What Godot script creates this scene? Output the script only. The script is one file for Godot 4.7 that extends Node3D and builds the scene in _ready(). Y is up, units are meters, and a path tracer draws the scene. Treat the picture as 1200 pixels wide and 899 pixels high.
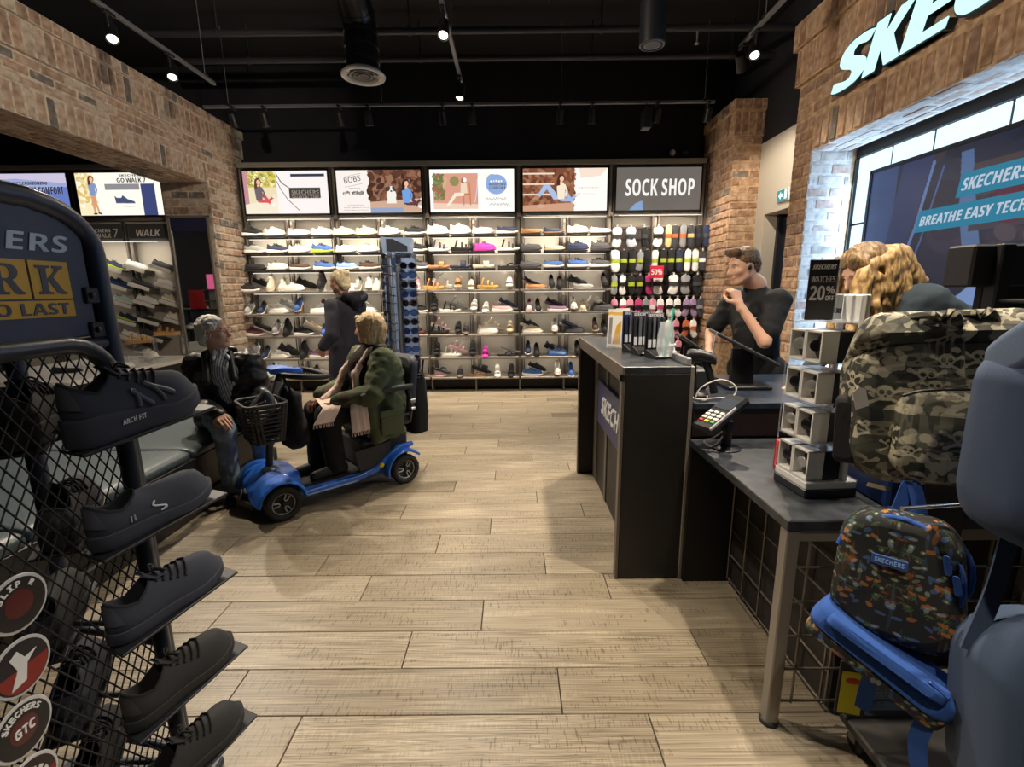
extends Node3D
# A shoe shop seen from its entrance: brick arches left and right, a wall of lit shoe shelves ahead,
# a dark till counter on the right, wire racks close by on both sides.

func _ready() -> void:
	# camera
	var cam := Camera3D.new()
	cam.name = "camera"
	cam.fov = 78.83
	cam.near = 0.05
	cam.far = 60.0
	add_child(cam)
	cam.transform = Transform3D(Basis(Vector3.UP, deg_to_rad(0.15)) * Basis(Vector3.RIGHT, deg_to_rad(-11.17)) * Basis(Vector3.BACK, deg_to_rad(-0.54)), Vector3(0, 1.5, 0))
	cam.current = true
	# air: a closed room, no daylight
	var we := WorldEnvironment.new()
	we.name = "environment"
	var env := Environment.new()
	env.background_mode = Environment.BG_COLOR
	env.background_color = Color.BLACK
	env.tonemap_mode = Environment.TONE_MAPPER_LINEAR
	env.tonemap_exposure = 1.0
	env.sdfgi_enabled = true
	env.ssao_enabled = true
	env.ssil_enabled = true
	we.environment = env
	add_child(we)
	lamps()
	# the room
	floor_and_ceiling()
	brick_walls()
	back_walls()
	# the things
	shelf_wall()
	alcove()
	sock_wall()
	ceiling_services()
	bench()
	scooter()
	counter()
	counter_goods()
	watch_tower()
	shop_window()
	shoe_rack()
	bag_rack()
	sunglasses_stand()
	persons()

# lamp strengths, tuned together
const SPOT := 8.0
const FILL := 7.0
const SHELF := 1.25
const SCREEN := 1.1

func lamps() -> void:
	# the track spotlights and cylinder downlights that light the floor: place, aim, strength, half angle
	for s in [
		[Vector3(-3.3, 3.62, -4.35), Vector3(-1.9, 0.0, -2.6), 0.8, 38.0, "lit black track spotlight on the left track, nearer of two in view"],
		[Vector3(-3.3, 3.62, -5.05), Vector3(-2.5, 0.6, -3.6), 0.9, 36.0, "lit black track spotlight on the left track, farther of two in view"],
		[Vector3(-0.55, 3.62, -4.35), Vector3(-0.6, 0.0, -2.4), 1.0, 36.0, "lit black track spotlight on the middle track, nearer of two in view"],
		[Vector3(-0.55, 3.62, -5.6), Vector3(-0.9, 0.0, -4.6), 1.0, 36.0, "lit black track spotlight on the middle track, at its far end"],
		[Vector3(2.22, 3.62, -4.75), Vector3(1.7, 0.9, -3.0), 0.8, 34.0, "lit black track spotlight beside the right brick beam"],
		[Vector3(-3.3, 3.62, -2.2), Vector3(2.6, 2.9, -3.6), 1.7, 30.0, "black track spotlight on the left track, above the near rack, turned to the right wall"],
		[Vector3(-0.55, 3.62, -1.4), Vector3(-4.0, 3.2, -4.6), 1.1, 36.0, "black track spotlight on the middle track, turned to the left brick beam"],
		[Vector3(-0.55, 3.62, -3.1), Vector3(-1.2, 1.2, -5.1), 0.8, 30.0, "black track spotlight on the middle track, turned to the sunglasses stand"],
		[Vector3(2.22, 3.62, -2.2), Vector3(1.1, 1.0, -1.6), 0.5, 32.0, "black track spotlight on the right track, turned to the watch tower"],
		[Vector3(2.22, 3.62, -5.0), Vector3(3.2, 2.2, -6.2), 0.5, 34.0, "black track spotlight on the right track, turned to the passage wall"],
		[Vector3(-0.55, 3.62, -2.0), Vector3(1.1, 1.0, -1.75), 0.7, 24.0, "black track spotlight on the middle track, turned to the low table"],
	]:
		spotlight(s[0], s[1], s[2] * SPOT, s[3], true, s[4])


# ---------------------------------------------------------------- floor, ceiling
func plank_tex(sd: int) -> ImageTexture:
	# three weathered planks, one under the other: grain, rings, saw marks, worn patches
	var W := 1024
	var H := 510
	var f := FastNoiseLite.new()
	f.fractal_octaves = 4
	f.seed = sd
	f.frequency = 0.14
	var grain: Image = f.get_image(16, H); grain.resize(W, H, Image.INTERPOLATE_CUBIC)
	f.seed = sd + 1
	f.frequency = 0.03
	var ring: Image = f.get_image(9, H); ring.resize(W, H, Image.INTERPOLATE_CUBIC)
	f.seed = sd + 2
	f.frequency = 0.012
	var patch: Image = f.get_image(130, H); patch.resize(W, H, Image.INTERPOLATE_CUBIC)
	f.seed = sd + 3
	f.frequency = 0.12
	var saw: Image = f.get_image(W, 64); saw.resize(W, H, Image.INTERPOLATE_CUBIC)
	var g := grain.get_data()
	var r := ring.get_data()
	var p := patch.get_data()
	var s := saw.get_data()
	var rng := RandomNumberGenerator.new()
	rng.seed = sd
	var o := PackedByteArray()
	o.resize(W * H * 3)
	for k in 3:
		var tone := rng.randf_range(0.39, 0.55)
		var rings := rng.randf_range(0.12, 0.22) if (k + sd) % 3 == 0 else rng.randf_range(0.0, 0.05)
		var every := rng.randf_range(11.0, 19.0)
		var bend := rng.randf_range(0.25, 0.6)
		var saws := rng.randf_range(-0.06, 0.10)
		var worn := rng.randf_range(0.58, 0.70)
		var grains := rng.randf_range(0.0004, 0.0011)
		for y in range(k * 170, k * 170 + 170):
			for x in W:
				var i := y * W + x
				# dark summer bands of the wood, one sharp edge and one soft
				var q := fposmod((y + r[i] * bend) / every, 1.0)
				var t := tone + (g[i] - 128) * grains - rings * maxf(0.0, 1.0 - absf(q - 0.25) * 4.5) * (0.5 + g[i] / 255.0)
				var pa := p[i] / 255.0
				if pa > worn: t += 0.07 * minf(1.0, (pa - worn) * 7.0) * (1.0 if s[i] > 126 else 0.3)
				if pa < 0.46 + saws and s[i] < 82: t -= 0.14 * minf(1.0, (82 - s[i]) / 10.0)
				if g[i] < 62: t -= 0.05
				t = clampf(t, 0.1, 0.8)
				o[i * 3] = int(255 * (t * 0.92 + 0.11)); o[i * 3 + 1] = int(255 * (t * 0.91 + 0.07)); o[i * 3 + 2] = int(255 * (t * 0.88 + 0.01))
	return ImageTexture.create_from_image(Image.create_from_data(W, H, false, Image.FORMAT_RGB8, o))

func floor_and_ceiling() -> void:
	var fl := Node3D.new()
	fl.name = "floor"
	fl.set_meta("kind", "structure")
	add_child(fl)
	part("screed", geo().slab(Vector3(-8.7, -0.12, -8.0), Vector3(5.2, -0.004, 3.2)), mat("2c241b", 0.9), fl)
	var skins := []
	for t in 4:
		var m := StandardMaterial3D.new()
		m.albedo_texture = plank_tex(40 + t * 7)
		m.roughness = 0.42
		skins.append(m)
	var meshes := []
	for k in 6:
		var g := geo()
		var row := k % 3
		var fl_u := k >= 3
		var w := 1.2475
		var d := 0.2102
		var b := 0.002
		var v0 := (row * 170 + 2) / 510.0
		var v1 := (row * 170 + 168) / 510.0
		var c := [Vector3(-w / 2 + b, 0, d / 2 - b), Vector3(w / 2 - b, 0, d / 2 - b), Vector3(w / 2 - b, 0, -d / 2 + b), Vector3(-w / 2 + b, 0, -d / 2 + b)]
		var uvs := [Vector2(0, v1), Vector2(1, v1), Vector2(1, v0), Vector2(0, v0)]
		if fl_u: uvs = [Vector2(1, v0), Vector2(0, v0), Vector2(0, v1), Vector2(1, v1)]
		for i in 4: g.put(c[i], Vector3.UP, uvs[i])
		g.face(0, 1, 2); g.face(0, 2, 3)
		for i in 4:
			var a: Vector3 = c[i]
			var e: Vector3 = c[(i + 1) % 4]
			var out := (a + e) * 0.5
			var j := g.v.size()
			var lo := func(p: Vector3) -> Vector3: return Vector3(p.x + signf(p.x) * b, -0.006, p.z + signf(p.z) * b)
			g.put(a, out + Vector3.UP * 0.2, uvs[i]); g.put(e, out + Vector3.UP * 0.2, uvs[(i + 1) % 4])
			g.put(lo.call(e), out, uvs[(i + 1) % 4]); g.put(lo.call(a), out, uvs[i])
			g.face(j, j + 1, j + 2); g.face(j, j + 2, j + 3)
		meshes.append(g.mesh())
	var rng := RandomNumberGenerator.new()
	rng.seed = 5
	var shift := [0.477, 0.168, -0.465, -0.155]
	for r in range(-3, 28):
		var z := -1.424 - 0.2127 * (r - 0.5)
		var x0: float = shift[posmod(r, 4)]
		for c in range(-5, 5):
			var x := x0 + 1.25 * (c + 0.5)
			# only as far as the picture could show it
			if absf(x) > 1.0 - z * 1.15 + 0.9 or x < -4.9 or x > 3.1: continue
			if z < -6.0 and x > 2.0: continue
			var o := part("plank", meshes[rng.randi() % 6], skins[rng.randi() % 4], fl)
			o.position = Vector3(x, rng.randf_range(-0.0006, 0.0004), z)
	# plain boards go on where no single board can be told apart
	var far := textured(noise_tex(9, 0.02, [[0.2, "6f6048"], [0.5, "97866c"], [0.8, "a8977c"]], 256, Vector2(1, 4)), 0.8, 0.45)
	part("far_boards", geo().slab(Vector3(-8.6, -0.004, -7.9), Vector3(-5.0, -0.001, 3.0)), far, fl)
	var ce := struct("ceiling", geo().slab(Vector3(-8.7, 4.7, -8.0), Vector3(5.2, 4.85, 3.2)), mat("0d0d0f", 0.9))

# ---------------------------------------------------------------- brickwork
var brick_skin := {}
var brick_shape := {}

func brick_mesh(w: float, h: float, d: float, k: int) -> ArrayMesh:
	var key := "%.3f %.3f %.3f %d" % [w, h, d, k]
	if not brick_shape.has(key):
		var g := geo()
		g.box(Vector3.ZERO, Vector3(w, h, d), 0.009)
		var rng := RandomNumberGenerator.new()
		rng.seed = 100 + k
		var jog := {}
		for i in g.v.size():
			var p := g.v[i]
			var q := Vector3(signf(p.x), signf(p.y), signf(p.z))
			if not jog.has(q): jog[q] = Vector3(rng.randf_range(-1, 1), rng.randf_range(-1, 1), rng.randf_range(-0.7, 0.5)) * 0.0055
			g.v[i] = p + jog[q]
		brick_shape[key] = g.mesh()
	return brick_shape[key]

func brick_mats(kind: String) -> Array:
	if not brick_skin.has(kind):
		var tones: Array = {
			"left": ["a08671", "aa907b", "b19a86", "957b69", "a5866f", "b5a391", "6c6661"],
			"right": ["a5826a", "b08d70", "9a775e", "b6977d", "a9866b", "8f7260", "746a63"],
			"white": ["bdb6b2", "c2bdba", "b09f98", "c6c3c1", "bab4b1", "ab958c", "96908e"],
		}[kind]
		var l := []
		for i in tones.size():
			var c := Color(tones[i])
			var t := noise_tex(20 + i, 0.03, [[0.15, "#" + c.darkened(0.16).to_html(false)], [0.5, "#" + c.to_html(false)], [0.72, "#" + c.lightened(0.10).to_html(false)], [0.9, "#" + c.lerp(Color("c9b9a4"), 0.65).to_html(false)]], 128)
			var m := textured(t, 2.3, 0.92)
			m.heightmap_enabled = true
			m.heightmap_texture = t
			m.heightmap_scale = 0.35
			l.append(m)
		brick_skin[kind] = l
	return brick_skin[kind]

func mortar(kind: String) -> StandardMaterial3D:
	var r: Array = {"left": ["a39585", "bdae9c", "cbbdab"], "right": ["a08465", "bb9b7a", "ccae8d"], "white": ["aeabaa", "c0bebd", "cfcdcc"]}[kind]
	var t := noise_tex(31, 0.05, [[0.2, r[0]], [0.5, r[1]], [0.8, r[2]]], 128)
	var m := textured(t, 2.0, 0.95)
	m.heightmap_enabled = true
	m.heightmap_texture = t
	m.heightmap_scale = 0.5
	return m

# one course: bricks w wide and h high laid along dir from a to b (distances from o), standing proud of the face
func course(under: Node3D, kind: String, o: Vector3, dir: Vector3, out: Vector3, up: Vector3, a: float, b: float, w: float, h: float, rng: RandomNumberGenerator, start := 0.0, proud := 0.008) -> void:
	var j := 0.014
	var x := a - start * (w + j)
	var ms := brick_mats(kind)
	while x < b - 0.01:
		var x0 := maxf(x, a)
		var x1 := minf(x + w, b)
		x += w + j
		if x1 - x0 < 0.025: continue
		var full := absf((x1 - x0) - w) < 0.004
		var ww := w if full else snappedf(x1 - x0, 0.01)
		var k := rng.randi() % 3
		var r := rng.randf()
		var mi := 6 if r > 0.955 else rng.randi() % 6
		var br := part("brick", brick_mesh(ww, h, 0.05, k), ms[mi], under)
		var bs := Basis(dir, up, dir.cross(up))
		if bs.z.dot(out) < 0: bs = Basis(-dir, up, -dir.cross(up))
		br.transform = Transform3D(bs, o + dir * (x0 + x1) * 0.5 + out * (proud - 0.025 + rng.randf_range(-0.003, 0.004)))

func brick_body(called: String) -> Node3D:
	var o := Node3D.new()
	o.name = called
	o.set_meta("kind", "structure")
	add_child(o)
	return o

func brick_walls() -> void:
	var rng := RandomNumberGenerator.new()
	rng.seed = 77
	var m := mortar("left")
	var tan := mortar("right")
	var pale := mortar("white")
	# left: a pier against the shelf wall and a beam that runs from it towards the entrance
	var L := brick_body("wall_left")
	var g := geo()
	g.slab(Vector3(-4.62, 0, -7.42), Vector3(-4.0, 3.80, -6.54))
	g.slab(Vector3(-4.62, 2.95, -6.54), Vector3(-4.0, 3.80, 2.6))
	g.slab(Vector3(-4.62, 3.45, -7.42), Vector3(-3.965, 3.80, 2.6))
	g.slab(Vector3(-4.62, 3.71, -7.42), Vector3(-3.935, 3.815, 2.6))
	part("mortar", g, m, L)
	var zf := -7.25
	var near := 2.6   # measured from z = -7.25 towards the camera
	var O := Vector3(-4.0, 0, zf)
	var D := Vector3.BACK
	var R := Vector3.RIGHT
	var U := Vector3.UP
	course(L, "left", O + U * 3.765 + R * 0.065, D, R, U, 0, 4.6, 0.088, 0.098, rng, 0.2)
	course(L, "left", O + U * 3.58 + R * 0.035, D, R, U, 0, 4.6, 0.078, 0.25, rng, 0.5)
	for k in 3:
		course(L, "left", O + U * (3.40 - k * 0.082), D, R, U, 0, 4.4, 0.205, 0.068, rng, 0.5 * (k % 2))
	course(L, "left", O + U * 3.07, D, R, U, 0.72, 4.2, 0.08, 0.235, rng, 0.3)
	var y := 3.15
	var k2 := 0
	while y > 0.1:
		course(L, "left", O + U * y, D, R, U, 0, 0.71, 0.215, 0.082, rng, 0.5 * (k2 % 2))
		y -= 0.097
		k2 += 1
	# the pier's near face, above and beside the mirror
	for k in 4:
		course(L, "left", Vector3(-4.62, 2.89 - k * 0.097, -6.54), R, D, U, 0, 0.62, 0.215, 0.082, rng, 0.5 * (k % 2))
	# underside of the beam: bricks laid flat, long side along the beam
	for k in 6:
		course(L, "left", Vector3(-4.05 - k * 0.098, 2.95, zf), D, Vector3.DOWN, R, 0.72, 4.2, 0.215, 0.084, rng, 0.5 * (k % 2), 0.006)
	# right: a pier and a beam over the shop window
	var W := brick_body("wall_right")
	g = geo()
	g.slab(Vector3(2.6, 0, -4.62), Vector3(3.5, 3.72, -4.36))
	g.slab(Vector3(2.6, 2.67, -4.36), Vector3(2.93, 3.72, 2.6))
	g.slab(Vector3(2.565, 3.27, -4.65), Vector3(3.5, 3.57, 2.6))
	g.slab(Vector3(2.535, 3.57, -4.68), Vector3(3.5, 3.78, 2.6))
	part("mortar", g, tan, W)
	part("whitewashed_mortar", geo().slab(Vector3(2.602, 0, -4.361), Vector3(2.96, 2.67, -4.357)).slab(Vector3(2.602, 2.667, -4.36), Vector3(2.93, 2.671, 2.6)), pale, W)
	var P := Vector3(2.6, 0, -4.62)
	var Lf := Vector3.LEFT
	course(W, "right", P + U * 3.675 + Lf * 0.065 + D * -0.05, D, Lf, U, 0, 2.9, 0.088, 0.195, rng, 0.3)
	course(W, "right", P + U * 3.42 + Lf * 0.035 + D * -0.02, D, Lf, U, 0, 2.8, 0.082, 0.275, rng, 0.3)
	for k in 3:
		course(W, "right", P + U * (3.21 - k * 0.098), D, Lf, U, 0, 2.7, 0.215, 0.082, rng, 0.5 * (k % 2))
	course(W, "right", P + U * 2.805, D, Lf, U, 0.26, 2.6, 0.082, 0.255, rng, 0.6)
	y = 2.916
	k2 = 0
	while y > 0.9:
		course(W, "right", P + U * y, D, Lf, U, 0, 0.26, 0.215, 0.082, rng, 0.5 * (k2 % 2) + 0.2)
		if y < 2.64: course(W, "white", Vector3(2.6, y, -4.36), R, D, U, 0, 0.36, 0.215, 0.082, rng, 0.5 * (k2 % 2) + 0.15)
		y -= 0.098
		k2 += 1
	for k in 3:
		course(W, "white", Vector3(2.655 + k * 0.105, 2.67, -4.62), D, Vector3.DOWN, R, 0.26, 2.5, 0.215, 0.085, rng, 0.5 * (k % 2), 0.006)
	# pillar between the sock wall and the passage
	var C := brick_body("pillar")
	g = geo()
	g.slab(Vector3(2.88, 0, -7.42), Vector3(3.37, 3.84, -6.5))
	g.slab(Vector3(2.85, 3.42, -7.42), Vector3(3.40, 3.84, -6.47))
	g.slab(Vector3(2.825, 3.72, -7.42), Vector3(3.425, 3.85, -6.445))
	part("mortar", g, tan, C)
	var F := Vector3(2.88, 0, -6.5)
	course(C, "right", F + U * 3.79 + D * 0.055 + Lf * 0.055, R, D, U, 0, 0.6, 0.1, 0.115, rng)
	course(C, "right", F + U * 3.57 + D * 0.03 + Lf * 0.03, R, D, U, 0, 0.55, 0.075, 0.28, rng)
	course(C, "right", Vector3(2.825, 3.79, -7.4), D, Lf, U, 0, 0.95, 0.1, 0.115, rng)
	course(C, "right", Vector3(2.85, 3.57, -7.4), D, Lf, U, 0, 0.93, 0.075, 0.28, rng)
	y = 3.37
	k2 = 0
	while y > 0.8:
		course(C, "right", F + U * y, R, D, U, 0, 0.49, 0.215, 0.082, rng, 0.5 * (k2 % 2))
		course(C, "right", Vector3(2.88, y, -7.4), D, Lf, U, 0, 0.9, 0.215, 0.082, rng, 0.5 * (k2 % 2) + 0.25)
		y -= 0.0985
		k2 += 1

func back_walls() -> void:
	var dark := textured(noise_tex(61, 0.02, [[0.2, "15151d"], [0.8, "1a1a23"]], 128), 0.6, 0.8)
	var beige := mat("c4bdb0", 0.85)
	struct("wall_back", geo().slab(Vector3(-8.7, 0, -7.62), Vector3(3.3, 4.7, -7.42)), dark)
	# the passage on the right: beige plaster below, black above, a doorway in it
	var g := geo()
	g.slab(Vector3(3.23, 0, -7.6), Vector3(3.5, 3.33, -6.28))
	g.slab(Vector3(3.23, 2.43, -6.28), Vector3(3.5, 3.33, -5.3))
	g.slab(Vector3(3.23, 0, -5.3), Vector3(3.5, 3.33, -4.62))
	struct("wall_passage", g, beige)
	struct("wall_passage_upper", geo().slab(Vector3(3.23, 3.33, -7.6), Vector3(3.5, 4.7, -4.62)), dark)
	var d := Node3D.new()
	d.name = "door_1"
	d.set_meta("kind", "structure")
	add_child(d)
	part("leaf", geo().slab(Vector3(3.46, 0, -6.26), Vector3(3.5, 2.4, -5.32), 0.004), mat("1c2030", 0.5), d)
	part("frame", geo().slab(Vector3(3.40, 0, -6.28), Vector3(3.52, 2.43, -6.23)), mat("20242e", 0.5), d)
	part("handle", geo().bar(Vector3(3.44, 1.05, -5.45), Vector3(3.44, 1.05, -5.58), 0.01), mat("b0b0b0", 0.3, 1.0), d)
	# the walls that close the room outside the picture
	struct("wall_right_far", geo().slab(Vector3(3.5, 0, -7.6), Vector3(5.2, 4.7, -7.4)), dark)
	struct("wall_right_upper", geo().slab(Vector3(2.62, 3.78, -4.62), Vector3(3.5, 4.7, 2.9)), dark)
	struct("wall_right_outer", geo().slab(Vector3(3.5, 0, -7.6), Vector3(3.7, 4.7, 3.2)), dark)
	struct("wall_left_outer", geo().slab(Vector3(-8.7, 0, -8.0), Vector3(-8.5, 4.7, 3.2)), mat("6f6a66", 0.9))
	struct("wall_front", geo().slab(Vector3(-8.7, 0, 2.9), Vector3(5.2, 4.7, 3.1)), mat("5f5a56", 0.9))

# ---------------------------------------------------------------- lamps on tracks
var can_mesh: ArrayMesh
func spotlight(at: Vector3, aim: Vector3, energy: float, half: float, lit: bool, label := "") -> Node3D:
	var dir := (aim - at).normalized()
	var t := thing("track_spotlight", label if label else "black track spotlight", "spotlight", at, 0.0, "black spotlights on the ceiling tracks")
	var b := Basis.looking_at(dir, Vector3.UP if absf(dir.y) < 0.98 else Vector3.FORWARD) * Basis(Vector3.RIGHT, PI / 2)   # the can's axis runs down local y
	var can := geo().lathe([Vector2(0.0, 0.10), Vector2(0.036, 0.10), Vector2(0.045, 0.085), Vector2(0.048, -0.06), Vector2(0.044, -0.062), Vector2(0.04, -0.045), Vector2(0.0, -0.045)], 16, Transform3D(b, Vector3.ZERO))
	part("can", can, mat("131316", 0.45), t)
	part("bracket", geo().box(Vector3(0.0, 0.10, 0.0), Vector3(0.02, 0.12, 0.06), 0.004).box(Vector3(0, 0.155, 0), Vector3(0.035, 0.03, 0.11), 0.004), mat("131316", 0.45), t)
	var face := geo().lathe([Vector2(0.0, -0.046), Vector2(0.037, -0.047), Vector2(0.037, -0.05), Vector2(0.0, -0.051)], 14, Transform3D(b, Vector3.ZERO))
	part("lens", face, glow("fff4dc", 6.0) if lit else mat("33343a", 0.15), t)
	if lit:
		var l := SpotLight3D.new()
		l.name = "lamp"
		l.light_color = Color("ffeed6")
		l.light_energy = energy
		l.spot_angle = half
		l.spot_angle_attenuation = 0.6
		l.spot_range = 20.0
		l.spot_attenuation = 2.0
		l.light_size = 0.045
		l.shadow_enabled = true
		t.add_child(l)
		l.look_at_from_position(at + dir * 0.075, aim, Vector3.UP if absf(dir.y) < 0.98 else Vector3.FORWARD)
	return t

# ---------------------------------------------------------------- shoes
var SHOE_COLOURS := {
	"w": ["f1efe9", "white"], "c": ["e6dcc6", "cream"], "k": ["17171a", "black"], "g": ["9a9a98", "grey"], "d": ["47474b", "dark grey"], "n": ["24304f", "navy"],
	"b": ["3c62a8", "blue"], "l": ["7fa3dc", "light blue"], "t": ["a9794c", "tan"], "e": ["cdbb9d", "beige"], "r": ["4f3a31", "brown"], "m": ["d63aa8", "magenta"],
	"p": ["dcaeb2", "pink"], "v": ["8a6a88", "mauve"], "o": ["5a2a33", "maroon"], "y": ["c99a4f", "golden tan"], "i": ["bfe0d4", "mint"], "z": ["c8e640", "lime"],
}
# kind: sole at heel, sole at toe, collar back, side, front, laced, width, words
const SHOE_KINDS := {
	"run": [0.036, 0.022, 0.092, 0.064, 0.092, true, 1.0, "running trainer"],
	"lac": [0.026, 0.021, 0.080, 0.058, 0.084, true, 0.98, "lace-up sneaker"],
	"slp": [0.030, 0.021, 0.082, 0.056, 0.074, false, 0.98, "slip-on trainer"],
	"flt": [0.016, 0.013, 0.062, 0.046, 0.050, false, 0.92, "flat slip-on shoe"],
	"chk": [0.048, 0.032, 0.104, 0.078, 0.106, true, 1.06, "chunky trainer"],
	"bot": [0.030, 0.022, 0.150, 0.140, 0.140, true, 1.0, "ankle boot"],
	"sld": [0.032, 0.022, 0.0, 0.0, 0.0, false, 1.0, "slide sandal"],
	"thg": [0.018, 0.016, 0.0, 0.0, 0.0, false, 0.96, "thong sandal"],
	"str": [0.040, 0.028, 0.0, 0.0, 0.0, false, 1.0, "strappy sandal"],
}
var shoe_shapes := {}

func half_width(t: float) -> float:
	var xs := [0.0, 0.03, 0.1, 0.22, 0.36, 0.5, 0.62, 0.73, 0.83, 0.91, 0.96, 0.99, 1.0]
	var ws := [0.004, 0.017, 0.0285, 0.033, 0.033, 0.036, 0.042, 0.0455, 0.0435, 0.035, 0.025, 0.012, 0.003]
	for i in xs.size() - 1:
		if t <= xs[i + 1]: return lerpf(ws[i], ws[i + 1], smoothstep(0.0, 1.0, (t - xs[i]) / (xs[i + 1] - xs[i])) * 0.4 + 0.6 * (t - xs[i]) / (xs[i + 1] - xs[i]))
	return 0.003

# the outline walked heel - outer side - toe - inner side: [t, side]
func outline(k := 15) -> Array:
	var o := []
	for i in k: o.append([0.5 - 0.5 * cos(PI * (i + 0.0) / (k - 1)), 1.0])
	for i in range(k - 2, 0, -1): o.append([0.5 - 0.5 * cos(PI * i / (k - 1)), -1.0])
	return o

func sole_under(t: float) -> float: return 0.016 * pow(maxf(0.0, (t - 0.72) / 0.28), 1.6) + 0.006 * pow(maxf(0.0, (0.12 - t) / 0.12), 2.0)

func sole_top(d: Array, t: float) -> float: return lerpf(d[0], d[1], smoothstep(0.2, 0.75, t)) + sole_under(t) * 0.8

func on_shoe(d: Array, s: float, t: float, side: float) -> Vector3:
	var L := 0.29
	var w := half_width(t) * float(d[6])
	var p := Vector2(L * (t - 0.5), w * side)
	var g := 1.0 - pow(1.0 - t, 2.2)
	var al := PI * (1.0 - g)
	var c := Vector2(-0.078 + 0.05 * cos(al), 0.027 * sin(al) * side)
	if float(d[2]) > 0.13: c.x += 0.004
	var yb := lerpf(d[3], d[2], maxf(0.0, -cos(al)) ** 1.5) if cos(al) < 0 else lerpf(d[3], d[4], pow(cos(al), 1.3))
	var y0 := sole_top(d, t) - 0.003
	var tf := smoothstep(0.55, 0.97, t)
	var hh := 0.034 * tf * (0.7 if float(d[4]) < 0.06 else 1.0)
	var rise := hh * (1.0 - pow(1.0 - minf(s / 0.22, 1.0), 2.0))
	var a := pow(s, 1.5) if tf < 0.01 else lerpf(pow(s, 1.5), s, tf)
	var q := p * 0.965 * (1.0 - a) + c * a
	# the side wall swells a little
	var sw := sin(PI * minf(s * 1.2, 1.0)) * 0.004 * (1.0 - tf)
	if absf(q.y) > 1e-4: q.y += signf(q.y) * sw
	return Vector3(q.x, y0 + rise + (yb - y0 - hh) * pow(s, 1.1) , q.y)

func strap(d: Array, t: float, wide: float, high: float, lean := 0.0) -> Geo:
	# a band over the foot at t
	var g := geo()
	var rows := []
	var w := half_width(t) * float(d[6]) * 0.98
	for i in 11:
		var a := PI * i / 10.0
		var c := Vector3(0.29 * (t - 0.5) + lean * sin(a), sole_top(d, t) - 0.004 + sin(a) * high, cos(a) * w)
		var o := Vector3(0, sin(a) * 0.9, cos(a))
		var r := PackedVector3Array()
		for k in [[-1, 0], [-0.8, 1], [0.8, 1], [1, 0]]:
			r.append(c + Vector3(k[0] * wide * 0.5, 0, 0) + o * k[1] * 0.004)
		r.append(c + Vector3(wide * 0.4, 0, 0) - o * 0.001)
		r.append(c - Vector3(wide * 0.4, 0, 0) - o * 0.001)
		rows.append(r)
	return g.skin(rows, true, true, true)

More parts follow.
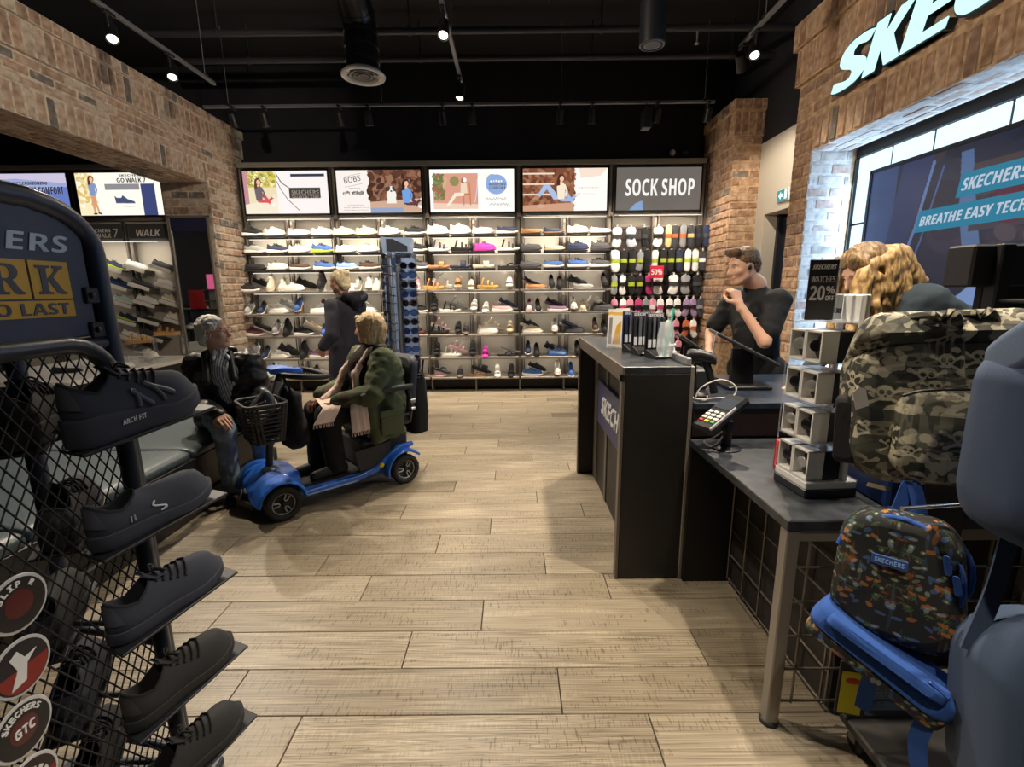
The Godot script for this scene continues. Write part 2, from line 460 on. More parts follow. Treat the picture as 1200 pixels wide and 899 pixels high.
func shoe_shape(kind: String) -> Dictionary:
	if shoe_shapes.has(kind): return shoe_shapes[kind]
	var d: Array = SHOE_KINDS[kind]
	var ol := outline()
	var out := {}
	var open := kind in ["sld", "thg", "str"]
	# sole
	var rows := []
	for lv in [[0.92, 0.0, 0.0], [1.0, 0.15, 0.0], [1.03, 0.5, 0.0], [1.02, 0.85, 0.0], [0.985, 1.0, 0.0], [0.9, 1.0, -0.001]]:
		var r := PackedVector3Array()
		for q in ol:
			var t: float = q[0]
			var y: float = lerpf(sole_under(t), sole_top(d, t), lv[1]) + lv[2]
			var flare: float = 1.0 + (0.05 if kind in ["run", "chk"] and t < 0.3 else 0.0) * (1.0 - lv[1])
			r.append(Vector3(0.29 * (t - 0.5) * (0.99 if lv[0] < 0.95 else 1.005) * flare, y, half_width(t) * float(d[6]) * q[1] * lv[0]))
		rows.append(r)
	out.sole = geo().skin(rows, true, true, true).mesh()
	if open:
		var ins := geo()
		var r0 := PackedVector3Array()
		var r1 := PackedVector3Array()
		for q in ol:
			r0.append(Vector3(0.29 * (q[0] - 0.5) * 0.97, sole_top(d, q[0]) - 0.001, half_width(q[0]) * float(d[6]) * q[1] * 0.95))
			r1.append(Vector3(0.29 * (q[0] - 0.5) * 0.95, sole_top(d, q[0]) + 0.004, half_width(q[0]) * float(d[6]) * q[1] * 0.9))
		out.footbed = ins.skin([r0, r1], true, false, true).mesh()
		var up := []
		if kind == "sld": up = [strap(d, 0.62, 0.075, 0.062)]
		elif kind == "str": up = [strap(d, 0.70, 0.028, 0.05), strap(d, 0.52, 0.024, 0.066), strap(d, 0.2, 0.02, 0.085, 0.03)]
		if kind == "thg":
			var g := geo()
			for sd in [-1.0, 1.0]:
				g.tube(smooth_path([Vector3(0.075, sole_top(d, 0.76), 0.004), Vector3(0.05, 0.05, 0.012 * sd), Vector3(0.0, 0.045, 0.03 * sd), Vector3(-0.03, 0.016, 0.034 * sd)], 4), 0.0055, 6)
			up = [g]
		out.straps = up.map(func(x): return x.mesh())
		shoe_shapes[kind] = out
		return out
	# upper
	rows = []
	for s in [0.0, 0.06, 0.14, 0.24, 0.38, 0.55, 0.72, 0.88, 1.0]:
		var r := PackedVector3Array()
		for q in ol: r.append(on_shoe(d, s, q[0], q[1]))
		rows.append(r)
	out.upper = geo().skin(rows, true).mesh()
	# padded collar and inside
	var rim: PackedVector3Array = rows[rows.size() - 1]
	var c := Vector3.ZERO
	for p in rim: c += p
	c /= rim.size()
	rows = [rim]
	for lv in [[0.985, 0.004], [0.93, 0.0055], [0.86, 0.002], [0.80, -0.02], [0.82, -0.045]]:
		var r := PackedVector3Array()
		for p in rim: r.append(Vector3(c.x + (p.x - c.x) * lv[0], maxf(p.y + lv[1], 0.02), (p.z) * lv[0]))
		rows.append(r)
	var li := geo().skin(rows, true, false, false, true)
	li.cap(rows[5], rows[5], rows[2])
	out.lining = li.mesh()
	if d[5]:
		var g := geo()
		for k in 5:
			var s := lerpf(0.50, 0.93, k / 4.0)
			var pth := []
			for i in 7:
				var q := lerpf(-1, 1, i / 6.0)
				var t := 1.0 - absf(q) * lerpf(0.26, 0.44, k / 4.0)
				pth.append(on_shoe(d, s - absf(q) * 0.10 + (0.04 * q), t, signf(q) if q != 0 else 1.0) + Vector3(0.0015, 0.0035, 0))
			g.tube(pth, 0.0028, 5)
		for sd in [-1.0, 1.0]:
			var b: Vector3 = on_shoe(d, 0.95, 1.0, 1.0) + Vector3(0, 0.006, 0)
			g.tube(smooth_path([b, b + Vector3(0.006, 0.008, 0.014 * sd), b + Vector3(0.02, -0.002, 0.022 * sd), b + Vector3(0.006, 0.003, 0.006 * sd)], 4), 0.0022, 5)
		out.laces = g.mesh()
		# tongue
		var tg := []
		for i in 6:
			var s := lerpf(0.8, 1.0, i / 5.0)
			var r := PackedVector3Array()
			var p: Vector3 = on_shoe(d, minf(s, 1.0), 1.0, 1.0)
			if i == 5: p += Vector3(-0.014, 0.016, 0)
			for z in [-0.017, -0.009, 0.0, 0.009, 0.017]: r.append(p + Vector3(0, -absf(z) * 0.25 + 0.001, z))
			for z in [0.015, 0.0, -0.015]: r.append(p + Vector3(-0.006, -absf(z) * 0.25 - 0.001, z))
			tg.append(r)
		out.tongue = geo().skin(tg, true, false, true).mesh()
	# heel tab
	var hb := []
	for i in 5:
		var s := lerpf(0.35, 1.0, i / 4.0)
		var r := PackedVector3Array()
		for q in [[0.1, -1.0], [0.04, -1.0], [0.0, 1.0], [0.04, 1.0], [0.1, 1.0]]:
			var p: Vector3 = on_shoe(d, s, q[0], q[1])
			r.append(p + Vector3(-0.0022, 0.001, 0.0022 * q[1] if q[0] > 0.01 else 0.0))
		hb.append(r)
	out.heel_tab = geo().skin(hb, false, false, false, true).mesh()
	shoe_shapes[kind] = out
	return out

# code: kind, colour of upper, colour of sole, as "runkw"
func shoe(code: String, label: String, group: String, at: Vector3, basis: Basis) -> Node3D:
	var kind := code.substr(0, 3)
	var uc: String = SHOE_COLOURS[code[3]][0]
	var sc: String = SHOE_COLOURS[code[4]][0]
	var s := shoe_shape(kind)
	var open := kind in ["sld", "thg", "str"]
	var t := thing("sandal" if open else ("boot" if kind == "bot" else "shoe"), label, "sandal" if open else "shoe", at, 0.0, group)
	t.basis = basis
	part("sole", s.sole, mat(sc, 0.75), t)
	if open:
		part("footbed", s.footbed, mat(uc if code[3] != "n" else "6a5a48", 0.8), t)
		for m in s.straps: part("strap", m, mat(uc, 0.7), t)
		return t
	var um := mat(uc, 0.82)
	part("upper", s.upper, um, t)
	part("lining", s.lining, mat("2b2b2e" if code[3] in "kdnro" else ("c9c3b8" if code[3] in "wce" else Color(uc).darkened(0.3).to_html(false)), 0.9), t)
	if s.has("laces"):
		part("tongue", s.tongue, um, t)
		part("laces", s.laces, mat(("e9e6de" if code[3] in "wcgi" else Color(uc).darkened(0.35).to_html(false)), 0.9), t)
	part("heel_tab", s.heel_tab, mat(Color(uc).darkened(0.15).to_html(false) if code[3] in "wce" else Color(uc).lightened(0.12).to_html(false), 0.7), t)
	return t

func shoe_words(code: String) -> String:
	var u: String = SHOE_COLOURS[code[3]][1]
	var so: String = SHOE_COLOURS[code[4]][1]
	var k: String = SHOE_KINDS[code.substr(0, 3)][7]
	return "%s %s" % [u, k] if u == so else "%s %s with %s sole" % [u, k, so]

# ---------------------------------------------------------------- the lit shoe wall
# per bay and shelf from the top: place along the wall in cm, how it stands, kind and colours
const STOCK := [
	["-378Prunkw -346Placcc -310Pslppw -276Placww",
	 "-377Prungw -344Prunnw -312Placww -278Prunbz",
	 "-379Pslpkk -346Prunww -313Pslprw -277Prunbw",
	 "-390Plackw -377Tlackg -357Fbotcc -340Fruncw -323Placww -310Tslpkk -282WLbotkk",
	 "-394Frungw -375fslpnw -349Prunww -341Trungw -320BLrunbw -288Placww -277Trunow",
	 "-390Prunow -381Tslpkw -356QLrungw -340fbotkk -315Prunkw -306Truneg -283frunbw",
	 "-393WLrungw -377fslpnw -354Placww -347Trunkk -318fbotkk -294Prunvw -288Trunkp",
	 "-395Prunnw -370WLruniw -342Placww -304flacdd -290Prunww"],
	["-245Placcc -212Placcc -178Placww -141Plackw",
	 "-243Placww -210Placww -140Prunkw",
	 "-244Placlw -211Placrw -138Prundw",
	 "-240Placww -228frungw -212WLlacww -201frunww -141fstrpw",
	 "-227Trungw -218Prunww -142Prunkw",
	 "-146Pstroo",
	 "",
	 ""],
	["-108Pchkww -75Pchkww -42Pslppw -7Pslpnw",
	 "-106Pstrnw -74Pstrkk -39Prunmm -5Pstrkw",
	 "-108Psldtt -76Psldnn -42Psldcc -5Pthgkk",
	 "-116Pstrty -106Tstrww -80WLsldtw -61fsldcw -36Pstryy -4BLsldww",
	 "-116WLstrkk -93Pstrkw -85Tstrgg -57WLsldww -40fsldww -15Prunpw -8Tslpnw",
	 "-112Pstrkk -111Tstrpw -82QLsldkk -70fsldnn -37Pchkww -31Tstree -4BLsldee",
	 "-115BLstrkk -94Pstrww -85Tstrpp -61QLstrkk -42Lsldmm -9Pthgkk -4Tthggg",
	 "-117Pthgpp -112Tthgnn -81Lsldnn -56Pthgtt -50Tsldkk -24Lstrww -3fstrkk"],
	["28Pflttt 61Pfltnt 96Placww 129Pfltww",
	 "28Pslpdd 62Pfltee 97Prunnn 130Prundd",
	 "27Pslpdd 61Pslpbw 98Prunbw 130Prundw",
	 "29Tfltnt 35Pflttt 58WLfltkk 70fslpkk 97Tslpdd 105Pfltgg 136QLslpkk",
	 "25Lslppw 38fslpkw 63Tslpkv 68Pslpvw 91BLslpww 105fslpew 127Trunww 135Prundd",
	 "26Trunkw 30Pruncw 63BLslpww 85Tslpnw 92Pslpdd 124BLslprw 138fslpkk",
	 "23BLslpnw 36fslpkk 62Tslpkk 68Prunlb 98BLslpkk 116fslpdd",
	 "30Prunbw 36Tlackw 68BLrunww 89frunbw 105fslpkw"],
]

const SHELF_Y := [2.325, 2.085, 1.84, 1.533, 1.203, 0.877, 0.535, 0.225]
const SHELF_WORD := ["top shelf", "second shelf", "third shelf", "fourth shelf", "fifth shelf", "sixth shelf", "seventh shelf", "bottom shelf"]
const BAY_WORD := ["under the red-leggings screen", "under the dog screen", "under the blue-badge screen", "under the stone-steps screen"]
const ORDINAL := ["leftmost", "second from left", "third from left", "fourth from left", "fifth from left", "sixth from left", "seventh from left", "eighth from left", "ninth from left", "tenth from left", "eleventh from left", "twelfth from left"]
var glow_strip: StandardMaterial3D

func led(x0: float, x1: float, y: float, z: float, under: Node3D, energy: float) -> void:
	# a light strip under a shelf: a glowing bar and a lamp of its size
	part("light_strip", geo().slab(Vector3(x0, y, z - 0.006), Vector3(x1, y + 0.008, z + 0.006)), glow("fff6e6", 1.2), under)
	var l := AreaLight3D.new()
	l.name = "strip_lamp"
	l.area_size = Vector2(x1 - x0, 0.02)
	l.light_color = Color("fff1dc")
	l.light_energy = energy
	l.set("area_range", 12.0)
	l.shadow_enabled = true
	under.add_child(l, true)
	l.look_at_from_position(Vector3((x0 + x1) / 2, y - 0.006, z), Vector3((x0 + x1) / 2, y - 1.0, z - 0.45), Vector3.BACK)

func wedge(x: float, y: float, z: float, front: float, hex: String, label: String) -> void:
	# a block with a sloping top that holds one shoe up, toe to the room
	var p := PackedVector2Array([Vector2(0.05, 0), Vector2(-0.05, 0), Vector2(-0.05, front + 0.058), Vector2(0.05, front)])
	var g := geo()
	g.prism(p, -0.034, 0.034, 0.002)
	var o := single("display_block", label, "block", g, mat(hex, 0.5), Vector3(x, y, z), "blocks that hold up shoes on the shoe wall")
	o.rotation.y = -PI / 2

func stock_shelf(bay: int, row: int, line: String) -> void:
	var big := Basis.from_scale(Vector3(1.1, 1.3, 1.1))
	var es := line.split(" ", false)
	var order := []
	for e in es:
		var k := 1
		while e[k].is_valid_int(): k += 1
		order.append([int(e.substr(0, k)), e.substr(k)])
	order.sort_custom(func(a, b): return a[0] < b[0])
	for i in order.size():
		var x: float = order[i][0] / 100.0
		var code: String = order[i][1]
		var block := ""
		if code[0] in "WBQ":
			block = code[0]
			code = code.substr(1)
		var mode := code[0]
		code = code.substr(1)
		var words := shoe_words(code)
		var y: float = SHELF_Y[row]
		var label := "%s, %s, %s %s" % [words.replace(" with %s sole" % SHOE_COLOURS[code[4]][1], ""), ORDINAL[i], SHELF_WORD[row], BAY_WORD[bay]]
		var grp := "shoes on the back wall shelves"
		if mode == "P":
			shoe(code, label, grp, Vector3(x, y + 0.001, -7.10 if row < 3 else -7.05), Basis(Vector3.UP, 0.06 * sin(x * 40.0)) * big)
		elif mode == "T":
			var b := Basis(Vector3.UP, 0.08) * Basis(Vector3.BACK, deg_to_rad(-20))
			shoe(code, label, grp, Vector3(x, y + 0.064, -7.17), b * big)
			var g := geo().prism(PackedVector2Array([Vector2(-0.10, 0), Vector2(0.09, 0), Vector2(0.09, 0.016), Vector2(-0.10, 0.085)]), -0.02, 0.02, 0.001)
			single("display_block", "clear riser under tilted %s, %s, %s %s" % [SHOE_COLOURS[code[3]][1] + " shoe", ORDINAL[i], SHELF_WORD[row], BAY_WORD[bay]], "block", g, mat("cfcac0", 0.2), Vector3(x, y, -7.17), "blocks that hold up shoes on the shoe wall")
		else:
			var front := 0.05 if block else 0.012
			wedge(x, y, -7.09, front, {"": "8c8578", "W": "e4e0da", "B": "b98f56", "Q": "d3aeb4"}[block], "%s block under %s, %s, %s %s" % [{"": "low grey", "W": "white", "B": "wooden", "Q": "pink"}[block], SHOE_COLOURS[code[3]][1] + (" sandal" if code.substr(0, 3) in ["sld", "str", "thg"] else " shoe"), ORDINAL[i], SHELF_WORD[row], BAY_WORD[bay]])
			var b := Basis(Vector3.UP, -PI / 2 + 0.05 * sin(x * 70.0)) * Basis(Vector3.BACK, deg_to_rad(-30))
			shoe(code, label, grp, Vector3(x, y + front + 0.033, -7.09), b * Basis.from_scale(Vector3(1.02, 1.16, 1.1)))

func upright(x: float, t: Node3D, y1 := 3.3) -> void:
	var g := geo()
	for s in [-1.0, 1.0]:
		g.slab(Vector3(x + s * 0.042 - 0.016, 0.1, -7.30), Vector3(x + s * 0.042 + 0.016, y1, -7.235), 0.003)
	g.slab(Vector3(x - 0.03, 0.1, -7.305), Vector3(x + 0.03, y1, -7.29))
	part("upright", g, mat("5f5851", 0.5, 0.3), t)
	part("slotted_rail", geo().slab(Vector3(x - 0.018, 0.1, -7.292), Vector3(x + 0.018, y1, -7.27)), mat("9b9489", 0.45, 0.3), t)
	g = geo()
	g.slab(Vector3(x - 0.014, 0.0, -7.12), Vector3(x + 0.014, 0.17, -7.09), 0.003)
	g.slab(Vector3(x - 0.014, 0.0, -7.30), Vector3(x + 0.014, 0.03, -7.06), 0.003)
	part("foot", g, mat("77706a", 0.45, 0.3), t)

func shelf_bay(x0: float, words: String, stocked: bool) -> Node3D:
	var t := thing("shelving_bay", words, "shelving", Vector3.ZERO, 0.0, "bays of the back wall shelving")
	var x1 := x0 + 1.355
	var xm := (x0 + x1) / 2
	part("back_panel", geo().slab(Vector3(x0, 0.1, -7.40), Vector3(x1, 2.62, -7.37)), mat("b9b3a8", 0.8), t)
	part("kickboard", geo().slab(Vector3(x0, 0.02, -7.25), Vector3(x1, 0.175, -7.22)), mat("211d1b", 0.6), t)
	part("head_rail", geo().slab(Vector3(x0, 2.575, -7.33), Vector3(x1, 2.635, -7.24), 0.004), mat("8d867d", 0.5, 0.2), t)
	upright(x0, t)
	upright(xm, t, 2.58)
	part("head_panel", geo().slab(Vector3(x0, 2.6, -7.40), Vector3(x1, 3.3, -7.34)), mat("6b655f", 0.7), t)
	part("cornice", geo().slab(Vector3(x0, 3.285, -7.40), Vector3(x1, 3.355, -7.20), 0.004), mat("8b877f", 0.6), t)
	if not stocked: return t
	var em := SHELF
	led(x0 + 0.07, x1 - 0.07, 2.562, -7.20, t, em * 0.10)
	for r in 8:
		var y: float = SHELF_Y[r]
		if r < 3:
			var th := 0.022
			for k in 4:
				var lx := x0 + 0.07 + (0.165 if k % 2 == 0 else 0.50) + (0.0 if k < 2 else 0.678) - 0.06
				part("ledge", geo().slab(Vector3(lx - 0.145, y - th, -7.19), Vector3(lx + 0.145, y, -7.03), 0.003), mat("25211f", 0.5), t)
			part("shelf_rail", geo().slab(Vector3(x0 + 0.05, y - th - 0.012, -7.21), Vector3(x1 - 0.05, y - th, -7.17)), mat("3a3531", 0.5), t)
		else:
			part("shelf", geo().slab(Vector3(x0 + 0.012, y - 0.026, -7.36), Vector3(x1 - 0.012, y, -6.97), 0.003), mat("8a837a", 0.42, 0.15), t)
			if r < 7: part("price_rail", geo().slab(Vector3(x0 + 0.012, y - 0.034, -6.972), Vector3(x1 - 0.012, y - 0.004, -6.962), 0.002), mat("7e776f", 0.4, 0.2), t)
		if r < 7: led(x0 + 0.07, x1 - 0.07, y - 0.045, -7.195 if r < 3 else -7.16, t, em * 0.10)
	# thin black side wires of each cell
	var g := geo()
	for xx in [x0 + 0.075, xm - 0.075, xm + 0.075, x1 - 0.075]:
		g.slab(Vector3(xx - 0.006, 0.24, -7.235), Vector3(xx + 0.006, 2.57, -7.222))
	part("side_wires", g, mat("2a2623", 0.5), t)
	return t

func display_screen(called: String, label: String, at: Vector3, size: Vector2, face: Material, group := "") -> Node3D:
	var t := thing(called, label, "screen", at, 0.0, group)
	var w := size.x / 2
	var h := size.y / 2
	part("housing", geo().slab(Vector3(-w, -h, -0.05), Vector3(w, h, -0.004), 0.004), mat("101012", 0.4), t)
	var fr := geo()
	var b := 0.022
	fr.slab(Vector3(-w, h - b, -0.02), Vector3(w, h, 0.006), 0.003)
	fr.slab(Vector3(-w, -h, -0.02), Vector3(w, -h + b, 0.006), 0.003)
	fr.slab(Vector3(-w, -h, -0.02), Vector3(-w + b, h, 0.006), 0.003)
	fr.slab(Vector3(w - b, -h, -0.02), Vector3(w, h, 0.006), 0.003)
	part("frame", fr, mat("0c0c0e", 0.35), t)
	part("screen_face", geo().card(Vector3(-w + b, -h + b, 0), Vector3(w - b, -h + b, 0), Vector3(w - b, h - b, 0), Vector3(-w + b, h - b, 0), Vector3.BACK), face, t)
	var l := AreaLight3D.new()
	l.name = "screen_lamp"
	l.area_size = Vector2(size.x - 0.05, size.y - 0.05)
	l.light_color = Color("fff0e4")
	l.light_energy = 0.14 * SCREEN
	l.set("area_range", 12.0)
	l.shadow_enabled = true
	t.add_child(l)
	l.rotation.y = PI
	l.position = Vector3(0, 0, 0.012)
	return t

func lady(p: Pic, x: float, y: float, s: float, top: String, leg: String, hair: String, seated: bool) -> void:
	# a plain sitting or standing figure, printed
	var skin := "e9b898"
	if seated:
		p.poly([[x - 6 * s, y - 2 * s], [x + 10 * s, y - 20 * s], [x + 18 * s, y - 16 * s], [x + 36 * s, y + 12 * s], [x + 30 * s, y + 16 * s], [x + 14 * s, y - 4 * s], [x + 4 * s, y + 8 * s], [x - 6 * s, y + 8 * s]], leg)
		p.poly([[x + 2 * s, y + 2 * s], [x + 26 * s, y + 2 * s], [x + 42 * s, y - 10 * s], [x + 46 * s, y - 5 * s], [x + 28 * s, y + 11 * s], [x - 2 * s, y + 10 * s]], leg)
		p.oval(x + 40 * s, y + 15 * s, 9 * s, 4 * s, "f2efe8", 0.3)
		p.oval(x + 47 * s, y - 9 * s, 8 * s, 4 * s, "e8e2da", -0.4)
	else:
		p.poly([[x - 7 * s, y - 2 * s], [x + 8 * s, y - 2 * s], [x + 10 * s, y + 30 * s], [x + 16 * s, y + 62 * s], [x + 10 * s, y + 64 * s], [x + 3 * s, y + 34 * s], [x + 2 * s, y + 64 * s], [x - 4 * s, y + 64 * s], [x - 8 * s, y + 30 * s]], leg)
		p.oval(x + 15 * s, y + 66 * s, 7 * s, 3 * s, "3a3f4a", 0.3)
		p.oval(x - 1 * s, y + 67 * s, 7 * s, 3 * s, "3a3f4a")
	p.poly([[x - 9 * s, y + 4 * s], [x - 12 * s, y - 30 * s], [x - 4 * s, y - 42 * s], [x + 6 * s, y - 42 * s], [x + 12 * s, y - 30 * s], [x + 9 * s, y + 4 * s]], top)
	p.line([[x + 9 * s, y - 36 * s], [x + 17 * s, y - 18 * s], [x + 12 * s, y - 4 * s]], 5 * s, top)
	p.oval(x + 12 * s, y - 3 * s, 3 * s, 3 * s, skin)
	p.oval(x, y - 52 * s, 10 * s, 12 * s, hair)
	p.poly([[x - 10 * s, y - 54 * s], [x - 12 * s, y - 32 * s], [x - 3 * s, y - 34 * s], [x - 2 * s, y - 50 * s]], hair)
	p.oval(x + 2 * s, y - 51 * s, 6 * s, 8 * s, skin)
	p.poly([[x - 3 * s, y - 44 * s], [x + 4 * s, y - 44 * s], [x + 4 * s, y - 38 * s], [x - 3 * s, y - 38 * s]], skin)

func shelf_wall() -> void:
	for b in 4:
		shelf_bay(-3.96 + 1.355 * b, "tall grey shelving bay of lit shoe shelves %s" % BAY_WORD[b], true)
		for r in 8: stock_shelf(b, r, STOCK[b][r])
	# the screens over the bays
	var sz := Vector2(1.27, 0.63)
	var cy := 2.945
	var p := Pic.new(512, 256, "f4ece9")
	p.rect(0, 0, 200, 256, "e6d9b4")
	p.rect(0, 0, 200, 96, "c9b95c")
	p.speckle(0, 0, 200, 90, ["e9c64a", "8a9a4a", "d8c98a", "b3a04a", "f3e6b0"], 130, 11, 3)
	p.rect(0, 0, 26, 256, "c08a94")
	p.poly([[0, 200], [200, 160], [200, 256], [0, 256]], "efe4cc")
	lady(p, 88, 168, 2.0, "6c6168", "d8545c", "5a3a2c", true)
	p.line([[205, 20], [232, 70], [275, 100]], 5, "3c3a3c")
	p.line([[205, 60], [225, 110], [262, 170], [330, 240]], 4, "5a5a58")
	p.rect(274, 100, 190, 62, "403d3e")
	p.rect(290, 18, 205, 16, "35384c")
	var s0 := display_screen("wall_screen", "lit wall screen showing a woman in red leggings beside a dark grey name plate", Vector3(-3.285, cy, -7.215), sz, screen_mat(p.tex(), SCREEN), "lit screens above the shoe wall")
	write("SKECHERS", s0, Vector3(0.275, 0.0, 0.002), Vector2(0.4, 0.058), mat("f4f0ee", 0.6))
	write("SPORTACTIVE", s0, Vector3(0.275, -0.065, 0.002), Vector2(0.4, 0.04), mat("f4f0ee", 0.6))
	p = Pic.new(512, 256, "f3eae4")
	p.rect(198, 0, 314, 256, "6a4433")
	p.speckle(198, 0, 314, 190, ["5a3a2c", "7d5440", "8c6450", "4a2f26", "966f58"], 150, 20, 8)
	p.poly([[198, 190], [512, 170], [512, 256], [198, 256]], "c9a58c")
	p.rect(198, 226, 200, 30, "8f9fc0")
	lady(p, 420, 190, 2.1, "6f9fdc", "5d3c46", "2c1d1a", true)
	p.oval(330, 150, 30, 36, "f2ede6")
	p.oval(330, 118, 20, 22, "eae6e0")
	p.oval(314, 112, 9, 16, "4a4644", 0.4)
	p.oval(346, 112, 9, 16, "4a4644", -0.4)
	p.oval(330, 126, 6, 5, "2a2626")
	p.poly([[300, 200], [360, 200], [352, 130], [310, 130]], "efe9e0")
	p.line([[50, 40], [150, 18]], 3, "b8b0aa")
	p.line([[50, 100], [160, 78]], 3, "b8b0aa")
	p.speckle(30, 128, 130, 16, ["8f8884", "aaa29c", "6f6864"], 40, 6, 4)
	for k in 3: p.scrawl(36 if k else 60, 206 + k * 15, 150 if k else 100, 7, "a09894", 50 + k)
	p.scrawl(75, 104, 70, 9, "a09894", 57)
	var s1 := display_screen("wall_screen", "lit wall screen showing a woman in blue with a dog before brown rock", Vector3(-1.93, cy, -7.215), sz, screen_mat(p.tex(), SCREEN), "lit screens above the shoe wall")
	var b2 := write("BOBS", s1, Vector3(-0.38, 0.17, 0.002), Vector2(0.24, 0.075), mat("77706c", 0.7), 0.0, 0.0, "Droid Sans", false)
	b2.rotation.z = 0.16
	p = Pic.new(512, 256, "fbf7f2")
	p.rect(20, 24, 272, 214, "d79a84")
	p.speckle(22, 26, 60, 150, ["6a7a48", "85905a", "9c6a50"], 60, 12, 6)
	p.oval(150, 70, 28, 30, "8d8a58")
	p.oval(92, 80, 10, 34, "c9b08a", 0.3)
	p.poly([[20, 200], [292, 210], [292, 238], [20, 238]], "e8c9b4")
	p.line([[205, 120], [205, 215]], 6, "c07a52")
	p.line([[240, 80], [246, 215]], 6, "c07a52")
	p.line([[180, 150], [250, 150]], 7, "c07a52")
	p.poly([[150, 140], [210, 138], [205, 160], [160, 160], [120, 215], [96, 225], [106, 205]], "f0e4d0")
	p.poly([[188, 82], [224, 82], [228, 142], [186, 142]], "e8d2b8")
	p.oval(205, 68, 14, 16, "8a5a3c")
	p.oval(212, 64, 12, 13, "fdfaf4")
	p.oval(405, 92, 64, 60, "8ea9d8")
	p.oval(380, 70, 36, 40, "8ea9d8")
	p.oval(340, 38, 12, 10, "fdf3c8")
	p.line([[290, 60], [286, 120], [272, 200]], 4, "c9d8ec")
	p.scrawl(368, 66, 64, 14, "fbf7f2", 61)
	for k in 2:
		var pts := []
		for i in 26: pts.append([338 + k * 22 + i * 5, 178 + k * 34 + 9 * sin(i * 2.3 + k) * (0.0 if i % 9 == 8 else 1.0)])
		p.line(pts, 2, "8a837c")
	var s2 := display_screen("wall_screen", "lit wall screen with a round blue badge beside a woman sitting on a chair", Vector3(-0.575, cy, -7.215), sz, screen_mat(p.tex(), SCREEN), "lit screens above the shoe wall")
	write("MODERN", s2, Vector3(0.37, 0.085, 0.002), Vector2(0.24, 0.038), mat("fbf7f2", 0.6))
	write("COMFORT", s2, Vector3(0.37, 0.035, 0.002), Vector2(0.24, 0.04), mat("fbf7f2", 0.6))
	p = Pic.new(512, 256, "fbf5ef")
	p.rect(0, 0, 312, 256, "7a4a34")
	p.speckle(0, 0, 312, 256, ["8c5a40", "6a3e2c", "a27256", "9a6448"], 180, 16, 12)
	for k in 3: p.rect(0, 26 + k * 62, 190, 10, "e9d2bc")
	p.poly([[0, 222], [312, 205], [312, 256], [0, 256]], "c89a7c")
	p.poly([[340, 0], [512, 0], [470, 46], [350, 60]], "f0dccb")
	lady(p, 232, 175, 2.2, "f0e2c8", "9db4de", "4a2c20", true)
	p.poly([[205, 150], [160, 96], [128, 96], [84, 166], [100, 176], [146, 124], [186, 186], [214, 186]], "a5badf")
	p.oval(80, 176, 24, 11, "b58468", -0.3)
	p.oval(110, 226, 26, 12, "d0a488")
	p.scrawl(344, 112, 120, 12, "d5ccc6", 71)
	p.scrawl(366, 150, 80, 8, "d5ccc6", 72)
	var s3 := display_screen("wall_screen", "lit wall screen showing a woman sitting on brown stone steps", Vector3(0.78, cy, -7.215), sz, screen_mat(p.tex(), SCREEN), "lit screens above the shoe wall")

# ---------------------------------------------------------------- left alcove
func walk_shoe(x: float, y: float, code: String, words: String) -> void:
	# a shoe on a sloping white ledge, toe down to the right
	var tilt := Basis(Vector3.UP, 0.25) * Basis(Vector3.BACK, deg_to_rad(-20))
	var t := thing("shoe_ledge", "white sloping ledge under the %s in the left alcove" % words, "ledge", Vector3(x, y, -7.1), 0.0, "white ledges in the left alcove")
	var g := geo()
	g.xf = Transform3D(tilt, Vector3.ZERO)
	g.slab(Vector3(-0.15, -0.012, -0.24), Vector3(0.15, 0, 0.06), 0.002)
	part("plate", g, mat("3b3733", 0.5), t)
	g = geo()
	g.xf = Transform3D(tilt, Vector3.ZERO)
	g.slab(Vector3(-0.14, -0.05, 0.06), Vector3(0.14, 0.004, 0.068), 0.002)
	part("front_plate", g, mat("e8e5df", 0.5), t)
	if code: shoe(code, "%s on a sloping white ledge in the left alcove" % words, "shoes in the left alcove", Vector3(x, y, -7.1) + tilt * Vector3(0, 0.001, -0.03), tilt)

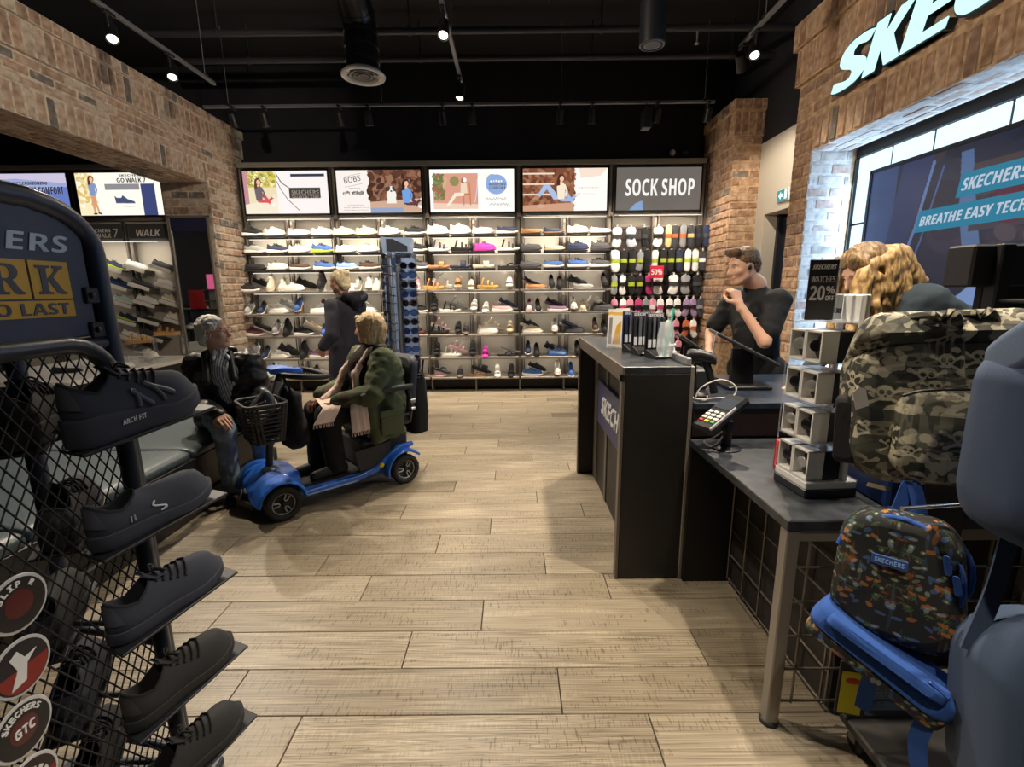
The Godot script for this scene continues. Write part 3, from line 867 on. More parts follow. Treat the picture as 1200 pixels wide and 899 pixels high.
func alcove() -> void:
	for b in 2:
		var x0 := -7.75 + 1.355 * b
		var t := shelf_bay(x0, ["grey shelving bay half hidden behind the rack header, in the left alcove", "grey shelving bay beside the mirror in the left alcove"][b], false)
		for k in 2:
			var xm := x0 + 0.34 + 0.678 * k
			var s := thing("header_sign", ["grey header plate hidden behind the rack header", "grey header plate at the edge of the rack header", "grey header plate numbered 7, above alcove shoes", "grey header plate reading WALK, above alcove shoes"][b * 2 + k], "sign", Vector3(xm, 2.40, -7.19), 0.0, "header plates in the left alcove")
			part("plate", geo().slab(Vector3(-0.29, -0.125, -0.02), Vector3(0.29, 0.125, 0), 0.003), mat("4a4a4a", 0.6), s)
			part("rail", geo().slab(Vector3(-0.3, 0.125, -0.02), Vector3(0.3, 0.15, 0.01), 0.003), mat("a8a39a", 0.5), s)
			if b == 1 and k == 1: write("WALK", s, Vector3(0, 0, 0.002), Vector2(0.36, 0.1), mat("f2f0ec", 0.6), 0.0, 0.2)
			elif b == 1:
				write("SKECHERS", s, Vector3(-0.05, 0.035, 0.002), Vector2(0.36, 0.05), mat("f2f0ec", 0.6))
				write("GO WALK", s, Vector3(-0.05, -0.035, 0.002), Vector2(0.36, 0.06), mat("f2f0ec", 0.6))
				write("7", s, Vector3(0.2, 0.0, 0.002), Vector2(0.07, 0.12), mat("f2f0ec", 0.6), 0.0, 0.1, "Droid Sans", false)
		led(x0 + 0.07, x0 + 1.28, 2.25, -7.0, t, 0.5 * SHELF)
	var list := [
		[-5.90, 1.90, "runnz", "dark trainer with a lime heel"], [-5.56, 1.90, "slpww", "white slip-on"], [-5.18, 1.90, "slpdd", "dark grey slip-on"],
		[-5.87, 1.64, "runnb", "navy trainer"], [-5.53, 1.64, "slpdd", "charcoal slip-on"], [-5.14, 1.64, "slpww", "bright white slip-on"],
		[-5.84, 1.39, "runiw", "mint trainer"], [-5.49, 1.39, "runww", "white knit trainer"], [-5.11, 1.39, "runew", "beige trainer"],
		[-5.82, 1.12, "runnz", "navy and lime trainer"], [-5.47, 1.12, "", "empty place"], [-5.08, 1.12, "runcw", "cream trainer"],
		[-5.80, 0.87, "slpww", "plain white shoe"], [-5.45, 0.87, "rundd", "dark grey trainer"],
	]
	for e in list: walk_shoe(e[0], e[1], e[2], e[3])
	# two screens over them
	var sz := Vector2(1.27, 0.63)
	var p := Pic.new(512, 256, "fbf6ea")
	p.rect(0, 0, 110, 256, "f4e6bd")
	p.speckle(0, 0, 110, 200, ["e6cf94", "d9b86c", "f7efd8"], 60, 14, 5)
	lady(p, 92, 128, 1.75, "7f93bd", "d79a72", "5a3424", false)
	p.rect(172, 66, 210, 36, "8d8a8e")
	p.rect(390, 66, 84, 190, "3d4674")
	p.poly([[222, 138], [236, 150], [262, 150], [272, 134], [300, 158], [340, 172], [344, 184], [226, 182]], "47506e")
	p.line([[226, 184], [344, 186]], 5, "d9d9de")
	p.oval(300, 205, 40, 4, "e6e0d6")
	var s := display_screen("wall_screen", "lit wall screen with a standing woman and a navy shoe, in the left alcove", Vector3(-5.72, 2.945, -7.215), sz, screen_mat(p.tex(), SCREEN), "lit screens in the left alcove")
	write("GO WALK 7", s, Vector3(0.2, 0.19, 0.002), Vector2(0.42, 0.06), mat("47464a", 0.7))
	write("SKECHERS", s, Vector3(0.2, 0.255, 0.002), Vector2(0.34, 0.03), mat("c2bdb8", 0.7))
	p = Pic.new(512, 256, "a8b4e0")
	p.poly([[0, 0], [512, 0], [512, 60], [200, 30], [0, 40]], "dcd2ee")
	p.poly([[300, 110], [512, 80], [512, 256], [120, 256]], "6f86cc")
	p.oval(50, 120, 52, 78, "e4b497")
	p.oval(46, 60, 54, 30, "2f3044")
	p.poly([[270, 160], [300, 130], [360, 170], [400, 190], [260, 190]], "f2f4fb")
	s = display_screen("wall_screen", "lit blue wall screen reading MAXIMUM COMFORT, in the left alcove", Vector3(-7.08, 2.945, -7.215), sz, screen_mat(p.tex(), SCREEN * 0.8), "lit screens in the left alcove")
	write("MAX CUSHIONING", s, Vector3(0.08, 0.16, 0.002), Vector2(0.5, 0.04), mat("34364c", 0.7), 0.0, 0.2)
	write("MAXIMUM COMFORT", s, Vector3(0.16, 0.06, 0.002), Vector2(0.78, 0.1), mat("f4f4fa", 0.7))
	# table under the beam with clear risers and sandals
	var t := thing("display_table", "low black display table with a white top in the left alcove", "table", Vector3(-4.85, 0, -5.25))
	part("body", geo().slab(Vector3(-0.63, 0, -0.9), Vector3(0.63, 0.655, 0.9), 0.004), mat("1b1a1a", 0.5), t)
	part("top", geo().slab(Vector3(-0.68, 0.655, -0.95), Vector3(0.68, 0.70, 0.95), 0.004), mat("e6e2da", 0.45), t)
	var goods := [
		[-4.45, -5.55, 0.24, "stryt", "golden tan sandal", 0.5], [-4.36, -5.9, 0.30, "strty", "tan strappy sandal", 0.4], [-4.62, -5.15, 0.14, "sldtt", "tan slide sandal", 0.7],
		[-4.34, -5.55, 0.06, "runww", "white trainer", -0.5], [-4.6, -5.75, 0.10, "slpgw", "grey slip-on", -0.4], [-4.36, -5.1, 0.02, "slpwc", "white canvas slip-on", 0.4], [-4.7, -4.85, 0.02, "fltkk", "black flat shoe", 0.2],
	]
	var glass := StandardMaterial3D.new()
	glass.albedo_color = Color(0.95, 0.97, 1.0, 0.12)
	glass.transparency = BaseMaterial3D.TRANSPARENCY_ALPHA
	glass.roughness = 0.08
	for q in goods:
		if q[2] > 0.03:
			var g := geo()
			g.slab(Vector3(-0.15, q[2] - 0.006, -0.07), Vector3(0.15, q[2], 0.07))
			for sx in [-1.0, 1.0]: g.slab(Vector3(0.147 * sx - 0.003, 0, -0.07), Vector3(0.147 * sx + 0.003, q[2] - 0.006, 0.07))
			var o := single("acrylic_riser", "clear riser carrying the %s on the white alcove table" % q[4], "riser", g, glass, Vector3(q[0], 0.70, q[1]), "clear risers on the alcove table")
			o.rotation.y = q[5]
		shoe(q[3], "%s on the white-topped table in the left alcove" % q[4], "shoes on the alcove table", Vector3(q[0], 0.701 + (q[2] if q[2] > 0.03 else 0.0), q[1]), Basis(Vector3.UP, q[5]))
	# the mirror on the pier, and what it shows
	var mi := thing("mirror", "tall grey-framed mirror on the left brick pier", "mirror", Vector3(-4.31, 0, -6.53))
	var mm := mat("e8ecec", 0.02, 1.0)
	part("glass", geo().slab(Vector3(-0.245, 0.12, 0), Vector3(0.245, 2.33, 0.012)), mm, mi)
	part("header", geo().slab(Vector3(-0.245, 2.33, 0), Vector3(0.245, 2.5, 0.02), 0.003), mat("2b2f4c", 0.4), mi)
	var fr := geo()
	for sx in [-1.0, 1.0]: fr.slab(Vector3(0.26 * sx - 0.016, 0.1, -0.005), Vector3(0.26 * sx + 0.016, 2.53, 0.03), 0.003)
	fr.slab(Vector3(-0.276, 2.5, -0.005), Vector3(0.276, 2.53, 0.03), 0.003)
	fr.slab(Vector3(-0.276, 0.09, -0.005), Vector3(0.276, 0.12, 0.03), 0.003)
	part("frame", fr, mat("8b8378", 0.4, 0.3), mi)
	t = thing("display_stand", "black two-tier shoe stand seen in the mirror", "stand", Vector3(-5.85, 0, -4.05))
	for y in [0.85, 1.22]: part("tier", geo().slab(Vector3(-0.5, y - 0.03, -0.25), Vector3(0.5, y, 0.25), 0.004), mat("1d1b1b", 0.5), t)
	for sx in [-0.46, 0.46]:
		for sz2 in [-0.21, 0.21]: part("post", geo().slab(Vector3(sx - 0.02, 0, sz2 - 0.02), Vector3(sx + 0.02, 1.19, sz2 + 0.02), 0.003), mat("1d1b1b", 0.5), t)
	part("sign", geo().slab(Vector3(-0.14, 1.23, -0.2), Vector3(0.14, 1.58, -0.19), 0.002), mat("c8262a", 0.5), t)
	part("sign_foot", geo().slab(Vector3(-0.02, 1.22, -0.2), Vector3(0.02, 1.24, -0.17)), mat("1d1b1b", 0.5), t)
	for k in 5: shoe(["slprw", "runtw", "fltkk", "runww", "slpkk"][k], "%s on the black two-tier stand seen in the mirror" % ["brown slip-on", "tan trainer", "black flat", "white trainer", "black slip-on"][k], "shoes on the mirrored stand", Vector3(-6.2 + 0.34 * (k % 3), 1.221 if k < 3 else 0.851, -4.0), Basis(Vector3.UP, 0.5 + 0.4 * k))
	t = thing("shoe_cabinet", "pale shoe cabinet with a lit pink header, seen in the mirror", "cabinet", Vector3(-6.6, 0, -1.9))
	part("back", geo().slab(Vector3(-0.5, 0, -0.02), Vector3(0.5, 1.75, 0.02)), mat("d8d3c8", 0.7), t)
	for y in [0.6, 0.85, 1.1, 1.35, 1.6]: part("shelf", geo().slab(Vector3(-0.5, y - 0.012, -0.28), Vector3(0.5, y + 0.012, 0.0)), mat("7f8a80", 0.5), t)
	part("lit_header", geo().slab(Vector3(-0.5, 1.62, -0.04), Vector3(0.5, 1.95, -0.02)), glow("e0608c", 0.9), t)
	t = thing("poster_screen", "brown-framed lit pink poster seen in the mirror", "screen", Vector3(-5.2, 0, -2.2))
	part("frame", geo().slab(Vector3(-0.32, 1.6, -0.03), Vector3(0.32, 2.5, 0.03), 0.01), mat("43302a", 0.5), t)
	part("post", geo().slab(Vector3(-0.04, 0, -0.02), Vector3(0.04, 1.62, 0.03)), mat("43302a", 0.5), t)
	part("face", geo().slab(Vector3(-0.27, 1.65, -0.034), Vector3(0.27, 2.45, -0.03)), glow("f2d3cf", 0.8), t)

# ---------------------------------------------------------------- socks
var sock_shape := {}
func sock_meshes(kind: int) -> Array:
	# a folded pair hanging from its card: cuff up, toes down; kinds: low pair, tall single, ball
	if sock_shape.has(kind): return sock_shape[kind]
	var prof: Array = [
		[[-0.15, 0.5, 0.1], [-0.142, 0.8, 0.25], [-0.11, 1.02, 0.2], [-0.07, 0.92, 0.05], [-0.02, 0.8, 0.0], [0.03, 0.85, 0.0], [0.075, 1.0, 0.0], [0.11, 0.9, 0.0], [0.13, 0.6, 0.0]],
		[[-0.16, 0.4, 0.0], [-0.15, 0.75, 0.0], [-0.11, 0.95, 0.0], [-0.03, 0.9, 0.0], [0.05, 0.95, 0.0], [0.11, 1.0, 0.0], [0.14, 0.8, 0.0], [0.152, 0.5, 0.0]],
		[[-0.14, 0.5, 0.3], [-0.125, 0.9, 0.4], [-0.09, 1.1, 0.3], [-0.05, 0.8, 0.0], [0.0, 0.95, 0.0], [0.05, 1.1, 0.0], [0.1, 0.95, 0.0], [0.125, 0.5, 0.0]],
	][kind]
	var rows := []
	for q in prof:
		var r := PackedVector3Array()
		for i in 12:
			var a := TAU * i / 12.0
			var cx := cos(a)
			# two socks side by side: a shallow groove down the middle
			var th := 0.022 + 0.012 * sin(PI * clampf((q[0] + 0.16) / 0.3, 0, 1))
			var dz := sin(a) * th * (1.0 - 0.35 * exp(-pow(cx * 4.0, 2.0)) if kind != 1 else 1.0)
			r.append(Vector3(0.055 * (q[1] * cx + q[2]), q[0], dz))
		rows.append(r)
	var body := geo().skin(rows, true, true, true).mesh()
	rows = []
	for y in [-0.035, 0.045]:
		var r := PackedVector3Array()
		for i in 12:
			var a := TAU * i / 12.0
			r.append(Vector3(0.0545 * cos(a), y, sin(a) * 0.036))
		rows.append(r)
	sock_shape[kind] = [body, geo().skin(rows, true, true, true).mesh()]
	return sock_shape[kind]

func sock_wall() -> void:
	var t := shelf_bay(1.46, "dark slatted shelving bay hung with socks under the grey header screen", false)
	upright(2.815, t)
	part("dark_panel", geo().slab(Vector3(1.50, 0.3, -7.37), Vector3(2.80, 2.43, -7.33)), mat("2c2422", 0.7), t)
	for k in 6: part("slat_rail", geo().slab(Vector3(1.50, [2.42, 2.08, 1.74, 1.40, 1.08, 0.76][k] - 0.012, -7.33), Vector3(2.80, [2.42, 2.08, 1.74, 1.40, 1.08, 0.76][k] + 0.012, -7.315)), mat("4a423e", 0.5), t)
	led(1.55, 2.75, 2.56, -7.1, t, 0.3 * SHELF)
	var p := Pic.new(256, 128, "77706a")
	p.poly([[40, 128], [58, 108], [80, 98], [84, 128]], "8fb0dc")
	var s := display_screen("header_screen", "grey header screen reading SOCK SHOP", Vector3(2.14, 2.945, -7.215), Vector2(1.27, 0.63), screen_mat(p.tex(), 0.85))
	write("SOCK SHOP", s, Vector3(0.02, 0.02, 0.004), Vector2(1.0, 0.23), glow("fbf8f2", 1.0))
	# rows: place in cm, kind, width %, sock colour, band colour
	var cols := {"w": ["eeeef0", "white"], "k": ["17171c", "black"], "g": ["8b8f96", "grey"], "d": ["3a3c44", "dark grey"], "n": ["20294a", "navy"], "y": ["d5c08a", "sand"], "p": ["d98fa8", "pink"], "m": ["c23a7c", "magenta"], "l": ["c3cfe0", "pale blue"], "v": ["9a84a8", "lilac"], "o": ["c2683c", "orange"], "z": ["a9bc3a", "lime"], "x": ["2d3a34", "green"]}
	var rows := [
		"154aWwd 174aWld 194aKkd 214aWwk 229bNyo 239bNdo 250bNgo 262bNdy 274bNkn 284bNnd",
		"152bWwz 165bNkz 178bNkz 189aNgz 199bNkk 211bNwz 223bNkz 235bNkz 247bNnz 259bNwz 271bNwz 281aNdw",
		"152aNgz 164aNwk 178aNkz 190aNkz 203aNmk 217aWwk 240aWwd 258aWgk 276aWkd",
		"153cNpk 166cNwm 177cNpk 189cNmk 200cNgk 211cNpw 222cNwm 236cNwk 248cNwk 261cNvk 272cNvk 282cNdg",
		"176cNnk 190cNkn 205cNwl 222cNwk 236cNwp 248cNpk 262cNok 274cNwo",
		"160cNmk 172cNkm 186cNmk 200cNmp 225cNmk 238cNwm 252cNpk",
	]
	var ys := [2.27, 1.925, 1.585, 1.245, 0.925, 0.615]
	for r in 6:
		var es: PackedStringArray = rows[r].split(" ")
		for i in es.size():
			var e := es[i]
			var n := e.length()
			var x := int(e.substr(0, 3)) / 100.0
			var kind := "abc".find(e[3])
			var wide := 1.35 if e[4] == "W" else 0.92
			var sk := thing("sock_pack", "%s socks with %s band, %s, %s sock row" % [cols[e[5]][1], cols[e[6]][1], ORDINAL[i], ["top", "second", "third", "fourth", "fifth", "lowest"][r]], "socks", Vector3(x, ys[r], -7.12 + 0.012 * sin(i * 2.3)), 0.0, "sock packs on the sock wall")
			var ms := sock_meshes(kind)
			var b := part("sock", ms[0], cloth(cols[e[5]][0], 60.0), sk)
			b.scale = Vector3(wide * (-1.0 if i % 3 == 0 else 1.0), 1, 1)
			b.rotation.z = 0.05 * sin(i * 3.1 + r)
			var bd := part("band", ms[1], mat(cols[e[6]][0], 0.5), sk)
			bd.scale = Vector3(wide * 0.98, 0.7, 1)
			part("hanger", geo().slab(Vector3(-0.012, 0.12, -0.004), Vector3(0.012, 0.17, 0.0)), mat("d8d8d8", 0.4), sk)
			part("hook", geo().bar(Vector3(x, ys[r] + 0.165, -7.33), Vector3(x, ys[r] + 0.165, -7.07), 0.004, 5), mat("a8a49c", 0.3, 0.8), t)
	var sg := thing("discount_sign", "red square sign reading 50% hung among the socks", "sign", Vector3(2.12, 1.76, -7.03))
	part("card", geo().slab(Vector3(-0.1, -0.09, -0.004), Vector3(0.1, 0.09, 0), 0.002), mat("d02648", 0.5), sg)
	part("hook", geo().bar(Vector3(0, 0.08, -0.3), Vector3(0, 0.08, 0), 0.005, 5), mat("a8a49c", 0.3, 0.8), sg)
	write("50%", sg, Vector3(0, 0.0, 0.001), Vector2(0.16, 0.08), mat("fbf3f3", 0.6))

# ---------------------------------------------------------------- overhead
func track(called: String, label: String, a: Vector3, b: Vector3, hung: Array) -> void:
	var t := thing("lighting_track", label, "track", Vector3.ZERO)
	var g := geo()
	var d := (b - a).normalized()
	var sd := d.cross(Vector3.UP) * 0.018
	g.slab(a - sd - Vector3(0, 0.016, 0), b + sd + Vector3(0, 0.016, 0), 0.003)
	part("rail", g, mat("6c6c70", 0.45, 0.2), t)
	for h in hung:
		var p := a.lerp(b, h)
		part("wire", geo().bar(p, Vector3(p.x, 4.7, p.z), 0.004, 5), mat("8a8a8e", 0.4, 0.5), t)
		part("joint", geo().box(p + Vector3(0, 0.02, 0), Vector3(0.05, 0.03, 0.05), 0.004), mat("1c1c20", 0.5), t)

func ceiling_services() -> void:
	track("", "long lighting track running across in front of the shelf wall", Vector3(-3.85, 3.80, -6.4), Vector3(2.55, 3.80, -6.4), [0.05, 0.35, 0.70, 0.98])
	track("", "lighting track along the left brick beam", Vector3(-3.3, 3.80, -0.5), Vector3(-3.3, 3.80, -5.75), [0.3, 0.62, 0.97])
	track("", "lighting track running down the middle of the ceiling", Vector3(-0.55, 3.80, -0.4), Vector3(-0.55, 3.80, -5.75), [0.4, 0.85])
	track("", "lighting track beside the right brick beam", Vector3(2.22, 3.80, -0.5), Vector3(2.22, 3.80, -5.05), [0.4, 0.9])
	var xs := [-3.47, -3.08, -2.14, -1.78, -0.85, -0.48, 0.615, 1.02, 1.83, 2.46]
	for i in xs.size():
		spotlight(Vector3(xs[i], 3.62, -6.38), Vector3(xs[i] * 0.95, 1.5 if i % 2 == 0 else 1.0, -7.1), SPOT * 0.66, 33.0, true, "black track spotlight turned to the shelf wall, %s on the far track" % ORDINAL[i])
	var t := thing("projector_box", "black box on the far lighting track, left of its last spotlights", "projector", Vector3(1.70, 3.60, -6.4))
	part("body", geo().box(Vector3(0, 0, 0), Vector3(0.11, 0.22, 0.16), 0.01), mat("17171a", 0.5), t)
	part("stem", geo().bar(Vector3(0, 0.1, 0), Vector3(0, 0.19, 0), 0.012), mat("17171a", 0.5), t)
	for k in 2:
		t = thing("sprinkler_pipe", ["nearer black pipe running across the ceiling", "farther black pipe running across the ceiling"][k], "pipe", Vector3.ZERO, 0.0, "black ceiling pipes")
		var z := -5.75 - 0.62 * k
		part("pipe", geo().bar(Vector3(-4.0, 4.3, z), Vector3(3.4, 4.3, z), 0.034, 10), mat("35353a", 0.5, 0.2), t)
		for x in [-3.2, -1.1, 1.0, 2.7]:
			part("hanger", geo().bar(Vector3(x, 4.3, z), Vector3(x, 4.7, z), 0.008, 5).lathe([Vector2(0.045, -0.015), Vector2(0.045, 0.015)], 10, Transform3D(Basis(Vector3.BACK, PI / 2), Vector3(x, 4.3, z))), mat("35353a", 0.5, 0.2), t)
		if k == 0: part("sprinkler_head", geo().lathe([Vector2(0.0, -0.16), Vector2(0.03, -0.155), Vector2(0.008, -0.13), Vector2(0.014, -0.04), Vector2(0.014, 0.0)], 8, Transform3D(Basis.IDENTITY, Vector3(2.05, 4.3, z))), mat("c8c8c8", 0.3, 0.8), t)
	# duct with a round diffuser
	t = thing("air_duct", "black round air duct bending down to a ring diffuser", "duct", Vector3(-1.45, 0, -5.1))
	var path := smooth_path([Vector3(0, 3.62, 0), Vector3(0, 3.85, 0), Vector3(0, 4.1, 0.06), Vector3(-0.02, 4.32, 0.45), Vector3(-0.05, 4.42, 1.1), Vector3(-0.1, 4.45, 2.4), Vector3(-0.15, 4.45, 4.0)], 6)
	part("pipe", geo().tube(path, 0.155, 20), mat("1b1c20", 0.32, 0.5), t)
	var g := geo()
	for k in range(3, path.size() - 1, 3):
		var d: Vector3 = (path[k + 1] - path[k - 1]).normalized()
		part("band", geo().tube([path[k] - d * 0.012, path[k] + d * 0.012], 0.162, 20), mat("26272c", 0.35, 0.5), t)
	part("diffuser_ring", geo().lathe([Vector2(0.15, 3.64), Vector2(0.18, 3.63), Vector2(0.215, 3.60), Vector2(0.21, 3.585), Vector2(0.165, 3.59), Vector2(0.15, 3.61)], 28), mat("a9a6a2", 0.5), t)
	g = geo()
	for k in 3: g.lathe([Vector2(0.12 - k * 0.042, 3.61), Vector2(0.135 - k * 0.042, 3.592), Vector2(0.125 - k * 0.042, 3.59), Vector2(0.112 - k * 0.042, 3.608)], 22)
	for k in 8: g.bar(Vector3(0, 3.6, 0), Vector3(cos(k * PI / 4) * 0.16, 3.605, sin(k * PI / 4) * 0.16), 0.006, 4)
	part("vanes", g, mat("77746f", 0.5), t)
	downlight("black cylinder downlight hanging above the till counter", Vector3(1.22, 0, -4.5), 1.2)
	downlight("black cylinder downlight above the low table, nearer the entrance", Vector3(1.16, 0, -1.75), 1.15)
	downlight("black cylinder downlight between the brick beams, above the entrance", Vector3(0.3, 0, 0.5), 0.6)
	for k in 2:
		var c := thing("dome_camera", ["white-lit round ceiling camera on the black fascia", "dark round camera beside the white one on the fascia"][k], "camera", Vector3(2.36 + 0.2 * k, 3.47, -7.42), 0.0, "round cameras on the fascia")
		part("ring", geo().lathe([Vector2(0.0, 0.0), Vector2(0.07, 0.0), Vector2(0.07, 0.05), Vector2(0.05, 0.06), Vector2(0.0, 0.06)], 16, Transform3D(Basis(Vector3.RIGHT, PI / 2), Vector3.ZERO)), mat("1c1c20", 0.4), c)
		part("dome", geo().ball(Vector3(0, 0, 0.06), Vector3(0.045, 0.045, 0.045)), mat("d8d8dc" if k == 0 else "3a3a40", 0.15), c)
	t = thing("exit_sign", "green lit emergency exit sign on the passage wall", "sign", Vector3(3.23, 2.585, -5.84))
	part("case", geo().slab(Vector3(-0.03, -0.07, -0.12), Vector3(0, 0.07, 0.12), 0.005), mat("d8dcdc", 0.4), t)
	part("face", geo().slab(Vector3(-0.033, -0.062, -0.112), Vector3(-0.03, 0.062, 0.112)), glow("2ea8b0", 0.8), t)
	g = geo()
	g.xf = Transform3D(Basis(Vector3.UP, -PI / 2), Vector3(-0.034, 0, 0))
	g.prism(PackedVector2Array([Vector2(-0.08, 0), Vector2(-0.03, 0.045), Vector2(-0.03, 0.018), Vector2(0.02, 0.018), Vector2(0.02, -0.018), Vector2(-0.03, -0.018), Vector2(-0.03, -0.045)]), 0, 0.002)
	g.slab(Vector3(0.045, -0.05, 0), Vector3(0.095, 0.05, 0.002))
	part("arrow", g, glow("eafcfc", 1.2), t)

# ---------------------------------------------------------------- bench
func bench() -> void:
	var hide := StandardMaterial3D.new()
	hide.albedo_color = Color("475459")
	hide.roughness = 0.42
	hide.uv1_triplanar = true
	hide.uv1_scale = Vector3.ONE * 6.0
	hide.heightmap_enabled = true
	hide.heightmap_texture = noise_tex(71, 0.06, [[0.0, "000000"], [1.0, "ffffff"]], 128)
	hide.heightmap_scale = 0.12
	var t := thing("bench", "large dark upholstered bench the older man sits on", "bench", Vector3(-2.8, 0, -2.7))
	part("plinth", geo().slab(Vector3(-0.55, 0, -1.4), Vector3(0.62, 0.12, 1.4), 0.01), mat("2a211a", 0.6), t)
	part("skirt", geo().slab(Vector3(-0.59, 0.12, -1.44), Vector3(0.585, 0.388, 1.44), 0.01), leather("19191b"), t)
	for k in 3:
		var z0 := -1.45 + k * 1.1
		var rows := []
		var z1 := minf(z0 + 1.094, 1.45)
		var c := Vector3(0.0, 0, (z0 + z1) / 2)
		for q in [[0.385, -0.01], [0.39, 0.012], [0.42, 0.012], [0.435, 0.006], [0.447, -0.012], [0.455, -0.04], [0.458, -0.12]]:
			var r := PackedVector3Array()
			for p in round_rect(1.18 + q[1] * 2 - 0.03, (z1 - z0) + q[1] * 0.6 - 0.008, 0.03): r.append(Vector3(c.x + p.x, q[0], c.z + p.y))
			rows.append(r)
		part("cushion", geo().skin(rows, true, true, true), hide, t)

func downlight(label: String, at: Vector3, strength: float) -> void:
	var t := thing("cylinder_downlight", label, "downlight", at, 0.0, "cylinder downlights")
	part("housing", geo().lathe([Vector2(0.0, 4.05), Vector2(0.105, 4.05), Vector2(0.11, 4.04), Vector2(0.11, 3.57), Vector2(0.105, 3.56), Vector2(0.09, 3.56), Vector2(0.085, 3.60), Vector2(0.0, 3.60)], 24), mat("202127", 0.4), t)
	part("stem", geo().bar(Vector3(0, 4.04, 0), Vector3(0, 4.7, 0), 0.02), mat("202127", 0.4), t)
	part("baffle", geo().lathe([Vector2(0.05, 3.566), Vector2(0.075, 3.562), Vector2(0.085, 3.575), Vector2(0.05, 3.582)], 20), mat("2c2d33", 0.4), t)
	part("lens", geo().lathe([Vector2(0.0, 3.574), Vector2(0.052, 3.574), Vector2(0.052, 3.57), Vector2(0.0, 3.57)], 16), glow("fff3e0", 3.0), t)
	var l := SpotLight3D.new()
	l.name = "lamp"
	l.light_color = Color("ffeed6")
	l.light_energy = SPOT * strength
	l.spot_angle = 46.0
	l.spot_angle_attenuation = 0.7
	l.spot_range = 20.0
	l.spot_attenuation = 2.0
	l.light_size = 0.05
	l.shadow_enabled = true
	t.add_child(l)
	l.position = Vector3(0, 3.545, 0)
	l.rotation.x = -PI / 2

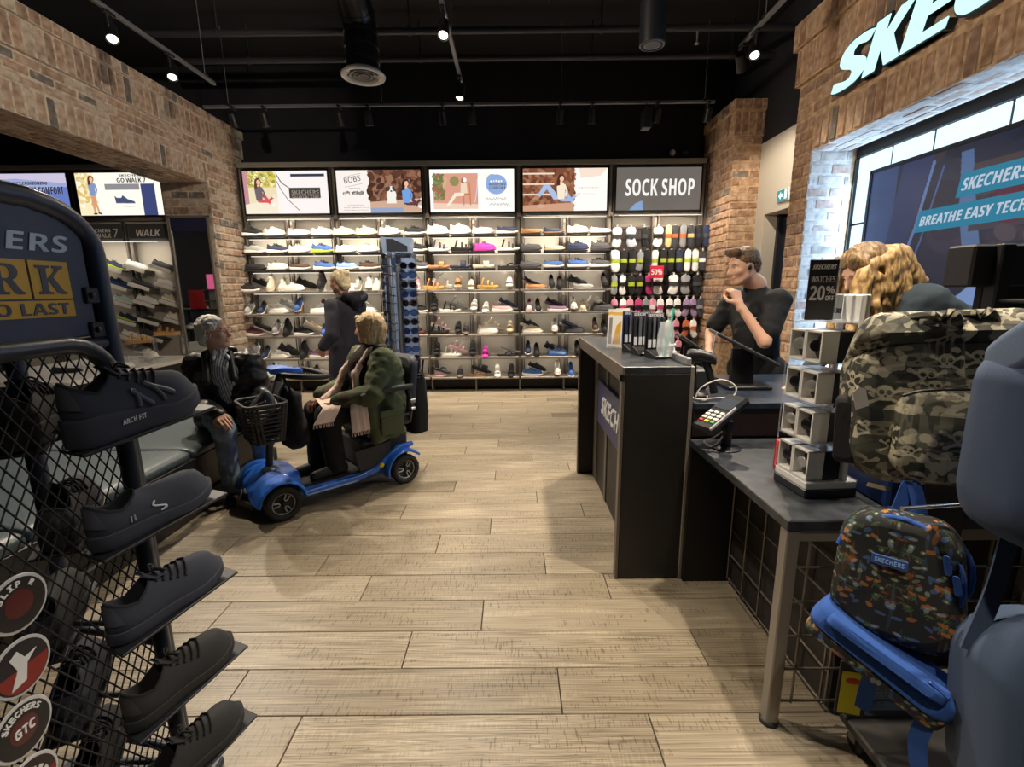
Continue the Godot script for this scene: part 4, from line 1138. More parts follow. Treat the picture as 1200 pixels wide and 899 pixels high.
# ---------------------------------------------------------------- till counter and table
func counter() -> void:
	var black := textured(noise_tex(81, 0.04, [[0.2, "141211"], [0.8, "1b1817"]], 128, Vector2(1, 4)), 1.5, 0.5)
	var edge := mat("6b635b", 0.42, 0.3)
	var top := textured(noise_tex(82, 0.05, [[0.3, "25282d"], [0.7, "34383e"]], 128), 2.0, 0.36)
	var t := thing("till_counter", "tall dark till counter with a framed front and blue name plate", "counter", Vector3(0, 0, 0))
	var x0 := 0.53
	var x1 := 0.872
	var z0 := -3.735
	var z1 := -2.225
	part("near_end_panel", geo().slab(Vector3(x0 + 0.012, 0, z1 - 0.04), Vector3(x1 - 0.012, 1.10, z1), 0.003), black, t)
	part("far_end_panel", geo().slab(Vector3(x0 + 0.012, 0, z0), Vector3(x1, 1.10, z0 + 0.04), 0.003), black, t)
	part("top", geo().slab(Vector3(x0, 1.10, z0), Vector3(x1, 1.137, z1), 0.003), top, t)
	var g := geo()
	g.slab(Vector3(x0 - 0.002, 1.06, z0), Vector3(x0 + 0.012, 1.137, z1 + 0.002), 0.002)
	g.slab(Vector3(x0 - 0.002, 0, z1 - 0.045), Vector3(x0 + 0.012, 1.10, z1 + 0.002), 0.002)
	g.slab(Vector3(x0 - 0.002, 0, z0), Vector3(x0 + 0.012, 1.10, z0 + 0.045), 0.002)
	part("front_frame", g, edge, t)
	part("corner_strip", geo().slab(Vector3(x1 - 0.012, 0, z1 - 0.05), Vector3(x1 + 0.006, 1.137, z1 + 0.004), 0.003), mat("8a857e", 0.4, 0.3), t)
	part("recessed_front", geo().slab(Vector3(0.66, 0, z0 + 0.03), Vector3(0.69, 1.10, z1 - 0.03)), black, t)
	for q in [[-3.60, 0.14], [-3.18, 0.07], [-2.72, 0.14]]:
		part("front_strip", geo().slab(Vector3(0.653, 0.0, q[0] - q[1] / 2), Vector3(0.661, 1.09, q[0] + q[1] / 2), 0.002), mat("5d554c", 0.5), t)
	part("rear_panel", geo().slab(Vector3(x1 - 0.03, 0, z0 + 0.03), Vector3(x1 - 0.012, 1.1, z1 - 0.03)), black, t)
	part("upstand", geo().slab(Vector3(x1 - 0.022, 1.137, z0), Vector3(x1, 1.172, z1 - 0.03), 0.003), mat("8d8f93", 0.35, 0.2), t)
	var s := part("name_plate", geo().slab(Vector3(0.636, 0.53, -3.42), Vector3(0.654, 0.85, -2.35), 0.003), mat("1d2d66", 0.4), t)
	var w := part("lettering", lettering("SKECHERS", 0.84, 0.13, 0.006, "Droid Sans", true, 0.28), mat("eef1f6", 0.5), s)
	w.position = Vector3(0.634, 0.70, -2.83)
	w.rotation.y = -PI / 2
	# low table beside it
	t = thing("low_table", "low dark table with wire grid sides carrying the watch tower", "table", Vector3(0, 0, 0))
	part("top", geo().slab(Vector3(0.865, 0.745, -2.2), Vector3(1.72, 0.78, -1.362), 0.003), top, t)
	for p in [[0.893, -1.39], [1.69, -1.39]]:
		var leg := part("leg", geo().slab(Vector3(p[0] - 0.022, 0.012, p[1] - 0.022), Vector3(p[0] + 0.022, 0.745, p[1] + 0.022), 0.004), mat("8a847c", 0.45, 0.3), t)
		part("foot", geo().lathe([Vector2(0.0, 0.0), Vector2(0.032, 0.0), Vector2(0.032, 0.01), Vector2(0.02, 0.016), Vector2(0.0, 0.016)], 14, Transform3D(Basis.IDENTITY, Vector3(p[0], 0, p[1]))), mat("1d1b1a", 0.5), leg)
	part("apron", geo().slab(Vector3(0.915, 0.70, -1.405), Vector3(1.67, 0.745, -1.375), 0.003), mat("8a847c", 0.45, 0.3), t)
	part("dark_side", geo().slab(Vector3(1.12, 0.02, -2.2), Vector3(1.14, 0.745, -1.42)), mat("2b2725", 0.7), t)
	part("dark_back", geo().slab(Vector3(0.878, 0, -2.235), Vector3(1.72, 0.745, -2.2)), mat("0e0d0d", 0.6), t)
	var wire := mat("7d756c", 0.4, 0.5)
	for k in 6: part("grid_wire", geo().bar(Vector3(1.105, 0.03 + k * 0.135, -2.19), Vector3(1.105, 0.03 + k * 0.135, -1.43), 0.0045, 6), wire, t)
	for k in 6: part("grid_wire", geo().bar(Vector3(1.10, 0.03, -2.18 + k * 0.148), Vector3(1.10, 0.73, -2.18 + k * 0.148), 0.0045, 6), wire, t)
	for k in 5: part("grid_wire", geo().bar(Vector3(0.91, 0.095 + k * 0.128, -1.38), Vector3(1.66, 0.095 + k * 0.128, -1.38), 0.0045, 6), wire, t)
	for k in 6: part("grid_wire", geo().bar(Vector3(0.96 + k * 0.118, 0.08, -1.386), Vector3(0.96 + k * 0.118, 0.72, -1.386), 0.0045, 6), wire, t)
	# higher worktop behind the table
	t = thing("till_desk", "dark till desk behind the low table, holding the sales screens", "desk", Vector3(0, 0, 0))
	part("top", geo().slab(Vector3(0.885, 0.925, -3.0), Vector3(1.95, 0.955, -2.215), 0.003), textured(noise_tex(83, 0.05, [[0.3, "222833"], [0.7, "303947"]], 128), 2.0, 0.3), t)
	part("drawer_front", geo().slab(Vector3(0.885, 0.785, -2.235), Vector3(1.95, 0.925, -2.22), 0.002), mat("241514", 0.45), t)
	part("body", geo().slab(Vector3(0.885, 0, -2.98), Vector3(1.95, 0.925, -2.24)), mat("141314", 0.6), t)

func cable(label: String, pts: Array, r: float, hex: String) -> void:
	single("cable", label, "cable", geo().tube(smooth_path(pts, 8), r, 6), mat(hex, 0.5), Vector3.ZERO, "cables by the card terminal")

func easel(label: String, x: float, z: float, turn: float, hex: String, kind: int) -> void:
	var t := thing("counter_stand", label, "stand", Vector3(x, 1.137, z), turn, "small display stands on the till counter")
	part("base", geo().prism(PackedVector2Array([Vector2(-0.05, 0), Vector2(0.05, 0), Vector2(0.05, 0.012), Vector2(-0.03, 0.045), Vector2(-0.05, 0.045)]), -0.06, 0.06, 0.002), mat("1b1b1e", 0.45), t)
	part("back_board", geo().slab(Vector3(-0.055, 0.03, -0.06), Vector3(-0.045, 0.24, 0.06), 0.002), mat(hex, 0.5), t)
	for k in 4:
		var z2 := -0.045 + 0.03 * k
		var s := part("strap" if kind == 0 else "key_tag", geo().slab(Vector3(-0.04, 0.05, z2 - 0.009), Vector3(-0.03, 0.215, z2 + 0.009), 0.002), mat(["2c2f3a", "3b3f4c", "55585f", "23252c"][k], 0.5), t)
		part("card", geo().slab(Vector3(-0.029, 0.055, z2 - 0.01), Vector3(-0.027, 0.10, z2 + 0.01)), mat("c9ccd2", 0.5), s)
	var w := part("lettering", lettering("SKECHERS", 0.1, 0.016, 0.002), mat("d8dce4", 0.5), t)
	w.position = Vector3(-0.044, 0.228, 0)
	w.rotation.y = PI / 2

func pos_screen(label: String, at: Vector3, along: Vector3, away: Vector3, w: float, h: float, post: float) -> void:
	var t := thing("sales_screen", label, "screen", at, 0.0, "sales screens on the till desk")
	var ax := along.normalized()
	var az := ax.cross(away).normalized()
	var face := Transform3D(Basis(ax, az.cross(ax), az), Vector3(0, post + 0.01, -0.01))
	var g := geo()
	g.xf = face
	g.box(Vector3(0, 0.0, 0), Vector3(w, h, 0.018), 0.005)
	part("panel", g, mat("26272b", 0.3), t)
	g = geo()
	g.xf = face
	g.slab(Vector3(-w / 2 + 0.012, -h / 2 + 0.012, 0.0092), Vector3(w / 2 - 0.012, h / 2 - 0.012, 0.0098))
	part("glass", g, mat("9da2a8", 0.12), t)
	g = geo()
	g.skin([PackedVector3Array([Vector3(-0.06, 0.02, -0.02), Vector3(0.06, 0.02, -0.02), Vector3(0.06, 0.02, 0.03), Vector3(-0.06, 0.02, 0.03)]), PackedVector3Array([Vector3(-0.055, post, -0.03), Vector3(0.055, post, -0.03), Vector3(0.055, post, 0.0), Vector3(-0.055, post, 0.0)])], true, true, true)
	part("post", g, mat("1c1c1f", 0.4), t)
	part("base", geo().box(Vector3(0, 0.011, 0.02), Vector3(0.24, 0.022, 0.2), 0.005), mat("1c1c1f", 0.4), t)

func counter_goods() -> void:
	# leaflets
	var clear := StandardMaterial3D.new()
	clear.albedo_color = Color(0.95, 0.97, 1.0, 0.12)
	clear.transparency = BaseMaterial3D.TRANSPARENCY_ALPHA
	clear.roughness = 0.08
	for k in 2:
		var t := thing("leaflet_holder", ["white and yellow leaflets in a clear holder on the till counter", "yellow-printed leaflets standing behind the white ones on the counter"][k], "leaflets", Vector3(0.66 + 0.075 * k, 1.137, -3.02 - 0.12 * k), -0.25)
		part("holder", geo().slab(Vector3(-0.055, 0, -0.03), Vector3(0.055, 0.006, 0.03)).slab(Vector3(-0.055, 0, 0.026), Vector3(0.055, 0.09, 0.03)), clear, t)
		for j in 3:
			var g := geo()
			g.xf = Transform3D(Basis(Vector3.RIGHT, -0.14) * Basis(Vector3.BACK, 0.03 * (j - 1)), Vector3(0.006 * (j - 1), 0.007, 0.018 - 0.014 * j))
			g.slab(Vector3(-0.045, 0, -0.001), Vector3(0.045, 0.2 + 0.02 * j, 0.001))
			var p := Pic.new(64, 128, ["f3efe8", "e2b95a", "f0ece4"][(j + k) % 3])
			p.rect(6, 10, 14, 108, ["8d8a88", "f6eeda", "3c3f4a"][(j + k) % 3])
			p.poly([[24, 118], [40, 40], [60, 20], [60, 118]], ["d9a83c", "6a4a2a", "c98a3a"][(j + k) % 3])
			var pm := StandardMaterial3D.new()
			pm.albedo_texture = p.tex()
			pm.roughness = 0.5
			part("leaflet", g, pm, t)
	easel("dark blue stand of wrist straps behind the leaflets", 0.735, -2.80, -1.25, "20306a", 0)
	easel("black stand of key tags at the counter's near right edge", 0.795, -2.52, -1.2, "1b1b20", 1)
	easel("black stand of key tags behind the clear bag", 0.755, -2.66, -1.3, "26262c", 1)
	var bag := thing("clear_bag", "clear plastic bag with a teal straw hung on the counter stands", "bag", Vector3(0.80, 1.137, -2.44), -0.3)
	var film := StandardMaterial3D.new()
	film.albedo_color = Color(0.85, 0.88, 0.9, 0.4)
	film.transparency = BaseMaterial3D.TRANSPARENCY_ALPHA
	film.roughness = 0.3
	var rows := []
	for q in [[0.02, 0.03, 0.035], [0.06, 0.045, 0.04], [0.13, 0.042, 0.03], [0.2, 0.03, 0.012]]:
		var r := PackedVector3Array()
		for i in 12: r.append(Vector3(cos(TAU * i / 12) * q[1], q[0], sin(TAU * i / 12) * q[2] * (1 + 0.2 * sin(i * 2.0))))
		rows.append(r)
	part("film", geo().skin(rows, true, true, true), film, bag)
	part("straw", geo().bar(Vector3(0.0, 0.02, 0.0), Vector3(0.03, 0.27, -0.01), 0.0065, 8), mat("4fb59a", 0.5), bag)
	var st := thing("sanitizer_bottle", "white pump bottle on the till desk behind the stands", "bottle", Vector3(0.99, 0.955, -2.85))
	part("body", geo().lathe([Vector2(0.0, 0), Vector2(0.035, 0), Vector2(0.038, 0.01), Vector2(0.038, 0.11), Vector2(0.02, 0.135), Vector2(0.014, 0.15), Vector2(0.0, 0.15)], 14), mat("ece9e4", 0.35), st)
	part("pump", geo().lathe([Vector2(0.0, 0.15), Vector2(0.016, 0.15), Vector2(0.016, 0.175), Vector2(0.005, 0.18), Vector2(0.005, 0.21), Vector2(0.012, 0.215), Vector2(0.0, 0.225)], 10).bar(Vector3(0, 0.215, 0), Vector3(-0.045, 0.21, 0), 0.006), mat("f4f2ee", 0.35), st)
	# sales screens
	pos_screen("larger sales screen tilted towards the young man", Vector3(1.30, 0.955, -2.62), Vector3(0.86, -0.46, 0.2), Vector3(-0.15, 0.2, -0.97), 0.37, 0.25, 0.215)
	pos_screen("smaller tilted screen behind the scanner, farther along the desk", Vector3(1.12, 0.955, -2.88), Vector3(0.82, -0.55, 0.15), Vector3(-0.15, 0.2, -0.97), 0.23, 0.17, 0.2)
	# scanner in its stand
	var sc := thing("barcode_scanner", "black pistol-grip scanner in its stand beside the counter", "scanner", Vector3(0.97, 0.955, -2.38), -0.35)
	part("stand", geo().lathe([Vector2(0, 0), Vector2(0.045, 0), Vector2(0.045, 0.012), Vector2(0.012, 0.018), Vector2(0.0, 0.018)], 16).bar(Vector3(-0.02, 0.015, 0), Vector3(-0.03, 0.17, 0), 0.008), mat("151517", 0.45), sc)
	var hd := geo()
	hd.skin([_ring(Vector3(-0.07, 0.205, 0), 0.032, 0.026), _ring(Vector3(-0.055, 0.21, 0), 0.036, 0.032), _ring(Vector3(0.0, 0.212, 0), 0.033, 0.03), _ring(Vector3(0.045, 0.20, 0), 0.03, 0.03), _ring(Vector3(0.07, 0.185, 0), 0.02, 0.02)], true, true, true)
	part("head", hd, mat("17171a", 0.35), sc)
	part("window", geo().box(Vector3(-0.072, 0.205, 0), Vector3(0.004, 0.03, 0.04), 0.001), mat("40201f", 0.1), sc)
	part("grip", geo().tube([Vector3(0.015, 0.195, 0), Vector3(0.04, 0.13, 0), Vector3(0.062, 0.06, 0), Vector3(0.072, 0.02, 0)], [0.02, 0.019, 0.018, 0.02], 12), mat("17171a", 0.4), sc)
	# drawer box the scanner stands by
	single("receipt_printer", "dark grey receipt printer beside the scanner", "printer", geo().slab(Vector3(-0.08, 0, -0.09), Vector3(0.08, 0.115, 0.09), 0.012), mat("2a2b2f", 0.4), Vector3(1.0, 0.955, -2.62))
	# card terminal on its pole
	var t := thing("card_terminal", "black card terminal on a pole stand on the low table", "terminal", Vector3(0.979, 0.78, -2.06))
	part("foot", geo().lathe([Vector2(0, 0), Vector2(0.066, 0), Vector2(0.064, 0.006), Vector2(0.028, 0.012), Vector2(0.0, 0.012)], 24), mat("1a1a1d", 0.3), t)
	part("pole", geo().lathe([Vector2(0, 0.01), Vector2(0.022, 0.01), Vector2(0.022, 0.085), Vector2(0.026, 0.087), Vector2(0.026, 0.13), Vector2(0.0, 0.13)], 18), mat("1a1a1d", 0.35), t)
	var xf := Transform3D(Basis(Vector3.UP, -1.15) * Basis(Vector3.RIGHT, 0.5) * Basis.from_scale(Vector3(1.4, 1.1, 1.3)), Vector3(-0.045, 0.168, 0.02))
	var g := geo()
	g.xf = xf
	g.box(Vector3(0, 0, 0), Vector3(0.085, 0.034, 0.20), 0.009)
	part("body", g, mat("1b1b1f", 0.35), t)
	g = geo()
	g.xf = xf
	g.box(Vector3(0, 0.018, -0.04), Vector3(0.066, 0.003, 0.06), 0.001)
	part("screen", g, mat("3d434c", 0.12), t)
	for r in 4:
		for c in 3:
			g = geo()
			g.xf = xf
			g.box(Vector3(-0.022 + 0.022 * c, 0.019, 0.012 + 0.017 * r), Vector3(0.017, 0.006, 0.012), 0.002)
			part("key", g, mat("d9d6cf" if r < 3 else ["b8343a", "d9b23c", "3f9a54"][c], 0.5), t)
	g = geo()
	g.xf = xf
	g.box(Vector3(0.038, 0.015, 0.03), Vector3(0.006, 0.012, 0.13), 0.002)
	part("card_slot", g, mat("b9b9bc", 0.3), t)
	cable("white cable looping under the card terminal", [Vector3(0.93, 0.88, -2.0), Vector3(0.89, 0.85, -2.0), Vector3(0.86, 0.83, -2.02), Vector3(0.90, 0.80, -2.03), Vector3(0.95, 0.83, -2.05), Vector3(0.99, 0.87, -2.08)], 0.004, "d9d7d2")
	cable("white cable coiled above the card terminal", [Vector3(0.92, 0.965, -2.3), Vector3(0.95, 1.02, -2.3), Vector3(1.03, 1.06, -2.28), Vector3(1.10, 1.03, -2.27), Vector3(1.09, 0.98, -2.26), Vector3(1.0, 0.965, -2.28), Vector3(0.9, 0.97, -2.25), Vector3(0.91, 0.98, -2.36)], 0.004, "cfcdc8")
	cable("grey cable lying along the desk edge beside the counter", [Vector3(0.89, 0.962, -2.6), Vector3(0.92, 0.962, -2.45), Vector3(0.9, 0.962, -2.32), Vector3(0.95, 0.962, -2.25), Vector3(1.02, 0.962, -2.4)], 0.004, "a8a6a2")
	single("folder", "red folder standing behind the watch tower", "folder", geo().slab(Vector3(-0.01, 0, -0.03), Vector3(0.012, 0.12, 0.06), 0.002), mat("c01f26", 0.5), Vector3(1.08, 0.78, -1.80))
	single("storage_crate", "blue crate on the low table behind the camouflage backpack", "crate", geo().slab(Vector3(0.0, 0, -0.12), Vector3(0.24, 0.115, 0.12), 0.008), mat("14306e", 0.45), Vector3(1.235, 0.78, -1.56))

func _ring(c: Vector3, ry: float, rz: float) -> PackedVector3Array:
	var r := PackedVector3Array()
	for i in 12: r.append(c + Vector3(0, cos(TAU * i / 12) * ry, sin(TAU * i / 12) * rz))
	return r

# ---------------------------------------------------------------- watch tower
func watch_tower() -> void:
	var white := mat("e9e7e3", 0.35)
	var t := thing("watch_tower", "white four-tier watch display tower on the low table", "display", Vector3(1.10, 0.78, -1.62), 0.06)
	part("base", geo().slab(Vector3(-0.095, 0, -0.085), Vector3(0.095, 0.032, 0.095), 0.004), mat("24262b", 0.4), t)
	part("plinth", geo().slab(Vector3(-0.093, 0.032, -0.083), Vector3(0.093, 0.058, 0.093), 0.003), white, t)
	part("spine", geo().slab(Vector3(0.035, 0.058, 0.072), Vector3(0.055, 0.70, 0.092), 0.003), white, t)
	part("back_post", geo().slab(Vector3(0.075, 0.058, -0.08), Vector3(0.093, 0.62, -0.06), 0.003), white, t)
	part("back_sheet", geo().slab(Vector3(0.035, 0.60, -0.08), Vector3(0.05, 0.70, 0.092), 0.004), white, t)
	var clear := StandardMaterial3D.new()
	clear.albedo_color = Color(0.92, 0.95, 1.0, 0.15)
	clear.transparency = BaseMaterial3D.TRANSPARENCY_ALPHA
	clear.roughness = 0.08
	for k in 5: part("clear_shelf", geo().slab(Vector3(-0.093, 0.058 + k * 0.138, -0.083), Vector3(0.093, 0.062 + k * 0.138, 0.093)), clear, t)
	part("clear_side", geo().slab(Vector3(-0.095, 0.058, -0.085), Vector3(-0.092, 0.62, -0.081)), clear, t)
	for k in 4:
		for j in 2:
			var b := thing("watch_box", "white open watch box, %s, %s tier of the watch tower" % [["farther one", "nearer one"][j], ["lowest", "second", "third", "top"][k]], "watch", Vector3(1.10, 0.842 + 0.138 * k, -1.62), 0.06, "boxed watches in the watch tower")
			var zc := -0.04 + 0.083 * j
			part("box", geo().slab(Vector3(-0.03, 0, zc - 0.04), Vector3(0.032, 0.105, zc + 0.04), 0.003), mat("1d1f2a" if k != 1 else "3a3b3f", 0.3), b)
			var g := geo()
			for s in [-1.0, 1.0]:
				g.slab(Vector3(-0.088, 0, zc + s * 0.037 - 0.003), Vector3(-0.03, 0.105, zc + s * 0.037 + 0.003))
				g.slab(Vector3(-0.088, 0.0525 + s * 0.0495 - 0.003, zc - 0.04), Vector3(-0.03, 0.0525 + s * 0.0495 + 0.003, zc + 0.04))
			part("sleeve", g, white, b)
			part("cushion", geo().ball(Vector3(-0.05, 0.05, zc), Vector3(0.02, 0.035, 0.028), 10, 6), mat("dfdcd6", 0.8), b)
			part("strap", geo().tube(arc(Vector3(-0.05, 0.05, zc), Vector3(0.024, 0, 0), Vector3(0, 0.04, 0), 0, TAU, 14), 0.008, 6, false), mat("17171a", 0.5), b)
			part("dial", geo().lathe([Vector2(0, 0), Vector2(0.019, 0), Vector2(0.021, 0.004), Vector2(0.019, 0.008), Vector2(0, 0.008)], 14, Transform3D(Basis(Vector3.BACK, PI / 2) * Basis(Vector3.RIGHT, 0.3 * k), Vector3(-0.076, 0.055, zc))), mat("2a2b30" if (k + j) % 2 == 0 else "c9c9cc", 0.2, 0.6), b)
	var s := thing("offer_sign", "black sign on the watch tower reading WATCHES 20% OFF", "sign", Vector3(1.04, 1.395, -1.60), -0.15)
	part("board", geo().slab(Vector3(-0.045, 0, -0.004), Vector3(0.045, 0.2, 0), 0.002), mat("28242a", 0.4), s)
	part("holder", geo().slab(Vector3(-0.05, -0.006, -0.02), Vector3(0.05, 0, 0.02)).slab(Vector3(0.045, 0, -0.006), Vector3(0.049, 0.205, 0.004)), clear, s)
	var ink := mat("f0ece8", 0.5)
	write("SKECHERS", s, Vector3(0.0, 0.175, 0.001), Vector2(0.07, 0.014), ink, 0.0, 0.25)
	write("WATCHES", s, Vector3(0, 0.135, 0.001), Vector2(0.074, 0.02), ink, 0.0, 0.0, "Droid Sans", false)
	write("20", s, Vector3(-0.014, 0.09, 0.001), Vector2(0.046, 0.048), ink)
	write("%", s, Vector3(0.026, 0.10, 0.001), Vector2(0.026, 0.026), ink)
	write("OFF", s, Vector3(0.026, 0.073, 0.001), Vector2(0.026, 0.016), ink)
	var n := thing("brand_card", "grey card with dark name strip behind the watch sign", "card", Vector3(1.12, 1.395, -1.62), 0.06)
	part("card", geo().slab(Vector3(-0.07, 0, -0.004), Vector3(0.012, 0.085, 0.0), 0.002), mat("b9bcc0", 0.4), n)
	write("SKECHERS", n, Vector3(-0.03, 0.03, 0.001), Vector2(0.075, 0.016), mat("1c2740", 0.5))

# ---------------------------------------------------------------- shop window on the right
func shop_window() -> void:
	var w := thing("light_frame", "bright light panels framing the big blue display screen", "light panel", Vector3(3.02, 0, 0))
	var lit := glow("cfeeff", 1.5)
	var dark := mat("1c2126", 0.4)
	part("backing", geo().slab(Vector3(0.012, 0.5, -4.36), Vector3(0.06, 2.8, 2.5)), mat("2b2f34", 0.6), w)
	part("header", geo().slab(Vector3(-0.02, 2.605, -4.36), Vector3(0.012, 2.8, 2.5)), mat("33373c", 0.5), w)
	var zs := [-4.355, -3.99, -3.61, -3.08, -2.55, -2.0, -1.4, -0.8]
	for k in zs.size() - 1:
		part("light_panel", geo().slab(Vector3(0.0, 2.44, zs[k] + 0.012), Vector3(0.012, 2.6, zs[k + 1] - 0.012), 0.002), lit, w)
	var ys := [0.72, 1.36, 2.05, 2.44]
	for k in 3:
		part("light_panel", geo().slab(Vector3(0.0, ys[k] + 0.01, -4.343), Vector3(0.012, ys[k + 1] - (0.01 if k < 2 else -0.002), -4.14), 0.002), lit, w)
	part("post", geo().slab(Vector3(-0.03, 0.0, -4.36), Vector3(0.02, 2.6, -4.345)), dark, w)
	for q in [[Vector3(-0.02, 2.52, -2.6), Vector2(3.4, 0.15), 1.3], [Vector3(-0.02, 1.55, -4.24), Vector2(0.19, 1.7), 1.9]]:
		var l := AreaLight3D.new()
		l.name = "panel_lamp"
		l.area_size = q[1]
		l.light_color = Color("bfe0ff")
		l.light_energy = q[2]
		l.set("area_range", 14.0)
		l.shadow_enabled = true
		w.add_child(l, true)
		l.position = q[0]
		l.rotation.y = PI / 2
	var p := Pic.new(512, 300, "252b40")
	p.speckle(60, 0, 452, 110, ["2b2f42", "343548", "222738", "3a3440"], 60, 34, 5)
	p.rect(0, 0, 52, 300, "3a4c78")
	p.poly([[60, 0], [110, 0], [92, 90], [60, 190], [40, 300], [24, 300]], "2f3c62")
	p.line([[112, 10], [96, 100], [70, 190]], 5, "5f7fb8")
	p.line([[128, 20], [108, 120], [84, 200]], 3, "4a639a")
	p.poly([[150, 10], [166, 10], [176, 60], [196, 140], [178, 160], [160, 90]], "54719f")
	p.rect(170, 30, 342, 10, "4a4248")
	p.rect(180, 64, 332, 8, "4a4248")
	p.rect(176, 108, 336, 8, "3f3c4a")
	p.oval(226, 86, 30, 26, "5a2238")
	p.speckle(200, 120, 300, 40, ["3c3440", "2c3146", "4a4450"], 40, 14, 8)
	p.poly([[120, 300], [104, 280], [150, 225], [205, 172], [280, 150], [340, 165], [352, 200], [330, 235], [250, 262], [190, 300]], "6d8cc6")
	p.poly([[150, 225], [205, 172], [230, 180], [190, 240], [140, 280]], "7f9bd0")
	p.poly([[350, 150], [400, 118], [470, 108], [512, 130], [512, 220], [420, 205], [370, 190]], "5674b2")
	p.line([[268, 230], [300, 210], [344, 190], [400, 180], [470, 168]], 7, "1b2134")
	p.line([[276, 240], [316, 222], [360, 206], [430, 198]], 3, "303a58")
	p.oval(262, 232, 10, 14, "1b2134", 0.6)
	p.poly([[300, 250], [360, 218], [512, 196], [512, 300], [240, 300]], "41568e")
	p.speckle(250, 220, 262, 80, ["5a76b4", "32467c", "7590c6", "293a66", "4b3f80"], 110, 11, 6)
	p.poly([[430, 205], [512, 190], [512, 236], [438, 244]], "5b3f86")
	p.rect(110, 236, 84, 12, "232a40")
	p.oval(300, 30, 8, 13, "7c9cc8")
	p.oval(296, 56, 7, 11, "7c9cc8")
	var t := thing("window_screen", "big blue display screen with slanted teal captions in the shop window", "screen", Vector3(2.98, 1.70, -2.77), -PI / 2)
	part("housing", geo().slab(Vector3(-1.36, -0.76, -0.06), Vector3(1.36, 0.74, -0.004), 0.004), mat("0d0e12", 0.4), t)
	part("screen_face", geo().card(Vector3(-1.345, -0.745, 0), Vector3(1.345, -0.745, 0), Vector3(1.345, 0.725, 0), Vector3(-1.345, 0.725, 0), Vector3.BACK), screen_mat(p.tex(), 0.75), t)
	var fr := geo()
	for s in [-1.0, 1.0]:
		fr.slab(Vector3(1.35 * s - 0.014, -0.76, -0.02), Vector3(1.35 * s + 0.014, 0.74, 0.008))
		fr.slab(Vector3(-1.36, -0.01 + 0.745 * s - 0.014, -0.02), Vector3(1.36, -0.01 + 0.745 * s + 0.014, 0.008))
	part("frame", fr, mat("0d0e12", 0.4), t)
	var teal := glow("3a9fc4", 0.55)
	var b := part("caption_band", geo().prism(PackedVector2Array([Vector2(-0.54, -0.075), Vector2(0.8, -0.075), Vector2(0.8, 0.075), Vector2(-0.52, 0.075)]), 0, 0.004), teal, t)
	b.position = Vector3(0.0, 0.46, 0.004)
	var b2 := part("caption_band", geo().prism(PackedVector2Array([Vector2(-0.83, -0.075), Vector2(0.9, -0.075), Vector2(0.9, 0.075), Vector2(-0.81, 0.075)]), 0, 0.004), teal, t)
	b2.position = Vector3(0.0, 0.27, 0.004)
	for q in [["SKECHERS", Vector3(-0.30, 0, 0.005), Vector2(0.40, 0.075), b], ["BREATHE EASY TECH", Vector3(-0.43, 0, 0.005), Vector2(0.72, 0.066), b2]]:
		var m := part("lettering", lettering(q[0], q[2].x, q[2].y, 0.003, "Droid Sans", true, 0.18), glow("d8e6f6", 0.7), q[3])
		m.position = q[1]
	# lit letters on the brick beam
	var sg := thing("shop_sign", "glowing white slanted shop name on the right brick beam", "sign", Vector3(2.585, 3.14, -2.95), -PI / 2)
	var word := "SKECHERS"
	var x := -0.91
	for i in 8:
		var wd := 0.34
		var body := part("letter_back", stout(word[i], wd, 0.33, 0.05, 0.32, 0.02), mat("2a3c48", 0.5), sg)
		body.position = Vector3(x, 0, 0.02)
		var fc := part("letter_face", stout(word[i], wd - 0.012, 0.305, 0.006, 0.32, 0.017), glow("c4fbf6", 1.3), sg)
		fc.position = Vector3(x, 0, 0.048)
		x += 0.335
	var l2 := AreaLight3D.new()
	l2.name = "sign_lamp"
	l2.area_size = Vector2(2.5, 0.3)
	l2.light_color = Color("c9fbf6")
	l2.light_energy = 0.25
	l2.set("area_range", 12.0)
	l2.shadow_enabled = true
	sg.add_child(l2)
	l2.position = Vector3(0.05, 0, 0.07)
	l2.rotation.y = PI

func stout(text: String, w: float, h: float, depth: float, slant: float, more: float) -> ArrayMesh:
	# a letter drawn heavier: the same outline laid three times side by side
	var st := SurfaceTool.new()
	var m := lettering(text, w - more * 2, h, depth, "Droid Sans", true, slant)
	for k in [-1.0, 0.0, 1.0]: st.append_from(m, 0, Transform3D(Basis.IDENTITY, Vector3(more * k, 0, 0.0004 * k)))
	return st.commit()

# ---------------------------------------------------------------- mobility scooter
const SCOOTER_AT := Vector3(-1.39, 0, -3.42)
const SCOOTER_TURN := -0.836

